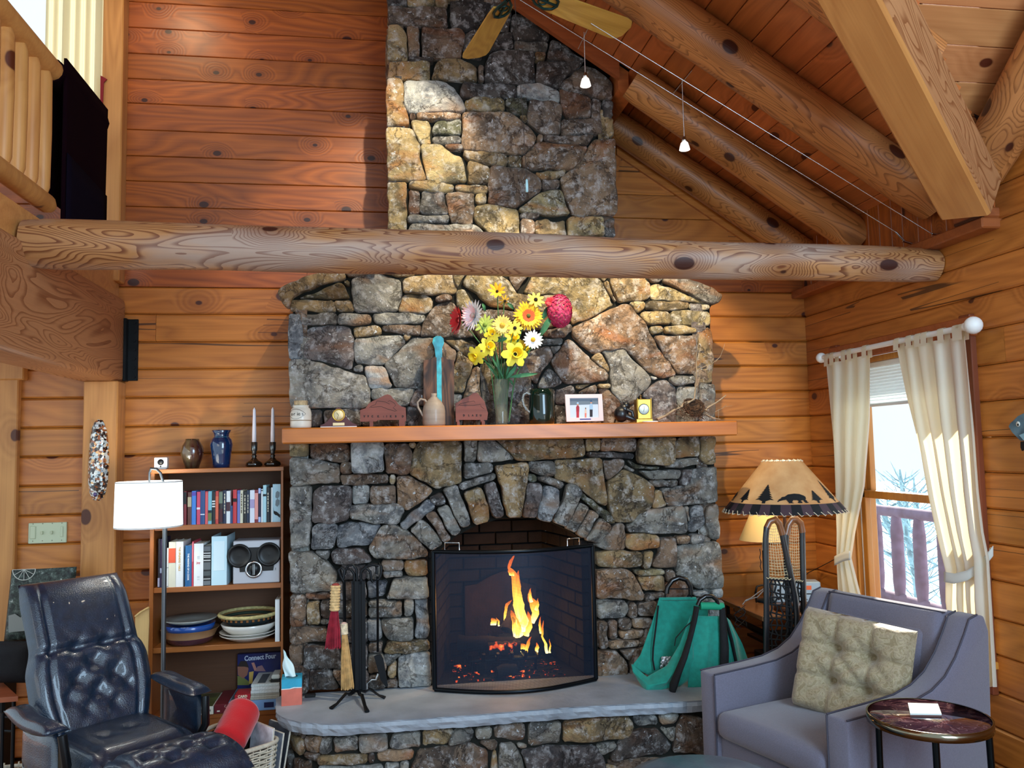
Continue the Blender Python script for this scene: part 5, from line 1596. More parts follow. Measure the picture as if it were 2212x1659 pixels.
# back panel (inside), front sling, side gusset
sheet('back_panel', [[(1424, 1293, -.62), (1462, 1293, -.60), (1503, 1293, -.61), (1530, 1318, -.62)], [(1408, 1350, -.62), (1460, 1350, -.58), (1500, 1350, -.60), (1530, 1360, -.62)], [(1385, 1415, -.66), (1450, 1420, -.60), (1480, 1420, -.62), (1500, 1420, -.64)], [(1364, 1440, -.70), (1420, 1468, -.66), (1455, 1460, -.66), (1490, 1440, -.66)]], CAN)
sheet('sling', [[(1364, 1434, -.70), (1398, 1462, -.74), (1440, 1438, -.76), (1468, 1392, -.77), (1492, 1330, -.76)], [(1368, 1452, -.72), (1400, 1480, -.79), (1440, 1474, -.82), (1474, 1430, -.82), (1496, 1380, -.80)], [(1384, 1480, -.73), (1396, 1494, -.78), (1430, 1490, -.80), (1470, 1482, -.80), (1500, 1460, -.78)]], CAN)
sheet('front_panel', [[(1494, 1330, -.76), (1530, 1331, -.765), (1566, 1331, -.75)], [(1490, 1390, -.79), (1530, 1390, -.80), (1572, 1380, -.78)], [(1488, 1440, -.80), (1530, 1440, -.81), (1580, 1430, -.78)], [(1486, 1488, -.79), (1530, 1488, -.80), (1590, 1484, -.76)]], CAN)
sheet('side_panel', [[(1562, 1331, -.75), (1570, 1334, -.73), (1577, 1340, -.71)], [(1568, 1380, -.77), (1588, 1376, -.72), (1602, 1388, -.68)], [(1576, 1430, -.78), (1600, 1430, -.72), (1613, 1420, -.66)], [(1586, 1486, -.76), (1610, 1480, -.72), (1630, 1460, -.66)]], CAN)
obj('handle_sleeve', MB().tube([onY(1512, 1309, -.77), onY(1538, 1309, -.77), onY(1561, 1310, -.76)], .019, 10), M('green_canvas_light', '1c9a74', .75, bump=.2, bs=260), lc)
obj('handle_sleeve', MB().tube([onY(1424, 1294, -.61), onY(1503, 1293, -.61)], .009, 8), CAN, lc)
def strap(pts, r_, name='webbing'): obj(name, MB().tube([onY(*p) for p in pts], r_, 8, squash=.55), WEB, lc)
strap([(1505, 1310, -.78), (1500, 1340, -.79), (1490, 1380, -.82), (1478, 1420, -.845), (1466, 1450, -.85), (1455, 1480, -.85), (1452, 1494, -.84)], [.018, .017, .017, .02, .022, .026, .02])
strap([(1560, 1312, -.77), (1562, 1350, -.79), (1565, 1400, -.81), (1564, 1450, -.82), (1560, 1486, -.82)], [.015, .018, .022, .022, .022])
strap([(1565, 1330, -.76), (1580, 1380, -.76), (1592, 1440, -.77), (1600, 1480, -.77)], .013)
strap([(1422, 1308, -.635), (1418, 1345, -.64), (1411, 1400, -.66), (1410, 1425, -.67), (1414, 1448, -.69)], .006)
strap([(1497, 1340, -.775), (1480, 1355, -.775), (1460, 1378, -.775), (1457, 1395, -.77)], .004)
obj('handle', MB().tube([onY(1440, 1282, -.61), onY(1442, 1268, -.61), onY(1452, 1254, -.61), onY(1466, 1248, -.61), onY(1482, 1252, -.61), onY(1491, 1266, -.61), onY(1493, 1284, -.61)], .013, 9), M('black_rubber', '0a0a0c', .3, coat=.4), lc)
obj('handle', MB().tube([onY(1507, 1308, -.77), onY(1512, 1296, -.77), onY(1524, 1288, -.77), onY(1538, 1288, -.77), onY(1548, 1296, -.77), onY(1552, 1310, -.77)], .011, 9), MC['black_rubber'], lc)
strap([(1437, 1290, -.615), (1440, 1272, -.615), (1492, 1272, -.615), (1494, 1290, -.615)], .006)
m = MB()
for i in range(26):
    p = onY(1438+rnd.uniform(-9, 9), 1430+rnd.uniform(-12, 12), -.66+rnd.uniform(-.02, .02)); m.sphere(p, rnd.uniform(.006, .013), 5, (1, .6, .9), Matrix.Rotation(rnd.uniform(0, 3), 3, 'Y'))
tag(obj('crumpled_paper', m, M('foil_paper', 'c9cbd2', .35, .5, var=.4, vs=60), origin=onY(1438, 1430, -.66)), 'crumpled silvery paper lying in the green log carrier', 'paper')
# ------------------------------------------------------------------ bookcase
SHELFW = wood('bookcase_wood', 'a5622c', '7c421a', knot=.0, rings=8, contrast=.25, rough=.35, coat=.3, vary=.03)
SHELFD = wood('bookcase_back', '5a3418', '3a1f0e', knot=.0, rings=8, contrast=.2, rough=.6, vary=.02)
YB = -.30
bx0, bx1 = onY(323, 1200, YB).x, onY(612, 1200, YB).x
ztop = onY(470, 1011, YB).z
sh_px = [(1132, 1146), (1265, 1279), (1394, 1409), (1541, 1556)]
sh_z = [onY(470, a, YB).z for a, _ in sh_px]
bc = thing('bookcase', 'tall brown wooden bookcase with five shelves left of the stone chimney', 'bookcase', ((bx0+bx1)/2, YB, 0))
TB = .018
obj('side_panel', MB().box(bx0, bx0+.020, YB, -.012, 0, ztop, .002), SHELFW, bc, origin=Matrix.Translation((bx0, YB, 0)) @ Matrix.Rotation(-PI/2, 4, 'Y'))
obj('side_panel', MB().box(bx1-.012, bx1, YB, -.012, 0, ztop, .002), SHELFW, bc, origin=Matrix.Translation((bx1, YB, 0)) @ Matrix.Rotation(-PI/2, 4, 'Y'))
obj('top_board', MB().box(bx0-.002, bx1+.002, YB-.002, -.012, ztop-.022, ztop, .002), SHELFW, bc)
for z in sh_z: obj('shelf', MB().box(bx0+.020, bx1-.012, YB+.006, -.02, z-.026, z, .002), SHELFW, bc)
obj('back_panel', MB().box(bx0+.018, bx1-.01, -.022, -.012, .05, ztop-.02), SHELFD, bc)
obj('plinth', MB().box(bx0+.020, bx1-.012, YB+.012, YB+.03, 0, sh_z[3]-.026), SHELFW, bc)

PAPER = M('book_pages', 'd8d2c2', .9, var=.1, vs=90)
def book(x0, x1, z0, h, col, label, y=YB+.014, d=.13, cover=None, group='books on the upper shelf', rough=.5, lean=0.0, bands=(), words=None, wcol='e8e4d8', wsize=None, vertical=True, wz=.5, thin=.0015):
    w_ = (x1-x0); q = Vector(((x0+x1)/2, y, z0))
    t = thing('book', label, 'book', q, 0, group)
    if lean: t.rotation_euler = (0, lean, 0); WM[t.name] = Matrix.Translation(q) @ Matrix.Rotation(lean, 4, 'Y')
    mt = M('cover_'+col, col, rough, coat=.2)
    L_ = dict(local=True)
    m = MB().box(-w_/2, -w_/2+thin, 0.0, d, 0, h).box(w_/2-thin, w_/2, 0.0, d, 0, h)
    n_ = 5; vs = []
    arc = [(-w_/2+w_*i/n_, -.0025*math.sin(PI*i/n_)) for i in range(n_+1)]
    m.poly([(x, yy, 0) for x, yy in arc]+[(w_/2, .0018, 0), (-w_/2, .0018, 0)], (0, 0, h))
    obj('cover', m, mt, t, **L_)
    obj('pages', MB().box(-w_/2+thin, w_/2-thin, .002, d-.004, .003, h-.003), PAPER, t, **L_)
    for b0, b1, bc_ in bands:
        obj('spine_band', MB().box(-w_/2+.0004, w_/2-.0004, -.0036, -.001, h*b0, h*b1), M('band_'+bc_, bc_, .5), t, **L_)
    if words:
        s_ = wsize or min(w_*.7, .02)
        mm_ = Matrix.Translation((0, -.0042, h*wz)) @ Matrix.Rotation(PI/2, 4, 'X')
        if vertical: mm_ = mm_ @ Matrix.Rotation(-PI/2, 4, 'Z')
        text('spine_title', words, M('ink_'+wcol, wcol, .5), s_, mm_, t, local=True, ext=.0002, bold=.0003)
    elif w_ > .010 and not bands:
        m = MB()
        r5 = random.Random(int(x0*1e5))
        z = h*.30
        while z < h*.85:
            l_ = r5.uniform(.006, .02); m.box(-w_*.16, w_*.16, -.0032, -.0020, z, min(z+l_, h*.9)); z += l_+r5.uniform(.003, .006)
        obj('spine_marks', m, M('ink_'+wcol, wcol, .6), t, **L_)['label'] = 'small spine lettering, too small to read'
    return t
ub = [(0, 60, 270, '3c1a1c', 'dark brown book hidden behind the lamp shade'), (66, 130, 285, '2c4a5c', 'slate book hidden behind the lamp shade'), (136, 200, 262, '7c7468', 'grey book hidden behind the lamp shade'), (206, 290, 280, '4c2a3c', 'plum book hidden behind the lamp shade'),
 (300, 352, 268, '7a1f28', 'dark red book with a black top, next to the lamp shade', ((.62, .98, '101214'),)), (372, 443, 282, '5c2f28', 'brown book with pale ornament on its upper spine', ((.55, .85, 'b8a888'),)), (447, 525, 262, '3f7fd0', 'bright blue book with a violet band at the top', ((.86, .97, '5a4aa8'),)), (540, 605, 276, 'cf4566', 'pink-red book with a white bow mark', ((.46, .52, 'e8e0e8'),)), (608, 690, 255, '274a80', 'navy blue book with a small white mark low on the spine', ((.28, .31, 'd8e0f0'),)),
 (696, 747, 268, 'dc5a60', 'plain coral-red book between navy and sea blue spines', ((.97, .99, 'b84048'),)), (750, 817, 265, '74b6c8', 'sea blue and green landscape spine', ((.1, .34, '6d7a4a'), (.34, .42, '1a2a34'))), (822, 882, 272, '15181c', 'black book with zebra stripes on the spine', ((.52, .56, 'e0e4e4'), (.60, .64, 'e0e4e4'), (.68, .72, 'e0e4e4'))), (887, 942, 262, 'c8443c', 'red book with a salmon centre', ((.14, .84, 'd96a50'),)), (950, 1020, 260, '26201e', 'black book with a green-grey mountain top', ((.62, .97, '6f8070'), (.05, .45, '4a2028'))),
 (1024, 1085, 248, '1c2544', 'midnight blue book beside the white spine', ()), (1088, 1158, 260, 'e6ecef', 'white book with a dark oval on the spine', ((.38, .66, '4a2a34'),)), (1160, 1204, 530, '2b4c7c', 'short blue booklet between white and red books', ((.9, .96, '3c6094'),)), (1208, 1278, 238, 'c8323a', 'red book with a black square on the spine', ((.64, .74, '14100f'),)), (1288, 1338, 250, '6d7ac4', 'lavender blue book beside the cream one', ((.9, .98, '5a66b0'),)), (1341, 1394, 248, 'd9d6bc', 'cream book with dark lettering', ()),
 (1398, 1460, 268, '121416', 'black book with yellow lettering', ()), (1463, 1510, 246, '1c2d46', 'dark navy book beside the broad white one', ()), (1520, 1607, 246, 'dde4f0', 'broad white book with red and blue lettering', ((.45, .72, 'a8a0c8'),)), (1610, 1675, 238, '7a1c2c', 'wine red book with a salmon centre', ((.10, .90, 'e49c94'),)), (1678, 1722, 204, '171b3c', 'black-blue book with pale blue ends', ((.84, .99, 'a8bce8'), (.01, .16, 'a8bce8'))), (1728, 1760, 225, 'e8eef0', 'thin white book before the tall pale blue one', ((.94, .97, '28302c'),)),
 (1763, 1825, 153, 'a9d3dc', 'tall pale blue book with a black square mark', ((.70, .76, '101a1c'),)), (1829, 1884, 192, '0c0f14', 'black book with white lettering', ()), (1888, 1910, 200, '2a2c2e', 'thin dark booklet near the end of the row', ()), (1914, 1940, 196, 'eef2f2', 'thin white book beside the last one', ())]
for i, b in enumerate(ub):
    x0_ = onY(360+b[0]/8.508, 1130, YB).x; x1_ = onY(360+b[1]/8.508, 1130, YB).x; xm = (b[0]+b[1])/2; ybt = 905-(xm-300)*.038
    z_ = onY(360+xm/8.508, 1030+b[2]/8.508, YB+.014).z
    light_c = sum(hexc(b[3])) > 1.2
    book(x0_, x1_, sh_z[0], z_-sh_z[0], b[3], b[4], bands=b[5] if len(b) > 5 else (), wcol='5a4a3a' if light_c else 'cfc8b0')
xa, xb = onY(360+1942/8.508, 1100, YB).x, onY(360+2086/8.508, 1100, YB).x
t = book(xa, xb, sh_z[0], onY(600, 1046, YB).z-sh_z[0], 'a6c8d6', 'wide pale blue book with a black bird at the right end of the row', bands=((.02, .03, '8ab0c0'),))
w_ = xb-xa
pt = lambda x, z: (w_*(x-.5), -.0042, .206*z)
obj('bird_print', MB().poly([pt(.1, .38), (pt(.16, .28)), pt(.5, .26), pt(.95, .18), pt(.95, .10), pt(.6, .16), pt(.3, .18), pt(.14, .22)], (0, .001, 0)), INK, t, local=True)
for zz in (.42, .62): obj('grey_print', MB().poly([pt(.35, zz), pt(.6, zz-.04), pt(.85, zz+.02), pt(.9, zz+.12), pt(.6, zz+.16), pt(.4, zz+.12)], (0, .001, 0)), M('print_grey', '6f7d84', .6), t, local=True)

# second shelf
def b2(a, b_, yt, col, label, **kw):
    x0_, x1_ = onY(320+a/11.06, 1255, YB).x, onY(320+b_/11.06, 1255, YB).x; z_ = onY(320+(a+b_)/22.1, 1140+yt/11.06, YB+.014).z
    return book(x0_, x1_, sh_z[1], z_-sh_z[1], col, label, group='books on the second shelf', d=.17, **kw)
b2(212, 262, 268, '1a1420', 'thin dark magazine at the left end of the second shelf', bands=((.02, .2, '9a9ab0'),))
b2(266, 308, 270, '2a1c3a', 'thin dark violet magazine behind the lamp pole', bands=((.3, .4, '8c94ac'),))
b2(420, 466, 490, 'e4e4e0', 'white spiral-bound booklet right of the lamp pole', bands=((.02, .03, '3a3a3a'), (.5, .51, '3a3a3a')))
t = b2(470, 636, 340, 'dcd9c4', 'cream book with an orange title block', bands=((.54, .86, 'd9583a'),)); t
b2(642, 818, 333, 'e6e9ea', 'thick white cookbook with golden title letters', words='THE SPLENDID TABLE', wcol='c79a34', wsize=.0125, wz=.62)
b2(866, 1020, 425, '1f5f94', 'blue cookbook with white title letters', words='THE MAKING OF A COOK', wcol='f0f4f4', wsize=.0115, wz=.48)
b2(1028, 1068, 330, 'cc4458', 'thin pink-red book beside the white one', bands=((.55, .98, 'de7480'),))
t = b2(1074, 1300, 380, 'eef1f2', 'broad white book with red handwritten title', words='Joy', wcol='c8283c', wsize=.014, vertical=False, wz=.55)
for zz in (.90, .93, .86, .30, .26, .2): obj('small_print', MB().box(-.006, .006, -.0038, -.003, zz*.16, zz*.16+.0012), M('ink_8a8a90', '8a8a90', .6), t, local=True)
b2(1306, 1480, 425, '16171a', 'black book covered with white and grey lines', bands=((.86, .98, '5a6066'), (.80, .82, 'd8dcdc'), (.74, .76, 'd8dcdc'), (.70, .72, 'd8dcdc'), (.62, .64, 'd8dcdc'), (.40, .58, '5c6468'), (.25, .36, '4c5458'), (.16, .18, 'c8cccc'), (.02, .12, '6a7278')))
xa, xb = onY(455.5, 1250, YB).x, onY(489, 1250, YB).x; zt_ = onY(470, 1159, YB).z
t = thing('ring_binder', 'pale blue-white ring binder standing beside the stereo', 'binder', ((xa+xb)/2, YB+.01, sh_z[1]))
w_ = xb-xa; h_ = zt_-sh_z[1]
obj('cover', MB().box(-w_/2, w_/2, 0, .003, 0, h_, .001).box(-w_/2, -w_/2+.003, .003, .24, 0, h_).box(w_/2-.003, w_/2, .003, .24, 0, h_), M('binder_blue', 'c4e4f0', .4), t, local=True)
obj('pages', MB().box(-w_/2+.006, w_/2-.006, .012, .22, .006, h_-.02), PAPER, t, local=True)
obj('label_holder', MB().box(-w_*.36, w_*.36, -.0012, 0, h_*.3, h_*.9, .0005), M('binder_pocket', 'd8eef6', .2, coat=.5), t, local=True)
# stereo
P = lambda px, py, d=0: onY(px, py, YB+.02+d)
a, b_ = P(503.5, 1169), P(606, 1255); zf = sh_z[1]
t = thing('shelf_stereo', 'silver shelf stereo with two round black speakers and a big chrome dial', 'stereo', ((a.x+b_.x)/2, YB+.02, zf))
SILV = M('silver_plastic', 'b9bcc4', .35, .3)
obj('body', MB().box(a.x, b_.x-.004, YB+.02, YB+.17, zf, a.z, .004), SILV, t)
BPL = M('black_plastic', '07080a', .4)
for px, py, r_px in ((517, 1200.5, 23.6), (581, 1197, 24)):
    c = P(px, py); rr = r_px*(c-CAM).length/F; dm = Matrix.Translation(c) @ Matrix.Rotation(PI/2, 4, 'X')
    obj('speaker_cone', MB().lathe([(0, .008), (rr*.5, .006), (rr*.8, .010), (rr*.86, .014), (rr, .012), (rr, 0)], n=28).xf(dm), BPL, t)
q = [P(*p, -.005) for p in ((533, 1183), (563, 1182), (592, 1219), (590, 1232), (518, 1236), (517, 1223), (528, 1222))]
obj('centre_panel', MB().poly(q, (0, .004, 0)), BPL, t)
c = P(548.5, 1230, -.006); rr = 17.5*(c-CAM).length/F; dm = Matrix.Translation(c) @ Matrix.Rotation(PI/2, 4, 'X')
obj('dial_ring', MB().lathe([(rr*.72, 0), (rr*.72, .006), (rr*.86, .009), (rr, .004), (rr, 0)], n=28).xf(dm), CHROME, t)
obj('dial', MB().lathe([(0, .004), (rr*.72, .004), (rr*.72, 0)], n=24).xf(dm), BPL, t)
m = MB()
for xx in (-.0035, .0035): m.box(xx-.001, xx+.001, -rr*.6, rr*.6, .004, .006)
obj('dial_marks', m.xf(dm), CHROME, t)
text('maker_mark', '8010', INK, .006, facing(P(595, 1229, -.001), roll=-PI/2), t)

# bowls on the third shelf
zs3 = sh_z[2]
def bowl(label, px, prof, mats, cat='bowl', y=-.19, z=zs3, name='bowl', group=None, n=32, sxy=1.0):
    q = onY(px, 1400, y); c = Vector((q.x, y, z)); t = thing(name, label, cat, c, 0, group)
    for nm, pf, mt in prof: obj(nm, MB().lathe(pf, (0, 0, 0), n), mt, t, local=True)
    return t
k = (Vector((-.9, -.19, .6))-CAM).length/F
BLG = M('cobalt_glaze', '1d4f9c', .15, coat=1.0, var=.2); GRG = M('grey_glaze', '9aa09c', .25, coat=.6, var=.1); TANG = M('tan_glaze', 'b08a64', .3, coat=.5, var=.12); PLUM = M('plum_glaze', '4a2c38', .25, coat=.7, var=.25)
hA = onY(410, 1352, -.19).z-zs3-.01
bowl('large tan bowl with a plum base at the left of the third shelf', 411, [('body', [(.09, 0), (.108, .008), (.121, hA*.46)], PLUM), ('upper_glaze', [(.120, hA*.45), (.140, hA), (.146, hA+.002), (.138, hA), (.11, hA*.5), (0, .02)], TANG)], None, group='stacked bowls on the left')
bowl('cobalt blue bowl stacked in the large tan bowl', 410, [('body', [(0, 0), (.09, 0), (.122, .036), (.126, .060), (.121, .060), (.09, .01), (0, .008)], BLG)], None, z=zs3+hA-.034, group='stacked bowls on the left')
bowl('grey-white plate on top of the blue bowl', 410, [('body', [(0, 0), (.09, .002), (.135, .022), (.133, .026), (.09, .006), (0, .004)], GRG), ('rim_line', [(.112, .0155), (.116, .0178)], INK)], None, 'plate', z=zs3+hA+.028, name='plate', group='stacked bowls on the left')
WGL = M('white_glaze', 'd9d5cc', .25, coat=.6, var=.06)
xr = 537
bowl('lower white plate of the right stack, with a brown underside', xr, [('body', [(0, 0), (.08, 0), (.143, .030), (.146, .034), (.14, .034), (.08, .006), (0, .005)], WGL)], None, 'plate', name='plate', group='stacked plates on the right')
bowl('upper white plate of the right stack, with a dark line', xr-1, [('body', [(0, 0), (.08, 0), (.142, .030), (.145, .034), (.14, .034), (.08, .006), (0, .005)], WGL), ('rim_line', [(.1395, .0275), (.1425, .030)], INK)], None, 'plate', z=zs3+.014, name='plate', group='stacked plates on the right')
bowl('cream bowl between the plates and the woven basket', xr+1, [('body', [(0, 0), (.085, 0), (.132, .040), (.142, .062), (.138, .064), (.09, .01), (0, .008)], WGL)], None, z=zs3+.026, group='stacked plates on the right')
STRAWR = M('coiled_straw', 'b8ab74', .8, var=.25, vs=60)
bk = thing('coiled_basket', 'shallow coiled basket with brown and green pattern on top of the right stack', 'basket', (onY(xr, 1400, -.19).x, -.19, zs3+.078))
for i in range(5): obj('coil', MB().lathe([(.085+.012*i+.005*math.cos(a), .008+.010*i+.005*math.sin(a)) for a in [j_*PI/4 for j_ in range(9)]], (0, 0, 0), 32), M('coil_%d' % (i % 2), ('7a5a30', '2f3c2c')[i % 2], .8), bk, local=True)
for i in range(30):
    a = 2*PI*i/30; r_ = .132; obj('pattern_patch', MB().box(-.006, .006, -.002, .002, -.006, .006, .001).xf(Matrix.Rotation(a, 4, 'Z') @ Matrix.Translation((r_+.004, 0, .038)) @ Matrix.Rotation(PI/2, 4, 'Z')), M('patch_brown', '8a5628', .8), bk, local=True)
m = MB().lathe([(.146+.010*math.cos(a), .056+.010*math.sin(a)) for a in [j_*PI/4 for j_ in range(9)]], (0, 0, 0), 40)
obj('rim', m, STRAWR, bk, local=True)['label'] = 'thick straw rim'
obj('bottom', MB().lathe([(0, .002), (.10, .006), (.14, .05), (.136, .05), (.09, .012), (0, .008)], (0, 0, 0), 32), M('basket_dark', '1e2a2c', .7), bk, local=True)
xa = onY(593.5, 1390, YB).x; xb = onY(603, 1390, YB).x
book(xa, xb, zs3, onY(597, 1296, YB).z-zs3, 'e6ecee', 'thin white book leaning on the bookcase side by the plates', d=.2, group='books on the second shelf', bands=((.98, .99, 'c8d0d4'),))

# bottom shelf: games, magazines
z4 = sh_z[3]
def cbox(name, label, cat, pxa, pxb, z0, z1, y0, y1, col, rot=0.0, group=None, bev=.001, **kw):
    xa, xb = onY(pxa, 1500, y0).x, onY(pxb, 1500, y0).x
    t = thing(name, label, cat, ((xa+xb)/2, (y0+y1)/2, z0), rot, group); w_, d_ = xb-xa, y1-y0
    obj('box', MB().box(-w_/2, w_/2, -d_/2, d_/2, 0, z1-z0, bev), M('card_'+col, col, .5, coat=.2, **kw), t, local=True)
    return t, w_, d_, z1-z0
t, w_, d_, h_ = cbox('puzzle_box', 'flat pale blue puzzle box under the magazines on the bottom shelf', 'box', 494, 600, z4, z4+.052, YB-.0, -.03, '7fa6d6')
obj('print', MB().box(w_*.22, w_*.42, -d_/2-.001, -d_/2, h_*.25, h_*.75), M('print_navy', '1a2050', .6), t, local=True)
text('box_lettering', 'JCE', M('ink_3a5aa0', '3a5aa0', .5), .018, Matrix.Translation((-w_*.02, -d_/2-.001, h_*.6)) @ Matrix.Rotation(PI/2, 4, 'X'), t, local=True)
obj('lid_print', MB().box(-w_/2+.004, w_/2-.004, -d_/2+.004, d_/2-.004, h_, h_+.001), M('print_slate', '56646c', .5), t, local=True)
t, w_, d_, h_ = cbox('card_game', 'small red card game box with cream lettering', 'box', 507, 541, z4+.053, z4+.082, YB+.01, YB+.12, 'b3202c')
text('box_lettering', 'CARD', M('ink_f0e2c0', 'f0e2c0', .5), .017, Matrix.Translation((0, -d_/2-.001, h_*.68)) @ Matrix.Rotation(PI/2, 4, 'X'), t, local=True, bold=.0006)
text('box_lettering', 'Games', MC['ink_f0e2c0'], .015, Matrix.Translation((0, -d_/2-.001, h_*.22)) @ Matrix.Rotation(PI/2, 4, 'X'), t, local=True, bold=.0006)
zz = z4+.053
for i, (hh_, col, lb) in enumerate(((.012, 'b4ae9e', 'bottom'), (.009, 'c0bcae', 'second'), (.010, 'a8a69a', 'third'), (.016, 'd4d8d4', 'fourth'), (.017, 'dadcda', 'fifth'), (.014, 'cfd6d4', 'topmost'))):
    t, w_, d_, h_ = cbox('magazine', '%s magazine of the pile on the puzzle box' % lb, 'magazine', 541+i*.4, 604, zz, zz+hh_-.001, YB+.005, -.06, col, R(rnd.uniform(-1, 1)), 'magazine pile on the bottom shelf', var=.12, vs=160)
    if i == 5:
        obj('cover_print', MB().box(-w_*.3, -w_*.02, -d_/2+.02, d_/2-.04, h_, h_+.0006), M('print_55', '555c60', .5), t, local=True); obj('cover_print', MB().box(w_*.08, w_*.3, -d_/2+.04, -d_/2+.07, h_, h_+.0006), M('print_6a', '7a7c58', .5), t, local=True)
    zz += hh_
t, w_, d_, h_ = cbox('black_case', 'thin black case lying at the right of the magazine pile', 'case', 584, 605, zz, zz+.010, YB+.02, -.12, '0e1012')
t, w_, d_, h_ = cbox('note_block', 'small white printed notepad on top of the black case', 'notepad', 586, 605, zz+.011, zz+.034, YB+.03, -.16, 'cfd8d2', bev=.006)
# game box standing at the back
gx0, gx1, gy = onY(513, 1400, -.06).x, onY(607, 1400, -.06).x, -.06
g = thing('board_game', 'dark blue board game box with big pale title behind the magazine pile', 'box', ((gx0+gx1)/2, gy, z4))
gz = onY(560, 1411, gy).z
obj('box', MB().box(gx0, gx1, gy, gy+.035, z4, gz, .001), M('game_blue', '101c5a', .4, coat=.3), g)
G_ = lambda px, py: onY(px, py, gy-.001)
text('title', 'Connect Four', M('ink_b8c4d8', 'b8c4d8', .4), .036, facing(G_(562, 1420), roll=R(2)), g, font_sx=.80, bold=.0012)
for pp, col in ((((513, 1440), (530, 1430), (537, 1445), (534, 1458), (525, 1466), (514, 1458)), '8a5a48'), (((513, 1440), (520, 1428), (532, 1428), (538, 1442), (528, 1440)), '201412'), (((513, 1460), (524, 1462), (540, 1474), (538, 1480), (513, 1480)), '6a7038'), (((543, 1432), (549, 1431), (555, 1446), (550, 1450)), 'b07c70'), (((556, 1440), (566, 1437), (574, 1450), (552, 1450)), '8c6a70'), (((538, 1452), (548, 1450), (545, 1476), (538, 1478)), 'c0a050')):
    obj('printed_picture', MB().poly([G_(*p) for p in pp], (0, -.0004-.0002*rnd.random(), 0)), M('print_'+col, col, .5), g)
# lying picture book and dark red box left
q = onZ(440, 1530, z4)
t, w_, d_, h_ = cbox('jigsaw_box', 'flat white-edged box with a green landscape on its lid, bottom shelf', 'box', 406, 461, z4, z4+.038, YB-.01, -.06, 'd8dcd0')
obj('lid_picture', MB().box(-w_/2+.006, w_/2-.006, -d_/2+.008, d_/2-.006, h_, h_+.001), M('lid_green', '2c3c1c', .3, c2='6a7c34', vs=14, coat=.5), t, local=True)
for xx in (-.3, .0): obj('side_print', MB().box(w_*xx, w_*(xx+.14), -d_/2-.0008, -d_/2, h_*.2, h_*.75), M('print_olive', '4a4c24', .5), t, local=True)
m = MB()
for i in range(7): m.box(w_*.28+i*.0022, w_*.28+i*.0022+.0010, -d_/2-.0008, -d_/2, h_*.4, h_*.65)
obj('bar_marks', m, INK, t, local=True)
t, w_, d_, h_ = cbox('maroon_box', 'flat maroon game box between the landscape box and the puzzle box', 'box', 463, 493, z4, z4+.045, YB-.005, -.05, '6a1624')
text('box_lettering', 'C', M('ink_e0c0b0', 'e0c0b0', .5), .016, Matrix.Translation((w_*.3, -d_/2-.001, h_*.75)) @ Matrix.Rotation(PI/2, 4, 'X'), t, local=True)
obj('side_label', MB().box(-w_*.3, -w_*.1, -d_/2-.0008, -d_/2, h_*.2, h_*.34), M('ink_e8e4d8', 'e8e4d8', .5), t, local=True)

# on top of the bookcase
def on_top(px, y): q = onY(px, 1000, y); return Vector((q.x, y, ztop))
c = on_top(415, -.17); k = (c-CAM).length/F
OXB = M('oxblood_glaze', '3a1512', .12, coat=1.0, c2='5a5038', vs=8, stretch=(3, 3, .6))
t = thing('round_vase', 'glossy dark red-brown pottery vase on the bookcase', 'vase', c)
H = onY(415, 948, -.17).z-ztop
obj('body', MB().lathe([(0, 0), (13*k, 0), (15*k, H*.12), (20.5*k, H*.38), (22.5*k, H*.55), (20*k, H*.75), (14*k, H*.92), (13*k, H), (11*k, H), (12*k, H*.9)], (0, 0, 0), 28), OXB, t, local=True)
c = on_top(478, -.17)
t = thing('blue_vase', 'taller glossy dark blue pottery vase with flared lip on the bookcase', 'vase', c)
H = onY(478, 929, -.17).z-ztop; NAVY = M('navy_glaze', '0e2a52', .1, coat=1.0, var=.25)
obj('body', MB().lathe([(0, 0), (16*k, 0), (17*k, H*.1), (19*k, H*.35), (22*k, H*.6), (20*k, H*.74), (14.5*k, H*.82), (15*k, H*.9), (19*k, H*.99), (18*k, H), (13*k, H*.88)], (0, 0, 0), 28), NAVY, t, local=True)
obj('neck_ring', MB().lathe([(14.5*k, H*.80), (15.6*k, H*.81), (14.5*k, H*.82)], (0, 0, 0), 28), M('teal_line', '2a6a7c', .2, coat=1.0), t, local=True)
WAX = M('white_wax', 'ece8f0', .4, coat=.2)
SMOKE = M('smoky_glass', '2c2218', .1, trans=.35, coat=1.0)
for i, (px, pt_, lb) in enumerate(((549, 879, 'left one of two white taper candles in a smoky glass holder'), (589, 878, 'right one of two white taper candles, beside the stones'))):
    c = on_top(px, -.15); H0 = onY(px, 955, -.15).z-ztop; H1 = onY(px, pt_, -.15).z-ztop
    hd = thing('candle_holder', 'smoky glass and pewter candle holder under the %s candle' % ('left', 'right')[i], 'candle holder', c)
    obj('glass_base', MB().lathe([(0, 0), (14*k, 0), (17*k, .008), (16*k, .022), (9*k, .034), (4*k, .048), (5.5*k, .058), (3*k, .068)], (0, 0, 0), 24), SMOKE, hd, local=True)
    obj('cup', MB().lathe([(3*k, .066), (5*k, .070), (4*k, .080), (6*k, .088), (6.5*k, H0), (5*k, H0), (4*k, H0-.01)], (0, 0, 0), 16), M('pewter', '6b6f70', .3, .9), hd, local=True)
    cn = thing('candle', lb, 'candle', c+Vector((0, 0, H0-.012)))
    obj('wax', MB().lathe([(0, 0), (4.4*k, 0), (4.2*k, (H1-H0)*.3), (2.8*k, H1-H0-.004), (0, H1-H0+.010)], (0, 0, 0), 14), WAX, cn, local=True)
    obj('wick', MB().tube([(0, 0, H1-H0+.008), (0, 0, H1-H0+.016)], .0008, 5), INK, cn, local=True)
c = on_top(349, -.24)
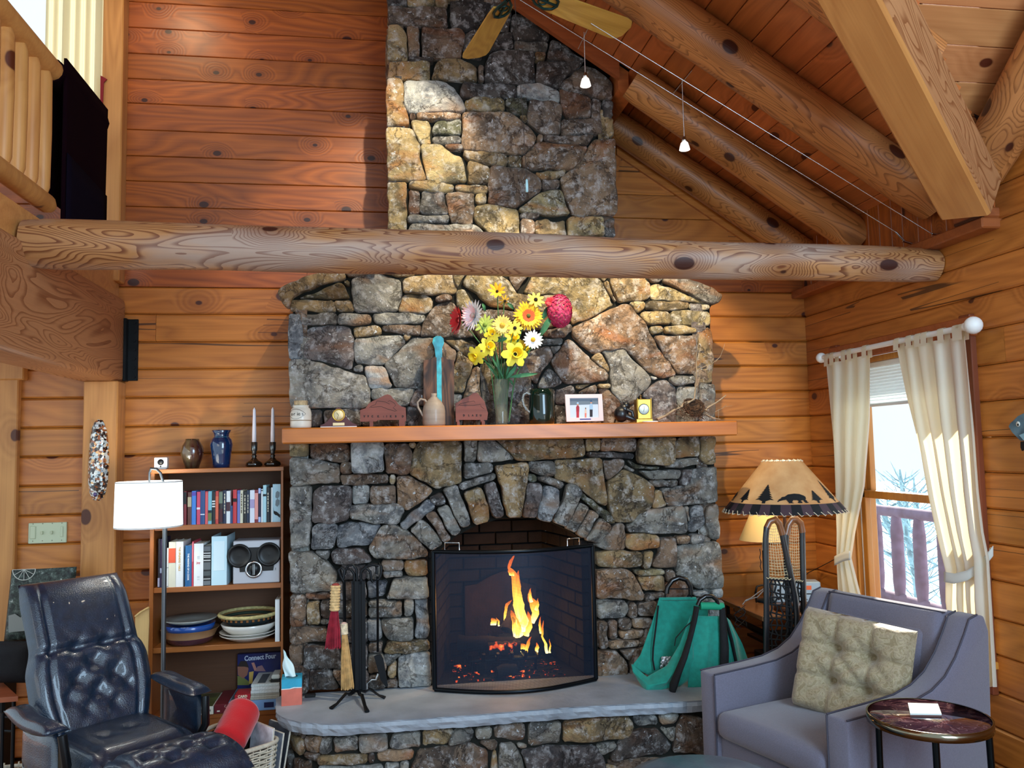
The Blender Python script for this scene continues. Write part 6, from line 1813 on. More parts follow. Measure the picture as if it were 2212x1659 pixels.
cm = thing('security_camera', 'tiny white cube camera with a black lens on the bookcase corner', 'camera', c+Vector((0, 0, 0)), R(6))
s_ = 12*(c-CAM).length/F
obj('body', MB().box(-s_, s_, -s_, s_, .004, .004+2*s_*.9, .003), WHITE, cm, local=True)
obj('lens', MB().lathe([(0, .003), (s_*.45, .003), (s_*.5, 0)], n=18).xf(Matrix.Translation((0, -s_, s_*1.15)) @ Matrix.Rotation(PI/2, 4, 'X')), BPL, cm, local=True)
obj('sensor', MB().lathe([(0, .002), (s_*.12, .002), (s_*.12, 0)], n=8).xf(Matrix.Translation((0, -s_, s_*.45)) @ Matrix.Rotation(PI/2, 4, 'X')), BPL, cm, local=True)
obj('base', MB().box(-s_*.8, s_*.8, -s_*.8, s_*.8, 0, .004), WHITE, cm, local=True)

# floor lamp with drum shade
YF = -.52
c = onY(353, 1400, YF); c.z = 0
fl_ = thing('floor_lamp', 'brushed metal floor lamp with a glowing white drum shade before the bookcase', 'floor lamp', c)
PW = M('brushed_steel', '6a6e72', .35, .9)
obj('base', MB().lathe([(0, 0), (.13, 0), (.13, .014), (.02, .024), (.012, .05)], (0, 0, 0), 28), PW, fl_, local=True)
ztp = onY(353, 1030, YF).z
obj('pole', MB().tube([(0, 0, .02), (0, 0, ztp-.05)], .0115, 10), PW, fl_, local=True)
obj('arm', MB().tube([onY(*p, YF) for p in ((353, 1060), (352, 1040), (347, 1022), (338, 1013), (326, 1012), (324, 1020))], .0065, 8), PW, fl_)
sc_ = onY(322, 1088, YF-.0); R1 = (onY(395.5, 1088, YF).x-onY(248.5, 1088, YF).x)/2*.99; zA, zB = onY(322, 1040, YF).z, onY(322, 1138, YF).z
SH = NT('lit_shade'); SH.set(Base_Color=(.85, .92, .95, 1), Roughness=.8, Emission_Color=(.78, .94, 1, 1), Emission_Strength=SHADE_E, Transmission_Weight=0.0)
obj('shade', MB().lathe([(R1, zB), (R1*.975, zA), (R1*.965, zA), (R1*.99, zB)], (sc_.x, YF, 0), 40), SH.m, fl_, fix=True)['label'] = 'white drum shade, lit from inside'
obj('shade_trim', MB().lathe([(R1*.978, zA-.006), (R1*.982, zA), (R1*.96, zA+.001)], (sc_.x, YF, 0), 40).lathe([(R1*1.003, zB), (R1*1.004, zB+.006), (R1*.99, zB-.001)], (sc_.x, YF, 0), 40), WHITE, fl_)
m = MB()
for a in (30, 150, 270): m.tube([(sc_.x, YF, zA-.01), (sc_.x+math.cos(R(a))*R1*.96, YF+math.sin(R(a))*R1*.96, zA-.006)], .0015, 5)
m.tube([(sc_.x, YF, zA-.01), (sc_.x, YF, onY(324, 1020, YF).z)], .005, 8)
obj('spider', m, PW, fl_)
obj('bulb', MB().sphere((sc_.x, YF, (zA+zB)/2), .028, 12), M('lamp_bulb', 'ffffff', .5, emit='fff0d8', es=18.0), fl_)
light('POINT', 'floor_lamp_light', (sc_.x, YF, (zA+zB)/2+.06), LAMP_W, (1, .86, .68), shadow_soft_size=.03)

# wall things: switch plate, glass hanging
q = onY(103, 1149, -.004)
a, b_ = onY(62.5, 1130, -.004), onY(144.5, 1170, -.004)
t = thing('switch_plate', 'wide pale green-grey four-gang switch plate on the log wall', 'switch plate', q)
SWP = M('plate_plastic', 'b9c2a4', .4)
obj('plate', MB().box(a.x, b_.x, -.012, -.0, b_.z-.004, a.z, .003), SWP, t)
for i in range(4):
    x = a.x+(b_.x-a.x)*(i+.5)/4
    if i == 0: obj('rocker', MB().box(x-.014, x+.014, -.017, -.012, q.z-.034, q.z+.034, .003), SWP, t)
    elif i < 3: obj('toggle', MB().box(x-.004, x+.004, -.026, -.012, q.z-.012, q.z+.006, .002), SWP, t)
    else:
        obj('dimmer', MB().box(x-.007, x+.007, -.016, -.012, q.z-.028, q.z+.028, .002), SWP, t)
    for s_ in (-1, 1): obj('screw', MB().sphere((x, -.0125, q.z+s_*.045), .003, 6, (1, .4, 1)), M('plate_screw', '8a8a78', .4, .4), t)
P = lambda px, py, d=-.165: onY(px, py, d)
ol = [(212, 906), (222, 908), (230, 926), (235, 960), (236, 1000), (233, 1040), (226, 1072), (214, 1082), (202, 1080), (194, 1066), (190, 1040), (191, 1000), (193, 960), (198, 926), (204, 912)]
t = thing('glass_hanging', 'long oval fused-glass wall piece with silver and amber flecks on the post', 'wall art', P(213, 995))
FG = NT('flecked_glass'); tcx = FG.n('TexCoord')
v1 = FG.n('TexVoronoi', {'Vector': (tcx, 3), 'Scale': 85.0}); v2 = FG.n('SeparateColor', {0: (v1, 1)})
cr = FG.ramp((v2, 0), [(.0, hexc('2a1a18')), (.18, hexc('2a1a18')), (.22, hexc('9a5a34')), (.36, hexc('9a5a34')), (.40, hexc('d8d8d0')), (.58, hexc('b8c8cc')), (.66, hexc('4a4440')), (.85, hexc('e8b070')), (.9, hexc('f0f0ea'))], 'CONSTANT')
FG.set(Base_Color=cr, Roughness=.12, Coat_Weight=1.0, Metallic=.2); FG.bump((v1, 0), .6, .004)
pts = [P(*p, -.142) for p in ol]; cc = P(213, 995, -.166); m = MB(); n_ = len(pts)
vs = [p for p in pts]+[p.lerp(cc, .25)+Vector((0, -.018, 0)) for p in pts]+[p.lerp(cc, .6)+Vector((0, -.025, 0)) for p in pts]+[cc+Vector((0, -.003, 0))]
fs = [(r_*n_+i, r_*n_+(i+1) % n_, (r_+1)*n_+(i+1) % n_, (r_+1)*n_+i) for r_ in (0, 1) for i in range(n_)]+[(2*n_+i, 2*n_+(i+1) % n_, 3*n_) for i in range(n_)]
obj('glass', m.add(vs, fs, True), FG.m, t)
for px, py, cl in ((209, 919, 'lens_clear'), (205, 1068, 'lens_violet')): obj('glass_drop', MB().sphere(P(px, py, -.166), .010, 10, (1, .5, 1)), M(cl, 'a8b0b8' if 'clear' in cl else '4a3a78', .05, coat=1.0), t)

# ------------------------------------------------------------------ black leather recliner and ottoman
LEA = M('black_leather', '10263c', .32, var=.25, vs=30, bump=.25, bs=220, coat=.5, spec=.8)  # black leather; the blue of reflected light is put into its base colour
LEAP = M('leather_piping', '0a0e13', .3, coat=.3)
AA = R(44); rx, ry = -1.09, -1.04
rc = thing('recliner', 'black tufted leather recliner with padded arms in front of the bookcase', 'armchair', (rx, ry, 0), AA)
def smooth(a, b, x): t_ = max(0, min(1, (x-a)/(b-a))); return t_*t_*(3-2*t_)
def pillow(fn_c, nu, nv, tufts, T0, edge=.12, seams=()):
    """closed cushion over a centre surface fn_c(u,v)->(point, normal); tufts = (u,v,depth,radius)"""
    front, back = [], []
    for j_ in range(nv+1):
        for i in range(nu+1):
            u, v = i/nu, j_/nv; p, nn = fn_c(u, v)
            e = min(u, 1-u)/edge; e2 = min(v, 1-v)/edge; f_ = math.sqrt(max(0, 1-(1-min(1, e))**2))*math.sqrt(max(0, 1-(1-min(1, e2))**2))
            h = T0*f_
            for (tu, tv, td, tr) in tufts:
                d2 = ((u-tu)**2+((v-tv)*1.1)**2)/(tr*tr); h -= td*math.exp(-d2*2.5)
                # folds running between the buttons
                h -= td*.35*math.exp(-((abs(u-tu)-abs(v-tv))/.035)**2)*math.exp(-d2*.35)*(f_ > .5)
            for (ax_, s0, sd, sw) in seams:
                q = u if ax_ == 0 else v; h -= sd*math.exp(-((q-s0)/sw)**2)*f_
            h += noise.noise(Vector((u*5, v*5, T0*40)))*.003*f_
            front.append(p+nn*h); back.append(p-nn*T0*.45*f_)
    W_ = nu+1; n_ = len(front)
    fs = [(j_*W_+i, j_*W_+i+1, (j_+1)*W_+i+1, (j_+1)*W_+i) for j_ in range(nv) for i in range(nu)]
    fs2 = [tuple(n_+x for x in f[::-1]) for f in fs]
    rim = list(range(W_))+[j_*W_+nu for j_ in range(1, nv+1)]+[nv*W_+i for i in range(nu-1, -1, -1)]+[j_*W_ for j_ in range(nv-1, 0, -1)]
    rf = [(a, a+n_, b_+n_, b_) for a, b_ in zip(rim, rim[1:]+rim[:1])]
    return MB().add(front+back, fs+fs2+rf, True)
def backc(u, v):
    # v up; slight waist at the shoulders, headrest above
    w_ = .215+.045*smooth(0, .35, v)-.03*smooth(.45, .62, v)*1-.012*smooth(.85, 1.0, v)
    x = (u-.5)*2*w_; y = .16+.30*v-.03*math.sin(v*PI)-.04*(abs(u-.5)*2)**2*0; z = .36+.665*v
    nn = Vector((0, -.90, .40)).normalized()
    return Vector((x, y, z)), nn
tf = [(.5, .47, .020, .10), (.35, .385, .020, .10), (.66, .385, .020, .10), (.5, .30, .020, .10), (.26, .29, .010, .07), (.76, .30, .010, .07), (.38, .21, .009, .07), (.63, .21, .009, .07), (.36, .565, .014, .09), (.64, .565, .014, .09)]
obj('back_cushion', pillow(backc, 44, 60, tf, .062, .14, seams=((0, .15, .022, .014), (0, .85, .022, .014), (1, .57, .020, .02))), LEA, rc, local=True)
def seatc(u, v): return Vector(((u-.5)*.47, -.24+.44*v, .355+.02*v)), Vector((0, -.08, 1)).normalized()
obj('seat_cushion', pillow(seatc, 36, 30, [(.35, .5, .008, .1), (.6, .55, .008, .1)], .085, .2, seams=((0, .13, .020, .014), (0, .87, .020, .014))), LEA, rc, local=True)
for s_ in (-1, 1):
    def armc(u, v, s_=s_): return Vector(((.315 if s_ < 0 else .285)*s_+(s_*.012*math.sin(v*PI))+(u-.5)*.095, -.15+.36*v, .545-.015*math.sin(v*PI)+.03*v)), Vector((0, -.05, 1)).normalized()
    ar = obj('armrest', pillow(armc, 14, 26, [], .032, .3), LEA, rc, local=True)
    ar2 = obj('arm_frame', MB().tube([(s_*.30, -.15, .53), (s_*.29, -.17, .42), (s_*.27, -.10, .30), (s_*.24, .06, .24)], .017, 8), M('black_metal_arm', '101418', .35, .4), rc, local=True)
    obj('arm_side', pillow(lambda u, v, s_=s_: (Vector((s_*.30, -.12+.30*u, .34+.19*v)), Vector((s_, 0, 0))), 10, 10, [], .02, .3), LEA, rc, local=True)
obj('seat_frame', MB().box(-.22, .22, -.18, .20, .255, .315, .02), MC['black_metal_arm'], rc, local=True)
WOODB = wood('beech_base', 'b98a58', '8a5c30', knot=0, rings=10, contrast=.3, rough=.4, vary=.03)
obj('pedestal', MB().tube([(0, 0, .05), (0, 0, .26)], .03, 12), MC['black_metal_arm'], rc, local=True)
for s_ in (-1, 1): obj('base_leg', MB().tube([(s_*.24, -.22, .02), (s_*.12, -.06, .04), (0, .0, .055), (s_*-.12*.0, .10, .05), (s_*.10, .24, .02)], .02, 8, squash=.8), WOODB, rc, local=True)
obj('side_support', MB().box(-.285, -.265, -.08, .06, .06, .50, .006), M('grey_support', '8a8f84', .5), rc, local=True)
ox_, oy_ = -.79, -1.37
ot = thing('footstool', 'black tufted leather footstool matching the recliner at the bottom edge', 'footstool', (ox_, oy_, 0), R(38))
def otc(u, v): return Vector(((u-.5)*.47, -.17+.34*v, .365+.035*math.cos((v-.5)*PI))), Vector((0, 0, 1))
obj('cushion', pillow(otc, 44, 30, [(.25, .4, .026, .09), (.42, .62, .026, .09), (.42, .25, .026, .09), (.58, .42, .026, .09), (.75, .62, .026, .09), (.75, .28, .026, .09), (.25, .75, .02, .08)], .075, .2, seams=((0, .10, .022, .013), (0, .90, .022, .013))), LEA, ot, local=True)
obj('frame', MB().box(-.2, .2, -.13, .13, .25, .31, .02), MC['black_metal_arm'], ot, local=True)
obj('pedestal', MB().tube([(0, 0, .04), (0, 0, .26)], .026, 12), MC['black_metal_arm'], ot, local=True)
for s_ in (-1, 1): obj('base_leg', MB().tube([(s_*.2, -.12, .02), (0, 0, .045), (s_*.2, .12, .02)], .018, 8), WOODB, ot, local=True)

# wicker magazine basket with red bolster
WICK = M('white_wicker', 'd6cbb4', .7, var=.12, vs=60)
q = onZ(555, 1640, .22)
wb0 = thing('magazine_basket', 'white wicker magazine basket between footstool and hearth', 'basket', (-.65, -.86, 0), R(38))
bw, bd, bh = .15, .14, .30
def bkp(a, z, rr=1.0):
    e = 4; ca, sa = math.cos(a), math.sin(a); k_ = (abs(ca)**e+abs(sa)**e)**(-1/e); f_ = (.82+.18*z/bh)*rr
    return Vector((ca*k_*bw*f_, sa*k_*bd*f_, z+.03*(1-abs(ca)**2)*0+.05*z/bh*max(0, sa)))
for i in range(28): a = 2*PI*i/28; obj('stake', MB().tube([bkp(a, .01), bkp(a, bh*.5), bkp(a, bh)], .0026, 5), WICK, wb0, local=True)
for k_ in range(26):
    z = .012+k_*(bh-.02)/26; m = MB(); pts = [bkp(2*PI*i/56, z, 1+.022*(1 if (i//2+k_) % 2 else -1)) for i in range(56)]
    obj('strand', m.tube(pts, .0042, 4, closed=True), WICK, wb0, local=True)
obj('rim', MB().tube([bkp(2*PI*i/56, bh) for i in range(56)], .010, 7, closed=True), WICK, wb0, local=True)
obj('bottom', MB().box(-bw*.8, bw*.8, -bd*.8, bd*.8, .006, .014, .003), WICK, wb0, local=True)
obj('lining', MB().grid(lambda u, v: bkp(2*PI*u, .02+v*(bh-.03), .93), 28, 3), M('basket_liner', '2a211c', .9), wb0, local=True, fix=False)
W0 = WM[wb0.name]
for i, (ux, uy, ln, hh, col, lb) in enumerate(((.07, -.02, .14, .34, 'd8dce4', 'white magazine leaning in the wicker basket'), (.10, -.03, .13, .31, '6a7484', 'grey-blue magazine beside the white one in the wicker basket'), (.125, -.02, .12, .33, '3c4048', 'dark magazine at the hearth side of the wicker basket'))):
    q = W0 @ Vector((ux, uy, .02)); t = thing('magazine', lb, 'magazine', q, R(38)+R(2*i), 'magazines in the wicker basket')
    obj('cover', MB().box(-.0045, .0045, -ln/2-.04, ln/2, 0, hh, .001).xf(Ro(6+3*i, 'Y')), M('mag_'+col, col, .4, coat=.3, var=.3, vs=20), t, local=True); obj('pages', MB().box(-.0035, .0035, -ln/2-.042, ln/2-.01, .003, hh+.003).xf(Ro(6+3*i, 'Y')), PAPER, t, local=True)
RED = M('red_fleece', 'd0121c', .85, sheen=.5, bump=.15, bs=150)
pa_, pb_ = onY(528, 1532, -.78), onY(500, 1588, -.90)
bo = thing('red_bolster', 'bright red fleece roll sticking out of the wicker basket', 'bolster', (pa_+pb_)/2)
def bol(u, v):
    d = pb_-pa_; ax_ = d.normalized(); s_ = Vector((0, -1, 0)).cross(ax_).normalized(); t2 = ax_.cross(s_)
    vv = v*1.3-.12; r_ = .076*math.sqrt(max(0, min(1, (v+.0)/.16)*(2-min(1, v/.16))))
    if v > .88: r_ *= math.sqrt(max(.0, 1-((v-.88)/.12)**2))
    r_ *= 1+.03*noise.noise(Vector((u*4, v*6, 2)))
    a = 2*PI*u; return pa_+d*vv*1.15+(s_*math.cos(a)+t2*math.sin(a))*r_
obj('roll', MB().grid(bol, 28, 22), RED, bo)

# things at the far left edge
WIRE = M('black_wire_table', '101318', .4, .5)
tl = thing('end_table', 'small side table with reddish wood top and black metal legs at the left edge', 'side table', onZ(5, 1500, .52))
a = [onZ(*p, .52) for p in ((-60, 1440), (0, 1468), (39, 1504), (-60, 1512))]
CHER = wood('cherry_top', 'a35a38', '7a3820', knot=0, rings=10, contrast=.3, rough=.3, coat=.4, vary=.02)
a = [Vector((p.x, p.y, .52)) for p in a]
obj('top', MB().poly(a, (0, 0, -.022)), CHER, tl)
for px, py, zb_ in ((30, 1510, 0), (6, 1540, 0)):
    p = onZ(px, py, .50); obj('leg', MB().tube([(p.x, p.y, .50), (p.x, p.y, 0)], .008, 6), WIRE, tl)
p, p2 = onZ(30, 1510, .50), onZ(-60, 1505, .5)
for z in (.42, .36): obj('rail', MB().tube([(p.x, p.y, z), (p2.x, p2.y, z)], .006, 6), WIRE, tl)
# dark cushion and fabric left of the recliner
nb = thing('dark_cushion', 'black cushion lying left of the recliner behind the end table', 'cushion', onY(30, 1430, -.55))
obj('cover', pillow(lambda u, v: (onY(-20+95*u, 1475-90*v, -.50), Vector((0, -1, .2)).normalized()), 16, 16, [], .05, .3), M('black_cloth', '090b12', .8, bump=.2, bs=200), nb)
lw = thing('floor_basket', 'low whitewashed wicker basket on the floor at the bottom left', 'basket', onZ(20, 1655, .10))
cb_ = onZ(8, 1690, .12); 
for k_ in range(7): obj('strand', MB().tube([(cb_.x+math.cos(2*PI*i/40)*(.17+k_*.004)*(1+.02*((i+k_) % 2)), cb_.y+math.sin(2*PI*i/40)*(.13+k_*.004), .03+k_*.018) for i in range(40)], .009, 5, closed=True), M('wicker_grey', ('c9bfae', '6a4a30')[k_ % 2 == 3], .8, var=.3, vs=50), lw)
for i in range(20): aa_ = 2*PI*i/20; obj('stake', MB().tube([(cb_.x+math.cos(aa_)*.165, cb_.y+math.sin(aa_)*.125, 0), (cb_.x+math.cos(aa_)*.20, cb_.y+math.sin(aa_)*.16, .155)], .004, 5), WICK, lw)
obj('lining', MB().lathe([(0, .01), (.15, .012), (.17, .12)], (cb_.x, cb_.y, 0), 24), M('basket_dark_lining', '2a1c16', .9), lw)
# black and white picture cloth hanging behind the recliner
ph = thing('picture_cloth', 'dark photo-print throw pillow with wagon wheel and trees behind the recliner', 'pillow', onY(90, 1300, -.30))
P = lambda px, py, y=-.30: onY(px, py, y)
BWP = NT('photo_print'); tcx = BWP.n('TexCoord'); nz = BWP.n('TexNoise', {'Vector': (tcx, 3), 'Scale': 34.0, 'Detail': 6.0, 'Roughness': .8})
BWP.set(Base_Color=BWP.ramp(nz, [(.42, hexc('0c100f')), (.5, hexc('2c3834')), (.60, hexc('4c5a52')), (.68, hexc('b8c0bc'))]), Roughness=.6)
def pc(u, v):
    p0_ = P(25, 1232).lerp(P(166, 1224), u); p1_ = P(8, 1388).lerp(P(150, 1382), u); return p1_.lerp(p0_, v), Vector((0, -1, .15)).normalized()
obj('cover', pillow(pc, 18, 18, [], .03, .12), BWP.m, ph)
m = MB(); c_ = P(52, 1230, -.338); r_ = .052
m.tube([c_+Vector((math.cos(a)*r_, 0, math.sin(a)*r_)) for a in [PI+i*PI/14 for i in range(15)]], .0022, 5)
for i in range(7): a = PI+i*PI/6; m.tube([c_, c_+Vector((math.cos(a)*r_, 0, math.sin(a)*r_))], .0014, 4)
obj('printed_wheel', m, M('print_pale', 'b8bcb4', .7), ph)
obj('printed_cabin', MB().poly([P(*p, -.338) for p in ((18, 1330), (32, 1326), (44, 1334), (50, 1330), (60, 1318), (66, 1330), (64, 1362), (18, 1366))], (0, .002, 0)), M('print_cabin', '8c9290', .7), ph)
st_ = tag(obj('stool', MB().box(P(25, 0).x, P(75, 0).x, -.44, -.30, 0, P(50, 1385).z-.015, .01), M('black_stool', '0b0d12', .6), origin=P(50, 1500)), 'black stand under the photo-print pillow', 'stand')
# light wooden chair back behind the recliner
wc = thing('wooden_tray', 'pale bentwood tray leaning between recliner and bookcase', 'tray', onY(305, 1400, -.36))
BIR = wood('birch', 'e0b878', 'c09050', knot=0, rings=8, contrast=.2, rough=.45, ax=2, vary=.02)
P = lambda px, py, y=-.36: onY(px, py, y)
obj('panel', MB().poly([P(292, 1332), (P(304, 1322)), P(322, 1312), P(322, 1345), P(318, 1440), P(300, 1560), P(292, 1560)], (0, .014, 0)), BIR, wc)
obj('edge', MB().tube([P(292, 1332, -.368), P(304, 1322, -.368), P(322, 1312, -.368)], .006, 6), BIR, wc)
# ------------------------------------------------------------------ loft: railing, blanket, curtain, window
XRL = XL-.055
lr = thing('loft_railing', 'peeled-log loft railing with round balusters at the upper left', 'railing', (XRL, -2.0, 2.52))
za, zb_ = onX(60, 85, XRL).z, onX(60, 420, XRL).z
def rl(py, px=60): return onX(px, py, XRL).z
ya_, yb_ = -.94, -4.2
zt_ = (onX(130, 172, XRL).z); zb2 = onX(130, 462, XRL).z
mt = Matrix.Translation((XRL, ya_, zt_)) @ Matrix.Rotation(-PI/2, 4, 'Z')
obj('top_rail', MB().tube([(XRL, ya_+.02, zt_), (XRL, (ya_+yb_)/2, zt_+.004), (XRL, yb_, zt_)], .048, 14), BALU, lr, origin=mt)
obj('bottom_rail', MB().tube([(XRL, ya_+.0, zb2), (XRL, ya_-.04, zb2), (XRL, yb_, zb2)], [.03, .042, .042], 14), BALU, lr, origin=mt)
for i in range(14):
    y = ya_-.085-i*.125
    o = obj('baluster', MB().tube([(XRL, y, zb2+.01), (XRL, y, zb2+.06), (XRL, y+.002, (zb2+zt_)/2), (XRL, y, zt_-.07), (XRL, y, zt_-.02)], [.016, .031, .033, .031, .016], 12), BALU, lr, origin=(XRL, y, zb2))
BLK2 = M('dark_blanket', '12040a', 1.0, spec=.05)
bl_ = thing('blanket', 'dark maroon blanket hanging over the loft railing beside the post', 'blanket', (XRL, -.6, 3.0))
def blf(u, v):
    y = -.93+.57*u; zt2 = onX(130, 150, XRL).z+.02; z = zt2-(zt2-2.55)*v
    return Vector((XRL+.054+.008*math.sin(u*11)*v, y, z))
obj('cloth', MB().grid(blf, 20, 14, thick=(-.012, 0, 0)), BLK2, bl_)
obj('rail_fold', MB().tube([(XRL, -.95, zt_), (XRL, -.34, zt_)], .056, 12), BLK2, bl_)
obj('back_flap', MB().box(XRL-.060, XRL-.050, -.93, -.36, 2.75, zt_+.02), BLK2, bl_)
tcx = None
BLV = M('plum_cloth', '0e0a16', 1.0, spec=.05)
obj('pattern_band', MB().grid(lambda u, v: Vector((XRL+.063, -.92+.54*u, 2.57+(.36-.03*u)*v)), 8, 4, thick=(-.004, 0, 0)), BLV, bl_)
rw = thing('maroon_cloth', 'strip of maroon cloth tucked behind the loft post', 'cloth', onY(222, 210, -.06))
obj('cloth', MB().poly([onY(*p, -.11) for p in ((217, 163), (223, 166), (231, 171), (224, 178), (221, 248), (216, 242))], (0, .006, 0)), M('maroon', '7a1018', .8), rw)
# loft window: bright pane, frame, curtain
wn = struct('window_2')
P = lambda px, py, y=.02: onY(px, py, y)
obj('window_frame', MB().box(-2.65, -2.58, .0, .06, 3.25, 4.7).box(-2.65, -1.46, .0, .06, 3.20, 3.28), POSTW, wn)
CUR = NT('sheer_curtain')
dfs = CUR.n('BsdfDiffuse', {0: (.62, .55, .38, 1)}); trl = CUR.n('BsdfTranslucent', {0: (.62, .54, .34, 1)}); mxs = CUR.n('MixShader', {0: .45, 1: dfs, 2: trl}); CUR.t.links.new(mxs.outputs[0], CUR.out.inputs[0])
cu2 = thing('loft_curtain', 'sheer cream curtain at the bright loft window', 'curtain', onY(160, 100, -.05))
def cf(u, v):
    x = onY(96, 100, -.05).x+(onY(223, 100, -.05).x-onY(96, 100, -.05).x)*u
    return Vector((x, -.05+.016*math.sin(u*34)+.008*math.sin(u*13+1), 4.7-v*1.65))
obj('cloth', MB().grid(cf, 90, 6), CUR.m, cu2, fix=False)
GLZ_ = M('window_glass', 'dceaf2', .0, alpha=.06)
obj('pane', MB().box(-2.58, -1.46, .025, .029, 3.28, 4.7), GLZ_, wn)
# ------------------------------------------------------------------ right wall window with curtains
GOLDW = wood('golden_jamb', 'd08f3c', '9c5c20', knot=.12, rings=10, contrast=.3, rough=.4, coat=.2, ax=2, vary=.03)
REDT = wood('casing_red', '7c3a1c', '55240f', knot=0, rings=10, contrast=.3, rough=.45, ax=2, vary=.03)
w1 = struct('window_1')
y0, y1, z0, z1 = -1.47, -.33, .60, 2.03
y1 = -.33
def wb(name, a, b_, c, d, e, f_, mat): return obj(name, MB().box(a, b_, c, d, e, f_, .004), mat, w1, origin=Matrix.Translation((a, c, e)))
wb('casing', 2.585, 2.615, y0-.02, y0+.055, z0-.13, z1+.10, REDT)
wb('casing', 2.585, 2.615, y1-.055, y1+.02, z0-.13, z1+.10, REDT)
obj('casing', MB().box(2.583, 2.615, y0-.03, y1+.03, z1+.0, z1+.09, .004), TRIM, w1)
obj('window_sill', MB().box(2.565, 2.66, y0-.03, y1+.03, z0-.02, z0+.012, .004), GOLDW, w1)
obj('apron', MB().box(2.588, 2.612, y0-.01, y1+.01, z0-.13, z0-.02, .003), TRIM, w1)
wb('jamb', 2.615, 2.80, y1-.03, y1+.0, z0, z1, GOLDW); wb('jamb', 2.615, 2.80, y0, y0+.03, z0, z1, GOLDW)
obj('head_jamb', MB().box(2.615, 2.80, y0, y1, z1-.03, z1), GOLDW, w1); obj('sill_jamb', MB().box(2.615, 2.80, y0, y1, z0-.02, z0+.01), GOLDW, w1)
for k_ in range(3): wb('stop', 2.66+.035*k_, 2.672+.035*k_, y1-.045, y1-.03, z0, z1, (GOLDW, WHITE, GOLDW)[k_])
zm = 1.275
def sash(name, X, za, zb_, ya=y0+.035, yb=y1-.045, fw=.042):
    s_ = struct_child(name)
    obj('rail', MB().box(X, X+.035, ya, yb, za, za+fw, .003), GOLDW, s_); obj('rail', MB().box(X, X+.035, ya, yb, zb_-fw, zb_, .003), GOLDW, s_)
    obj('stile', MB().box(X, X+.035, ya, ya+fw, za, zb_, .003), GOLDW, s_); obj('stile', MB().box(X, X+.035, yb-fw, yb, za, zb_, .003), GOLDW, s_)
    obj('pane', MB().box(X+.015, X+.019, ya+fw, yb-fw, za+fw, zb_-fw), GLZ_, s_)
def struct_child(name):
    o = bpy.data.objects.new(name, None); COL.objects.link(o); o.parent = w1; WM[o.name] = WM[w1.name].copy(); return o
sash('upper_sash', 2.735, zm-.02, z1-.03); sash('lower_sash', 2.695, z0+.012, zm+.022)
BLN = NT('cellular_blind'); d1 = BLN.n('BsdfDiffuse', {0: (.74, .80, .78, 1)}); d2 = BLN.n('BsdfTranslucent', {0: (.85, .90, .92, 1)}); mx = BLN.n('MixShader', {0: .5, 1: d1, 2: d2}); BLN.t.links.new(mx.outputs[0], BLN.out.inputs[0])
bd_ = thing('cellular_blind', 'pale pleated blind drawn down a third of the window', 'blind', (2.64, (y0+y1)/2, 1.9))
zb_ = 1.775
m = MB(); n_ = 26
pr_ = [(2.635+(.012 if i % 2 else 0), z1-.035-(z1-.035-zb_)*i/n_) for i in range(n_+1)]
obj('pleats', MB().grid(lambda u, v: Vector((pr_[min(n_, int(round(v*n_)))][0], y0+.04+(y1-y0-.08)*u, pr_[min(n_, int(round(v*n_)))][1])), 1, n_, smooth=False), BLN.m, bd_, fix=False)
obj('bottom_bar', MB().box(2.630, 2.652, y0+.04, y1-.04, zb_-.016, zb_, .004), M('bar_white', 'd4dade', .4), bd_)
obj('head_rail', MB().box(2.628, 2.66, y0+.035, y1-.035, z1-.06, z1-.03, .004), WHITE, bd_)
# rod
XC = 2.50
pa_, pb_ = onX(1774, 773, XC), onX(2096, 713, XC); pb_ = Vector((XC, pb_.y, pa_.z+.0)) if abs(pb_.z-pa_.z) < .03 else pb_
rd = thing('curtain_rod', 'white wooden curtain rod with ball ends above the window', 'curtain rod', pa_)
obj('rod', MB().tube([pa_, pb_], .0135, 12), WHITE, rd)
obj('finial', MB().sphere(pa_, .030, 14), WHITE, rd); obj('finial', MB().sphere(pb_+Vector((0, -.02, 0)), .038, 16), WHITE, rd)
obj('collar', MB().tube([pb_+Vector((0, .03, 0)), pb_+Vector((0, .01, 0))], .02, 12), WHITE, rd)
for f_ in (.06, .94):
    p = pa_.lerp(pb_, f_); obj('bracket', MB().tube([p, Vector((2.59, p.y, p.z))], .012, 8).sphere((2.583, p.y, p.z), .022, 10, (.4, 1, 1)), WHITE, rd)
CURT = NT('cotton_curtain')
tcx = CURT.n('TexCoord'); d1 = CURT.n('BsdfDiffuse', {0: (.78, .76, .68, 1)}); d2 = CURT.n('BsdfTranslucent', {0: (.95, .84, .52, 1)}); mx = CURT.n('MixShader', {0: .42, 1: d1, 2: d2}); CURT.t.links.new(mx.outputs[0], CURT.out.inputs[0])
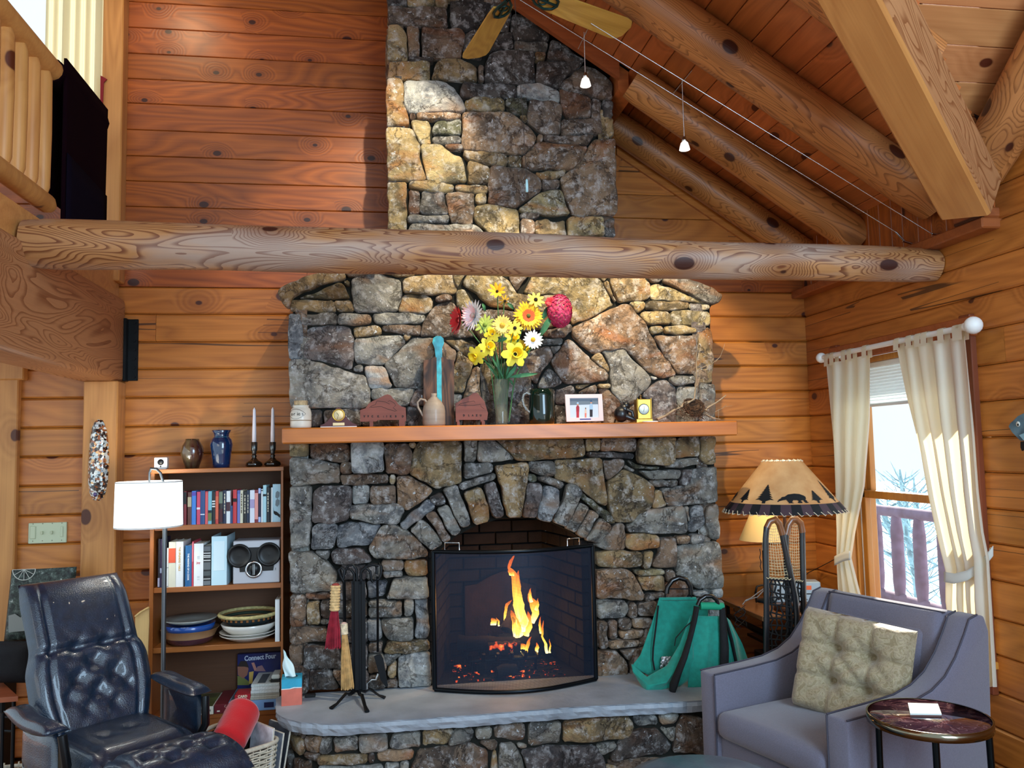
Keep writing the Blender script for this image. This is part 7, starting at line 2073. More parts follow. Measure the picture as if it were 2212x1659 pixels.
def curtain(label, rows_, nf, amp, nm, tabs):
    t = thing('curtain', label, 'curtain', onX(*rows_[0][0], XC)); t['group'] = 'curtains of the right window'
    W_ = [(onX(*a, XC), onX(*b_, XC)) for a, b_ in rows_]
    def fn(u, v):
        fv = v*(len(W_)-1); i = min(int(fv), len(W_)-2); tv = fv-i; tv = tv*tv*(3-2*tv)*.35+tv*.65
        a = W_[i][0].lerp(W_[i+1][0], tv); b_ = W_[i][1].lerp(W_[i+1][1], tv)
        p = a.lerp(b_, u); wd = (b_-a).length; am = amp*(.45+.55*min(1, v*5))
        return p+Vector((am*math.sin(u*nf*2*PI+.6*math.sin(v*2.2))+.006*math.sin(u*17+v*4), .004*math.sin(u*nf*4*PI), 0))
    obj('cloth', MB().grid(fn, 90, 60), CURT.m, t, fix=False)
    q = [fn(u, .035*0+.02) for u in [i/30 for i in range(31)]]
    for px, py in tabs:
        p = onX(px, py, XC); f_ = (p.y-pa_.y)/(pb_.y-pa_.y); r_ = pa_.lerp(pb_, f_); zt_ = W_[0][0].z+(W_[0][1].z-W_[0][0].z)*((p.y-W_[0][0].y)/(W_[0][1].y-W_[0][0].y))-.015
        sl_ = rnd.uniform(-.014, .014)
        lp = [(r_.x-.019, zt_), (r_.x-.0175, r_.z), (r_.x-.012, r_.z+.014), (r_.x, r_.z+.0175), (r_.x+.012, r_.z+.014), (r_.x+.0175, r_.z), (r_.x+.015, zt_)]
        obj('tab', MB().grid(lambda u, v: Vector((lp[int(round(v*6))][0], p.y+sl_*(1-abs(v-.5)*2)+(u-.5)*.042, lp[int(round(v*6))][1])), 1, 6), CURT.m, t, fix=False)
    return t, W_
cl_, _ = curtain('left cream tab-top curtain gathered narrow beside the corner', [((1785, 787), (1881, 765)), ((1793, 900), (1880, 900)), ((1803, 1050), (1868, 1050)), ((1811, 1150), (1846, 1150)), ((1812, 1213), (1836, 1205)), ((1811, 1290), (1857, 1290)), ((1812, 1460), (1862, 1460))], 3.5, .020, 'l', [(1790, 0+780), (1802, 780), (1828, 775), (1841, 772), (1873, 765)])
cr_, _ = curtain('right sunlit cream tab-top curtain swept back by a wide tie', [((1937, 751), (2086, 726)), ((1957, 860), (2097, 850)), ((1980, 960), (2106, 950)), ((2000, 1060), (2114, 1060)), ((2022, 1150), (2124, 1150)), ((2044, 1238), (2134, 1205)), ((2043, 1300), (2138, 1290)), ((2056, 1400), (2143, 1400)), ((2066, 1482), (2147, 1484))], 4.5, .022, 'r', [(1942, 748), (1970, 745), (1988, 742), (2002, 740), (2040, 732), (2072, 727), (2079, 726)])
tb = thing('tieback', 'cream cloth tieback holding the right curtain against the casing', 'tieback', onX(2090, 1230, XC-.04))
def tbp(u):
    px = [2040, 2062, 2090, 2118, 2146]; py = [1246, 1250, 1243, 1225, 1190]; f_ = u*4; i = min(3, int(f_)); t_ = f_-i
    return px[i]*(1-t_)+px[i+1]*t_, py[i]*(1-t_)+py[i+1]*t_
obj('band', MB().grid(lambda u, v: onX(tbp(u)[0], tbp(u)[1]+(v-.5)*22, XC-.052+.09*u*u), 16, 3, thick=(-.003, 0, 0)), M('tie_cloth', 'c8c8c0', .8, sheen=.2), tb)
obj('ring', MB().tube([onX(2141+4*math.cos(a), 1186+3*math.sin(a), 2.58) for a in [i*PI/5 for i in range(10)]], .002, 5, closed=True), CHROME, tb)
tb = thing('tieback', 'cream cloth tieback at the waist of the left curtain', 'tieback', onX(1825, 1210, XC-.04))
obj('band', MB().grid(lambda u, v: onX(1803+34*u, 1212-12*math.sin(u*PI*.5)+(v-.5)*20, XC-.045), 10, 3, thick=(-.003, 0, 0)), MC['tie_cloth'], tb)

# outside: deck rail, tree trunks, snow
SNOW = M('snow', 'e6eef4', .8)
gm = struct('ground_outside', MB().box(2.95, 40, -20, 45, -1.2, -1.0), SNOW)
struct('floor_deck', MB().box(2.95, 4.9, -4.5, 3, -.12, -.05, 0), M('deck_boards', '8a7f7c', .8, var=.2))
RDW = M('deck_log', '7c6478', .8, var=.25, vs=8, c2='94809a')
dr = thing('deck_railing', 'reddish log deck railing seen through the window', 'railing', (4.6, 0, -.05))
Xd = 4.6
obj('top_rail', MB().tube([(Xd, -3, .93), (Xd, 2.8, .93)], .05, 10), RDW, dr)
obj('bottom_rail', MB().tube([(Xd, -3, .15), (Xd, 2.8, .15)], .05, 10), RDW, dr)
for i in range(17):
    y = -2.6+i*.32
    obj('baluster', MB().tube([(Xd, y, .15), (Xd, y, .3), (Xd, y, .75), (Xd, y, .9)], [.04, .055, .055, .04], 9), RDW, dr)
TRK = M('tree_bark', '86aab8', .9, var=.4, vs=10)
r9 = random.Random(11)
for i, (x, y, r_) in enumerate(((6.6, 4.9, .07), (8.2, 7.2, .10), (9.5, 9.6, .12), (12, 12.6, .14), (7.4, 5.6, .05), (15, 17.5, .2), (10.5, 11.0, .08))):
    t = thing('bush', 'bare bluish bush in the snow beyond the deck railing', 'bush', (x, y, -1.05), 0, 'bushes beyond the deck')
    lean = r9.uniform(-.3, .3)
    obj('trunk', MB().tube([(0, 0, 0), (lean*.4, 0, .8), (lean, .1, 1.4), (lean*1.5, .1, 1.8)], [r_*.5, r_*.4, r_*.3, r_*.1], 8), TRK, t, local=True)
    for k_ in range(26):
        z = r9.uniform(.2, 1.5); a = r9.uniform(0, 2*PI); L = r9.uniform(.4, .9)
        obj('branch', MB().tube([(lean*z/2, 0, z), (lean*z/2+math.cos(a)*L*.5, math.sin(a)*L*.5, z+L*.25), (lean*z/2+math.cos(a)*L, math.sin(a)*L, z+L*.7)], [r_*.14, r_*.10, .004], 4), TRK, t, local=True)

# ------------------------------------------------------------------ corner table and what is on it
ZT = .675
WAL = wood('walnut_top', '8a5a34', '5a3418', knot=.0, rings=12, contrast=.4, rough=.3, coat=.5, vary=.02, ax=1)
ct = thing('corner_table', 'brown wood topped table with black metal frame in the corner', 'table', (2.26, -.35, 0))
tx0, tx1, ty0, ty1 = 1.945, 2.465, -.64, -.08
obj('top', MB().box(tx0, tx1, ty0, ty1, ZT-.028, ZT, .004), WAL, ct)
for x in (tx0+.03, tx1-.04):
    for y in (ty0+.04, ty1-.04): obj('leg', MB().box(x-.01, x+.01, y-.01, y+.01, 0, ZT-.028), BLK, ct)
obj('rail', MB().box(tx0+.02, tx1-.03, ty0+.03, ty0+.05, ZT-.10, ZT-.085), BLK, ct); obj('rail', MB().box(tx0+.02, tx0+.04, ty0+.04, ty1-.04, ZT-.10, ZT-.085), BLK, ct)
obj('rail', MB().tube([(tx0+.03, ty1-.06, ZT-.10), (tx0+.04, ty0+.06, ZT-.12)], .008, 6), BLK, ct)
obj('lower_shelf', MB().box(tx0+.04, tx1-.04, ty0+.04, ty1-.05, .20, .215), WAL, ct)
obj('middle_shelf', MB().box(tx0+.14, tx1-.04, ty0+.04, ty1-.05, .46, .475), M('shelf_black', '14161a', .4), ct)
sp = thing('black_speaker', 'black box speaker standing under the corner table', 'speaker', (2.07, -.50, .215))
obj('cabinet', MB().box(1.99, 2.13, -.60, -.42, .215, .455, .004), M('speaker_black', '0a0b0e', .5), sp)
obj('grille', MB().box(2.0, 2.12, -.604, -.60, .225, .445, .001), M('grille_cloth', '15161a', .9, bump=.3, bs=400), sp)
for i, (x, y, w_, d_, h_, lb) in enumerate(((2.20, -.50, .12, .16, .03, 'white paper stack under the corner table, behind the snowshoes'), (2.37, -.50, .12, .16, .05, 'pale box on the middle shelf of the corner table'))):
    z = .216 if i == 0 else .476
    tag(obj('paper_stack', MB().box(x-w_/2, x+w_/2, y-d_/2, y+d_/2, z, z+h_, .003), M('papers', 'dde6ea', .6, var=.15, vs=60), origin=(x, y, z)), lb, 'papers')
rdo = thing('clock_radio', 'silver-blue table radio with dials and a small orange display', 'radio', (2.30, -.34, ZT), R(-14))
RS = M('radio_silver', 'a9bcc8', .35, .2)
pa2, pb2 = onY(1735, 1300, -.40), onY(1760, 1258, -.40)
ww = .26; hh_ = .115
obj('body', MB().box(-ww/2, ww/2, 0, .10, .0, hh_, .006), RS, rdo, local=True)
obj('display', MB().box(ww*.12, ww*.30, -.001, 0, hh_*.62, hh_*.82), M('orange_display', 'b0542c', .4, emit='c8562a', es=.4), rdo, local=True)
obj('slot', MB().box(ww*.06, ww*.40, -.001, 0, hh_*.40, hh_*.45), INK, rdo, local=True)
for x, z in ((ww*.44, .42), (ww*.28, .16), (ww*.40, .16), (-ww*.40, .6), (-ww*.40, .2)):
    obj('knob', MB().lathe([(0, .008), (.006, .008), (.007, 0)], n=10).xf(Matrix.Translation((x, 0, hh_*z)) @ Matrix.Rotation(PI/2, 4, 'X')), BPL, rdo, local=True)
for x in (ww*.1, ww*.18): obj('button', MB().box(x-.006, x+.006, -.003, 0, hh_*.12, hh_*.18), BPL, rdo, local=True)
# bear lamp
YP = -.52
c = onY(1703, 1300, YP); c.z = ZT; k = (onY(1698, 1100, YP)-CAM).length/F
L = thing('bear_lamp', 'big table lamp with parchment cone shade showing a black bear and pine trees', 'table lamp', c)
zr, zt2 = onY(1698, 1103, YP).z-ZT, onY(1698, 995, YP).z-ZT
rb_, rt_ = (onY(1823, 1100, YP)-onY(1576, 1100, YP)).length/2*.97, (onY(1736, 995, YP)-onY(1660, 995, YP)).length/2
PAR = NT('parchment'); tcx = PAR.n('TexCoord'); n1 = PAR.n('TexNoise', {'Vector': (tcx, 3), 'Scale': 9.0, 'Detail': 5.0})
pcol = PAR.ramp(n1, [(.3, hexc('b98450')), (.7, hexc('d2a672'))]); PAR.set(Base_Color=pcol, Roughness=.7, Emission_Color=pcol, Emission_Strength=.10)
slope = (rb_-rt_)/(zt2-zr)
def cone(a, s_, off=0.0):
    """point on the shade: a = angle, s_ = height fraction 0..1 from the rim"""
    r_ = rb_+(rt_-rb_)*s_+off; return Vector((math.sin(a)*r_, -math.cos(a)*r_, zr+(zt2-zr)*s_))
obj('shade', MB().grid(lambda u, v: cone(u*2*PI, v), 64, 8), PAR.m, L, local=True, fix=False)['label'] = 'parchment cone shade'
obj('shade_lining', MB().grid(lambda u, v: cone(u*2*PI, v, -.003), 64, 4), M('lining_white', 'f2ead8', .8, emit='ffe8c0', es=.5), L, local=True, fix=False)
PB1, PB2 = M('band_black', '14181e', .7), M('band_plum', '4a3840', .7)
for i in range(36):
    a0, a1 = 2*PI*i/36, 2*PI*(i+1)/36
    obj('rim_patch', MB().grid(lambda u, v: cone(a0+(a1-a0)*u, .0+.19*v, .002), 3, 1), (PB1, PB2)[i % 2], L, local=True, fix=False)
m = MB()
for i in range(48):
    a = 2*PI*i/48; m.tube([cone(a, .05, .004), cone(a+.05, -.02, .003), cone(a+.09, .0, -.002)], .0022, 4)
o = obj('lacing', m, M('raw_lace', 'd8ccb0', .7), L, local=True); o['kind'] = 'stuff'
for i in range(20):
    a = 2*PI*i/20; obj('top_lacing', MB().tube([cone(a, 1.0, .002), cone(a+.12, 1.02, .0), cone(a+.2, .985, .003)], .0025, 4), MC['raw_lace'], L, local=True)
BLKP = M('print_black', '10161a', .7)
def print_shape(name, a, pts, ka, n=34):
    """flat print wrapped on the shade: the outline is cut in upright strips that follow the cone"""
    xs = [p[0] for p in pts]; x0_, x1_ = min(xs), max(xs); m = MB()
    for i in range(n):
        xa, xb = x0_+(x1_-x0_)*i/n, x0_+(x1_-x0_)*(i+1)/n; xm = (xa+xb)/2; ys = []
        for (ax_, ay), (bx_, by) in zip(pts, pts[1:]+pts[:1]):
            if (ax_ > xm) != (bx_ > xm): ys.append(ay+(by-ay)*(xm-ax_)/(bx_-ax_))
        ys.sort()
        for lo, hi in zip(ys[::2], ys[1::2]): m.add([cone(a+xa*ka, lo, .0025), cone(a+xb*ka, lo, .0025), cone(a+xb*ka, hi, .0025), cone(a+xa*ka, hi, .0025)], [(0, 1, 2, 3)])
    o = obj(name, m, BLKP, L, local=True, fix=False); return o
def tree_print(a, w_, s0, s1):
    pts = [(0, s1)]; n_ = 7
    for i in range(1, n_+1): f_ = i/n_; pts += [(w_*f_*.62, s1-(s1-s0)*f_*.92+.015), (w_*f_*.38, s1-(s1-s0)*f_*.92+.02)]
    pts += [(w_*.12, s0+.02), (w_*.12, s0-.02)]
    full = pts+[(-x, s_) for x, s_ in reversed(pts[1:])]
    print_shape('printed_pine', a, full, 1/(rb_*.9))
aim = lambda px: math.asin(max(-1, min(1, (px-1698)/125)))
def ang(px, s_): r_ = (rb_+(rt_-rb_)*s_)/k; return math.asin(max(-1, min(1, (px-1701)/r_)))-.42
for px, w_, s1 in ((1662, .10, .56), (1625, .075, .46), (1757, .075, .44), (1788, .08, .62)): tree_print(ang(px, .3), w_*.9, .23, s1)
for kk in range(5): tree_print(PI*.62+kk*.42, .04, .2, .5)
def bear_print(a, sc_=1.0, fl=1):
    pr3 = [(-.105, .19), (-.10, .235), (-.085, .255), (-.075, .285), (-.055, .29), (-.03, .33), (.02, .345), (.06, .335), (.095, .30), (.10, .25), (.092, .24), (.10, .20), (.105, .175), (.085, .172), (.078, .19), (.07, .225), (.055, .215), (.062, .19), (.06, .172), (.035, .172), (.03, .19), (.04, .205), (.03, .225), (.0, .225), (-.005, .19), (.005, .172), (-.03, .172), (-.035, .20), (-.045, .235), (-.07, .225), (-.09, .21)]
    print_shape('printed_bear', a, [(x*sc_*.74, s_+.045) for x, s_ in pr3], 1/(rb_*.85))
bear_print(ang(1713, .27)); bear_print(ang(1600, .3), .9); bear_print(2.2)
POLE = M('dark_bronze', '4a2f24', .4, .6)
obj('pole', MB().tube([(0, 0, .02), (0, 0, zt2-.06)], .009, 10), POLE, L, local=True)
obj('base', MB().lathe([(0, 0), (.08, 0), (.075, .02), (.02, .035), (.012, .06)], (0, 0, 0), 24), POLE, L, local=True)
m = MB()
for a in (0, 2*PI/3, 4*PI/3): m.tube([(0, 0, zt2-.02), cone(a, .985, -.003)], .002, 5)
obj('spider', m, POLE, L, local=True)
light('POINT', 'bear_lamp_light', tuple(Vector(c)+Vector((0, 0, zt2-.14))), BEAR_W, (1, .78, .5), shadow_soft_size=.03)
# small cream shade lamp behind
YQ = -.26
c = onY(1656, 1300, YQ); c.z = ZT; k = (onY(1656, 1160, YQ)-CAM).length/F
L2 = thing('candlestick_lamp', 'slim dark candlestick lamp with cream shade half hidden by the bear lamp', 'table lamp', c)
zr2, zt3 = onY(1650, 1166, YQ).z-ZT, onY(1650, 1108, YQ).z-ZT
CRS = M('cream_shade', 'd9bd84', .8, emit='e0bc80', es=.10)
obj('shade', MB().lathe([(49*k, zr2), (25*k, zt3), (24.5*k, zt3), (48.5*k, zr2)], (0, 0, 0), 36), CRS, L2, local=True)
obj('candle_sleeve', MB().tube([(0, 0, zr2-.06), (0, 0, zr2+.03)], .012, 12), WHITE, L2, local=True)
obj('stem', MB().tube([(0, 0, .012), (0, 0, zr2-.06)], .013, 12), M('blue_black_metal', '1c2a36', .35, .5), L2, local=True)
obj('base', MB().lathe([(0, 0), (.06, 0), (.055, .012), (.016, .02)], (0, 0, 0), 24), MC['blue_black_metal'], L2, local=True)
m = MB().tube([(-.028, 0, zr2-.05), (-.024, 0, zr2-.075), (-.03, 0, zr2-.1), (-.024, 0, zr2-.125), (-.03, 0, zr2-.15), (-.024, 0, zr2-.17)], .0025, 5)
obj('pull_chain', m, MC['blue_black_metal'], L2, local=True)
# cables on and below the table
cab = thing('power_cables', 'tangle of black and grey cables on and beneath the corner table', 'cable', onY(1640, 1300, -.4))
CB = M('cable_black', '101114', .5); CG = M('cable_grey', '8a9098', .5)
P = lambda px, py, y=-.36: onY(px, py, y)
obj('cable', MB().tube([P(1634, 1300, -.3), P(1632, 1280), P(1635, 1267), P(1645, 1264), P(1655, 1265)], .006, 6), CB, cab)
for pts in (((1655, 1268), (1638, 1280), (1622, 1292), (1612, 1296), (1604, 1306)), ((1650, 1275), (1636, 1290), (1620, 1294), (1608, 1300))): obj('cable', MB().tube([P(px, py, -.42) for px, py in pts], .003, 5), CG, cab)
for i in range(5):
    pts = [P(1596+14*math.sin(j_*1.3+i*2)+j_*1.2, 1310+j_*9+3*math.sin(i+j_), -.5-.02*math.sin(j_+i)) for j_ in range(6)]; obj('cable', MB().tube(pts, .0022, 5), CB, cab)
obj('wall_cord', MB().tube([onY(1737, 1245, -.02), onY(1748, 1236, -.02), onX(1765, 1228, 2.57), onX(1790, 1215, 2.57), onX(1803, 1208, 2.57)], .0025, 5), CB, cab)

# snowshoes
FRB = wood('snowshoe_ash', '8a5228', '4a2812', knot=0, rings=8, contrast=.3, rough=.3, coat=.6, ax=2, vary=.02)
FBK = M('dark_varnish', '14161a', .3, coat=.5, c2='2a2c30', vs=6)
NETP = M('rawhide_net', 'd8c8a0', .6, var=.3, vs=80); NETB = M('black_net', '0c0d10', .7)
def snowshoe(label, left_, right_, y, ysp, group='snowshoes'):
    t = thing('snowshoe', label, 'snowshoe', onY(left_[0][0]+20, 1440, y), 0, group)
    ol = left_+right_[::-1]
    pts = [onY(px, py, y) for px, py in ol]
    # stand it on the floor: extend the outline down to the tail tip
    bl, br_ = pts[0], pts[-1]; tip = Vector(((bl.x+br_.x)/2, y, .02))
    pts = [tip, Vector((bl.x+.01, y, .22))]+pts+[Vector((br_.x-.01, y, .22))]
    fr_m = MB().tube(pts, .0125, 8, closed=True, squash=1.3); o = obj('frame', fr_m, FBK, t)
    ti = [p for p in pts if p.z > onY(1670, 1160, y).z]
    if len(ti) > 2: obj('toe_bend', MB().tube([p+Vector((0, -.003, 0)) for p in ti], .0135, 8, squash=1.3), FRB, t)['label'] = 'bright brown varnished toe bend'
    def xr(py):
        def ip(pl):
            for (x0_, y0_), (x1_, y1_) in zip(pl, pl[1:]):
                if min(y0_, y1_) <= py <= max(y0_, y1_) and y0_ != y1_: return x0_+(x1_-x0_)*(py-y0_)/(y1_-y0_)
            return None
        return ip(left_), ip(right_)
    m = MB(); py = 1128
    while py < ysp:
        a, b_ = xr(py)
        if a and b_: m.tube([onY(a, py, y), onY((a+b_)/2, py+3, y+.002), onY(b_, py+1, y)], .0013, 4, caps=False)
        py += 6.2
    for i in range(1, 8):
        ln = []
        for py in range(1132, int(ysp)+1, 8):
            a, b_ = xr(py)
            if a and b_ and i*7 < 52: ln.append(onY(a+(b_-a)*i/8, py, y))
        if len(ln) > 1: m.tube(ln, .0013, 4, caps=False)
    o = obj('toe_netting', m, NETP, t); o['kind'] = 'stuff'
    obj('cross_bar', MB().tube([onY(xr(ysp+4)[0], ysp+4, y), onY(xr(ysp+4)[1], ysp+8, y)], .013, 6, squash=.6), FBK, t)
    obj('toe_cord', MB().tube([onY(xr(ysp)[0]+(xr(ysp)[1]-xr(ysp)[0])*i/14, ysp+1+(3 if i % 2 else 0)+3*i/14, y-.012) for i in range(15)], .0022, 4), NETP, t)
    m = MB(); py = ysp+18; i = 0
    while py < 1436:
        a, b_ = xr(min(py, 1436))
        if a and b_: m.tube([onY(a, py-4, y), onY((a+b_)/2, py+5*math.sin(i*2), y), onY(b_, py+6, y)], .0042, 5, caps=False)
        py += 15; i += 1
    for i in range(1, 6):
        ln = []
        for py in range(int(ysp)+8, 1438, 12):
            a, b_ = xr(py)
            if a and b_: ln.append(onY(a+(b_-a)*(i/6+.05*math.sin(py*.3+i*2)), py, y))
        if len(ln) > 1: m.tube(ln, .0048, 5, caps=False)
    o = obj('body_lacing', m, NETB, t); o['kind'] = 'stuff'
    return t
snowshoe('left snowshoe with crooked right side and whitish toe netting', [(1656, 1440), (1656, 1380), (1656, 1300), (1655, 1220), (1654, 1165), (1656, 1140), (1662, 1127)], [(1716, 1440), (1720, 1400), (1722, 1330), (1718, 1290), (1710, 1250), (1699, 1200), (1690, 1155), (1683, 1132), (1674, 1122)], -.84, 1246)
snowshoe('right snowshoe with upright sides and brown toe netting', [(1706, 1440), (1704, 1330), (1701, 1250), (1698, 1190), (1698, 1155), (1703, 1134), (1710, 1123)], [(1744, 1440), (1740, 1380), (1736, 1290), (1734, 1200), (1733, 1150), (1729, 1130), (1720, 1122)], -.80, 1250)

# ------------------------------------------------------------------ grey armchair, cushion
FAB = M('grey_tweed', '6d6b7c', .85, var=.12, vs=260, sheen=.4, bump=.3, bs=420)
PIP = M('grey_piping', '44424e', .7)
AC = R(-72)
ac = thing('armchair', 'lilac-grey upholstered armchair with swooping arms in front of the window', 'armchair', (1.905, -1.45, 0), AC)
def bevel_obj(o, w_, seg=3, ang_=35):
    bm = bmesh.new(); bm.from_mesh(o.data); bmesh.ops.recalc_face_normals(bm, faces=bm.faces)
    es = [e for e in bm.edges if len(e.link_faces) == 2 and e.calc_face_angle(0) > R(ang_)]
    bmesh.ops.bevel(bm, geom=es, offset=w_, segments=seg, profile=.5, affect='EDGES', clamp_overlap=True)
    for f_ in bm.faces: f_.smooth = True
    bm.to_mesh(o.data); bm.free(); return o
side = [(-.42, .10), (-.42, .575), (-.20, .583), (-.06, .592), (.04, .615), (.12, .655), (.19, .72), (.25, .80), (.285, .855), (.335, .868), (.375, .862), (.40, .80), (.36, .10)]
for s_ in (-1, 1):
    xo = s_*.405; xi = s_*.305
    o = obj('arm_side', MB().poly([(xo, y, z) for y, z in side], (xi-xo, 0, 0)), FAB, ac, local=True); bevel_obj(o, .014, 2, 50)
    obj('arm_piping', MB().tube([(xi+s_*.004, y+(.0), z+.002) for y, z in side[1:10]], .004, 5), PIP, ac, local=True)
    obj('arm_piping', MB().tube([(xo-s_*.004, y, z+.002) for y, z in side[1:10]], .004, 5), PIP, ac, local=True)
    obj('arm_piping', MB().tube([(xi+s_*.004, -.421, .12), (xi+s_*.004, -.421, .573)], .004, 5), PIP, ac, local=True)
def bk_(u, v): return Vector(((u-.5)*.61, .19+.135*v, .40+.47*v)), Vector((0, -.96, .27)).normalized()
o = obj('back', pillow(bk_, 26, 24, [], .055, .06), FAB, ac, local=True)
def bp_(u, v): return Vector(((u-.5)*.49, .165+.125*v, .42+.375*v)), Vector((0, -.96, .27)).normalized()
obj('back_panel', pillow(bp_, 22, 20, [], .050, .10), FAB, ac, local=True)
rr_ = [(-.235, .10), (-.235, .80), (-.215, .835), (.215, .835), (.235, .80), (.235, .10)]
obj('back_piping', MB().tube([(x, .165+.125*((z-.42)/.375)-.038+.0, z-.03) for x, z in [(-.235, .46), (-.238, .78), (-.225, .812), (-.19, .822), (.19, .822), (.225, .812), (.238, .78), (.235, .46)]], .005, 6), PIP, ac, local=True)
obj('back_piping', MB().tube([(-.30, .28, .868), (.30, .28, .868)], .004, 6), PIP, ac, local=True)
o = obj('outer_back', MB().box(-.40, .40, .28, .39, .10, .85), FAB, ac, local=True); bevel_obj(o, .018, 2, 50)
def st2(u, v): return Vector(((u-.5)*.605, -.425+.62*v, .345+.01*v)), Vector((0, 0, 1))
def seat_top(m):
    for p in m.v:
        if p.z > .36: p.z += .022*math.cos(p.x*4.6)*math.cos((p.y+.12)*3.4)
    return m
m = MB().box(-.303, .303, -.435, .20, .315, .425, .038)
bm = bmesh.new(); vv = [bm.verts.new(p) for p in m.v]
for f_ in m.f: bm.faces.new([vv[i] for i in f_])
bmesh.ops.subdivide_edges(bm, edges=[e for e in bm.edges if e.calc_length() > .3], cuts=9, use_grid_fill=True); bm.verts.index_update()
m2 = MB().add([v.co.copy() for v in bm.verts], [[v.index for v in f_.verts] for f_ in bm.faces], True); bm.free()
obj('seat_cushion', seat_top(m2), FAB, ac, local=True)
obj('seat_piping', MB().tube([(-.30, -.421, .345), (.30, -.421, .345)], .004, 6), PIP, ac, local=True)
o = obj('seat_base', MB().box(-.31, .31, -.40, .33, .10, .31), FAB, ac, local=True); bevel_obj(o, .012, 2, 50)
for sx_ in (-1, 1):
    for yy in (-.38, .32): obj('leg', MB().tube([(sx_*.36, yy, 0), (sx_*.365, yy, .10)], [.014, .022], 8), M('dark_leg', '20140e', .4), ac, local=True)
TUF = NT('brocade'); tcx = TUF.n('TexCoord'); v_ = TUF.n('TexNoise', {'Vector': (tcx, 3), 'Scale': 26.0, 'Detail': 2.0, 'Distortion': 2.5})
TUF.set(Base_Color=TUF.ramp(v_, [(.42, hexc('8c7c5c')), (.50, hexc('a8997a')), (.60, hexc('96866a'))]), Roughness=.7, Sheen_Weight=.4); TUF.bump(v_, .5, .006)
cuq = WM[ac.name] @ Vector((.06, .01, .625))
cu_ = thing('tufted_cushion', 'square tan leaf-patterned tufted cushion leaning in the grey armchair', 'cushion', cuq, R(-52))
Rt = Matrix.Rotation(R(-13), 4, 'X') @ Matrix.Rotation(R(6), 4, 'Y')
def cs_(u, v): p = Rt @ Vector(((u-.5)*.45, 0, (v-.5)*.40)); return p, (Rt.to_3x3() @ Vector((0, -1, 0)))
tfs = [(.34, .34, .050, .15), (.66, .34, .050, .15), (.34, .66, .050, .15), (.66, .66, .050, .15)]
def cs_(u, v): p = Rt @ Vector(((u-.5)*.46, 0, (v-.5)*.42)); return p, (Rt.to_3x3() @ Vector((0, -1, 0)))
obj('cover', pillow(cs_, 44, 40, tfs, .080, .10, seams=((0, .34, .022, .03), (0, .66, .022, .03), (1, .34, .022, .03), (1, .66, .022, .03))), TUF.m, cu_, local=True)

# round side table
ZQ = .635; qx, qy, qr = 1.83, -2.135, .197
rt2 = thing('round_table', 'small round side table with dark marbled top and brass rim', 'side table', (qx, qy, 0))
MAR = NT('dark_marble'); tcx = MAR.n('TexCoord'); n1 = MAR.n('TexNoise', {'Vector': (tcx, 3), 'Scale': 7.0, 'Detail': 3.0, 'Distortion': 3.0})
MAR.set(Base_Color=MAR.ramp(n1, [(.40, hexc('2a1822')), (.49, hexc('4a2c34')), (.51, hexc('7a5a5c')), (.53, hexc('3a2430')), (.7, hexc('4c3038'))]), Roughness=.06, Coat_Weight=1.0, Coat_Roughness=.02)
obj('top', MB().lathe([(0, ZQ-.016), (qr-.006, ZQ-.016), (qr-.006, ZQ), (0, ZQ)], (qx, qy, 0), 56), MAR.m, rt2)
obj('rim', MB().lathe([(qr-.006, ZQ-.026), (qr, ZQ-.026), (qr, ZQ+.002), (qr-.006, ZQ+.002)], (qx, qy, 0), 56), M('brass_rim', '77705f', .12, 1.0), rt2)
for px in (2022, 2132, 1925):
    p = onZ(px, {2022: 1600, 2132: 1575, 1925: 1540}[px], ZQ-.02); d = Vector((p.x-qx, p.y-qy, 0)); d = d.normalized()*(qr-.02)
    obj('leg', MB().tube([(qx+d.x, qy+d.y, ZQ-.02), (qx+d.x*1.05, qy+d.y*1.05, 0)], .011, 10), M('satin_black_leg', '10181c', .25, .8), rt2)
co = [onZ(*p, ZQ+.012) for p in ((1961, 1518), (2026, 1520), (2034, 1542), (1966, 1541))]
cs2 = thing('coaster', 'square coaster with shiny pale top on the round side table', 'coaster', sum(co, Vector())/4)
obj('base', MB().poly([Vector((p.x, p.y, ZQ+.001)) for p in co], (0, 0, .006)), M('coaster_wood', '5a3a34', .6), cs2)
obj('top_tile', MB().poly([Vector((p.x, p.y, ZQ+.0072)) for p in co], (0, 0, .005)), M('coaster_tile', 'd9e2dc', .1, coat=1.0), cs2)
# pouf at the bottom edge
pf = thing('round_pouf', 'round blue-grey leather pouf at the bottom edge of the picture', 'pouf', (1.075, -2.02, 0))
PFM = M('blue_leather', '4a5f72', .4, c2='6f8494', vs=7, coat=.3, bump=.15, bs=120)
obj('body', MB().lathe([(0, 0), (.25, 0), (.275, .03), (.285, .20), (.290, .385), (.275, .425), (.21, .448), (0, .455)], (1.075, -2.02, .0), 44), PFM, pf)
obj('seam', MB().tube([(1.075+.268*math.cos(a), -2.02+.268*math.sin(a), .385) for a in [i*2*PI/40 for i in range(40)]], .004, 5, closed=True), M('pouf_seam', '2c3a48', .5), pf)
# floor mat by the chair
tag(obj('floor_register', MB().box(2.30, 2.52, -2.30, -1.85, .0, .012, .003), M('register_grey', '5c5448', .5), origin=(2.4, -2.1, 0)), 'grey metal floor register beside the right wall', 'register')
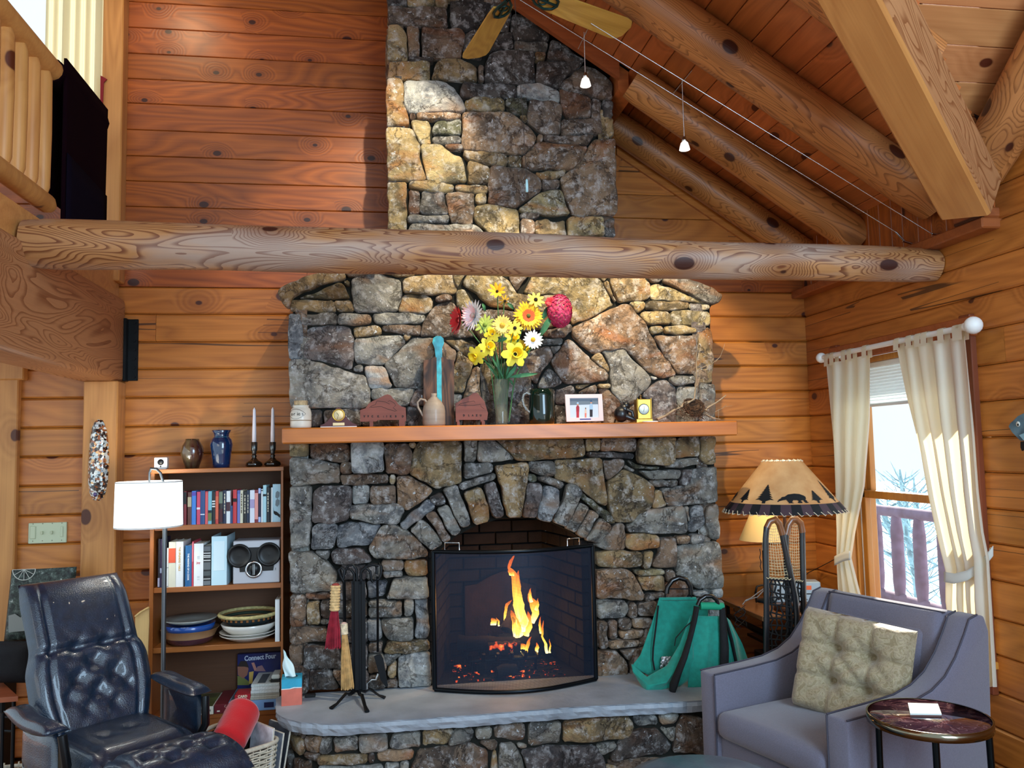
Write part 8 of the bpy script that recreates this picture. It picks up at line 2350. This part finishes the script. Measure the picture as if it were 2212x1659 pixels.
# wooden fish on the wall
fs2 = thing('wooden_fish', 'grey-blue painted wooden fish hanging on the right wall', 'wall decoration', onX(2212, 925, 2.58))
P = lambda px, py, X=2.588: onX(px, py, X)
obj('body', MB().poly([P(*p) for p in ((2186, 921), (2190, 914), (2197, 908), (2206, 899), (2218, 893), (2236, 891), (2256, 898), (2276, 912), (2290, 905), (2300, 898), (2300, 950), (2286, 936), (2262, 946), (2240, 952), (2212, 952), (2204, 944), (2194, 934))], (-.016, 0, 0)), M('fish_paint', '46606e', .6, c2='6a8a98', vs=14), fs2)
obj('eye', MB().sphere(P(2199, 916, 2.570), .011, 10, (.3, 1, 1)), M('eye_white', 'd8d8cc', .5), fs2); obj('pupil', MB().sphere(P(2199, 917.5, 2.566), .005, 8, (.4, 1, 1)), INK, fs2)
obj('belly', MB().poly([P(*p, 2.571) for p in ((2202, 940), (2212, 936), (2240, 940), (2262, 944), (2240, 951), (2212, 951))], (-.002, 0, 0)), M('fish_belly', '8cb8c8', .6), fs2)
obj('fin', MB().poly([P(*p) for p in ((2207, 954), (2216, 953), (2218, 968), (2210, 974), (2207, 966))], (-.006, 0, 0)), INK, fs2)
# ------------------------------------------------------------------ cable lights
WIREM = M('bare_cable', 'd8dce0', .25, .9)
e1, e2 = onX(1968, 521, 2.60), onX(2038, 506, 2.60)
YA, YC2 = e1.y, e2.y
def cable_line(pxa, pxb, y):
    a, b_ = onY(*pxa, y), onY(*pxb, y); d = (b_-a).normalized(); return a, d
cs_lines = []
for i, (pa3, pb3, y, e, lb) in enumerate((((1300, 109), (1935, 501), e1.y, e1, 'upper-left thin steel light cable under the rafters'), ((1339, 89), (2013, 505), e2.y, e2, 'thin steel light cable ending nearer the valley timber'))):
    a, d = cable_line(pa3, pb3, y); b_ = onY(*pb3, y); far = a-d*1.9
    t = thing('light_cable', lb, 'cable', b_, 0, None)
    obj('wire', MB().tube([far, a, b_], .0022, 5), WIREM, t)
    obj('turnbuckle', MB().tube([b_, Vector((2.565, e.y, e.z))], .0055, 8), CHROME, t)
    obj('anchor', MB().tube([(2.555, e.y, e.z), (2.604, e.y, e.z-.012)], .006, 6), CHROME, t)
    cs_lines.append((a, d))
BULB = M('halogen_bulb', 'ffffff', .3, emit='fff2d8', es=22.0)
FROST = M('frosted_cup', 'e8e8ea', .3, emit='fff4e4', es=1.2)
def pendant(px, ptop, pbot, label, power, aim_):
    y = (YA+YC2)/2; top_, bot = onY(px[0], ptop, y), onY(px[1], pbot, y); top_.x = bot.x
    t = thing('pendant_light', label, 'pendant light', top_, 0, None)
    obj('stem', MB().tube([top_, bot+Vector((0, 0, .055))], .0022, 6), WIREM, t)
    obj('cross_wire', MB().tube([top_+Vector((0, .0, -.02)), Vector((top_.x, YA, top_.z-.02))], .0016, 5).tube([top_+Vector((0, .0, -.02)), Vector((top_.x, YC2, top_.z-.02))], .0016, 5), WIREM, t)
    obj('socket', MB().lathe([(0, .065), (.008, .065), (.008, .052), (.013, .050), (.013, .044), (.009, .042)], bot, 16), CHROME, t)
    obj('reflector', MB().lathe([(.009, .042), (.016, .036), (.021, .020), (.025, .003), (.023, .003), (.018, .020), (.008, .036)], bot, 20), FROST, t)
    obj('bulb', MB().sphere(bot+Vector((0, 0, .010)), .017, 12, (1, 1, .6)), BULB, t)
    light('SPOT', 'pendant_spot', tuple(bot+Vector((0, 0, -.012))), power, (1, .84, .58), aim=aim_, spot_size=R(62), spot_blend=.5, shadow_soft_size=.012)
pendant((1268, 1265), 70, 187, 'small halogen pendant light nearer the chimney, on the steel cables', SPOT_W, (.62, -.5, 2.2))
pendant((1483, 1479), 170, 325, 'small halogen pendant light lower down the steel cables', SPOT_W*.8, (1.55, -.5, 2.25))
# the cable's third pendant hangs above the picture's top edge
q = onY(945, -60, -1.2)
pendant((945, 942), -160, -60, 'small halogen pendant light above the top edge of the picture', SPOT_W*.6, (.10, -.45, 3.1))
light('SPOT', 'loft_lamp', (-1.22, -.75, 4.35), LOFT_W, (1, .78, .48), aim=(-1.15, 0, 3.6), spot_size=R(90), spot_blend=.8, shadow_soft_size=.1)

# ------------------------------------------------------------------ ceiling fan
hx, hy, hz = .55, -1.56, 3.46
fan = thing('ceiling_fan', 'ceiling fan with light oak blades and dark green blade irons at the top edge', 'ceiling fan', (hx, hy, hz))
OAKB = wood('light_oak_blade', 'c8a04a', '9c7428', knot=0, rings=22, contrast=.5, rough=.4, vary=.01)
GRN = M('verdigris_metal', '1c3a38', .4, .6, var=.3)
zc = 2.82-.65*(hx-2.61)
obj('downrod', MB().tube([(hx, hy, hz+.12), (hx, hy, zc-.0)], .012, 10), GRN, fan)
obj('canopy', MB().lathe([(.0, .10), (.06, .09), (.05, .02), (.012, 0)], (hx, hy, zc-.13), 20), GRN, fan)
obj('motor', MB().lathe([(0, -.03), (.06, -.03), (.10, .0), (.115, .04), (.10, .09), (.05, .12), (0, .125)], (hx, hy, hz+.02), 28), GRN, fan)
tipA = (onZ(1040, 134, hz)+onZ(997, 132, hz))/2; base_a = math.atan2(tipA.y-hy, tipA.x-hx)
for i in range(5):
    a = base_a-i*2*PI/5
    mt = Matrix.Translation((hx, hy, hz)) @ Matrix.Rotation(a, 4, 'Z') @ Matrix.Rotation(R(-14), 4, 'X')
    r0, r1 = .15, .635
    ol = [(r0, -.045), (r0+.06, -.052), (r1-.05, -.066), (r1-.02, -.060), (r1, -.030), (r1, .030), (r1-.02, .060), (r1-.05, .066), (r0+.06, .052), (r0, .045)]
    b_ = obj('blade', MB().poly([(x, y, 0) for x, y in ol], (0, 0, .008)).xf(mt), OAKB, fan, origin=mt)
    m = MB()
    for s_ in (-1, 1): m.tube([(.09, s_*.006, .0), (.13, s_*.030, -.004), (.18, s_*.038, -.006), (.215, s_*.024, -.006), (.225, 0, -.006)], .006, 6)
    m.tube([(.10, 0, 0), (.16, 0, -.005), (.225, 0, -.006)], .006, 6)
    m.tube([(.15+.022*math.cos(t_), .0+.022*math.sin(t_), -.006) for t_ in [k_*PI/5 for k_ in range(10)]], .004, 5, closed=True)
    obj('blade_iron', m.xf(mt), GRN, fan)
pe = onY(1138, 400, hy); 
obj('pull_chain', MB().tube([(hx-.0, hy, hz-.02), (pe.x, hy, pe.z+.03)], .0012, 4), M('chain_dark', '4a4644', .5, .6), fan)
obj('chain_pull', MB().lathe([(0, -.030), (.005, -.028), (.0062, .0), (.004, .022), (0, .026)], (pe.x, hy, pe.z), 12), M('pale_blue_pull', 'a4ccd2', .3), fan)
# ------------------------------------------------------------------ pieces of parts go one level deeper
def under(part, piece):
    w_ = WM[piece.name]; piece.parent = part; piece.matrix_basis = WM[part.name].inverted() @ w_
RULES = {'floor_lamp': {'shade_trim': 'shade', 'spider': 'shade', 'bulb': 'shade'},
         'bear_lamp': {k: 'shade' for k in ('rim_patch', 'lacing', 'printed_pine', 'printed_bear', 'top_lacing', 'shade_lining', 'spider')},
         'armchair': {'arm_piping': 'arm_side', 'back_piping': 'back_panel', 'seat_piping': 'seat_cushion'},
         'book': {'spine_band': 'cover', 'spine_title': 'cover', 'spine_marks': 'cover', 'small_print': 'cover', 'bird_print': 'cover', 'grey_print': 'cover'},
         'mantel_clock': {'face': 'dial', 'hand': 'dial'}, 'carriage_clock': {'hand': 'dial', 'bezel': 'dial'},
         'ceiling_fan': {'blade_iron': 'blade', 'chain_pull': 'pull_chain'}, 'curtain': {'tab': 'cloth'}, 'shelf_stereo': {'dial_marks': 'dial'},
         'snowshoe': {'toe_bend': 'frame'}, 'joist_bracket': {'bolt': 'plate'}, 'framed_photo': {'print': 'backing'},
         'switch_plate': {k: 'plate' for k in ('rocker', 'toggle', 'dimmer', 'screw')},
         'board_game': {'title': 'box', 'printed_picture': 'box'}, 'tissue_box': {'wave_stripe': 'upper_print', 'slot': 'upper_print'},
         'flower': {'flower_centre': 'petals', 'trumpet': 'petals', 'inner_petals': 'petals'}, 'name_board': {'carved_line': 'board', 'cut_letter': 'board'},
         'clock_radio': {k: 'body' for k in ('display', 'slot', 'knob', 'button')}, 'security_camera': {'lens': 'body', 'sensor': 'body'},
         'storage_jar': {'lettering': 'body', 'label_outline': 'body', 'rim_band': 'body'}, 'candle': {'wick': 'wax'}, 'ring_binder': {'label_holder': 'cover'},
         'pendant_light': {'bulb': 'reflector'}, 'black_speaker': {'grille': 'cabinet'}, 'candlestick_lamp': {'pull_chain': 'stem'}, 'wooden_fish': {'eye': 'body', 'belly': 'body', 'fin': 'body'}}
for root in [o for o in bpy.data.objects if o.parent is None and o.type == 'EMPTY']:
    rule = RULES.get(root.name.split('.')[0])
    if not rule: continue
    kids = list(root.children)
    for piece in kids:
        host = rule.get(piece.name.split('.')[0])
        if not host: continue
        hs = [h for h in kids if h.name.split('.')[0] == host]
        if not hs: continue
        pc = WM[piece.name] @ (sum((Vector(c) for c in piece.bound_box), Vector())/8)
        h = min(hs, key=lambda q: ((WM[q.name] @ (sum((Vector(c) for c in q.bound_box), Vector())/8))-pc).length)
        under(h, piece)
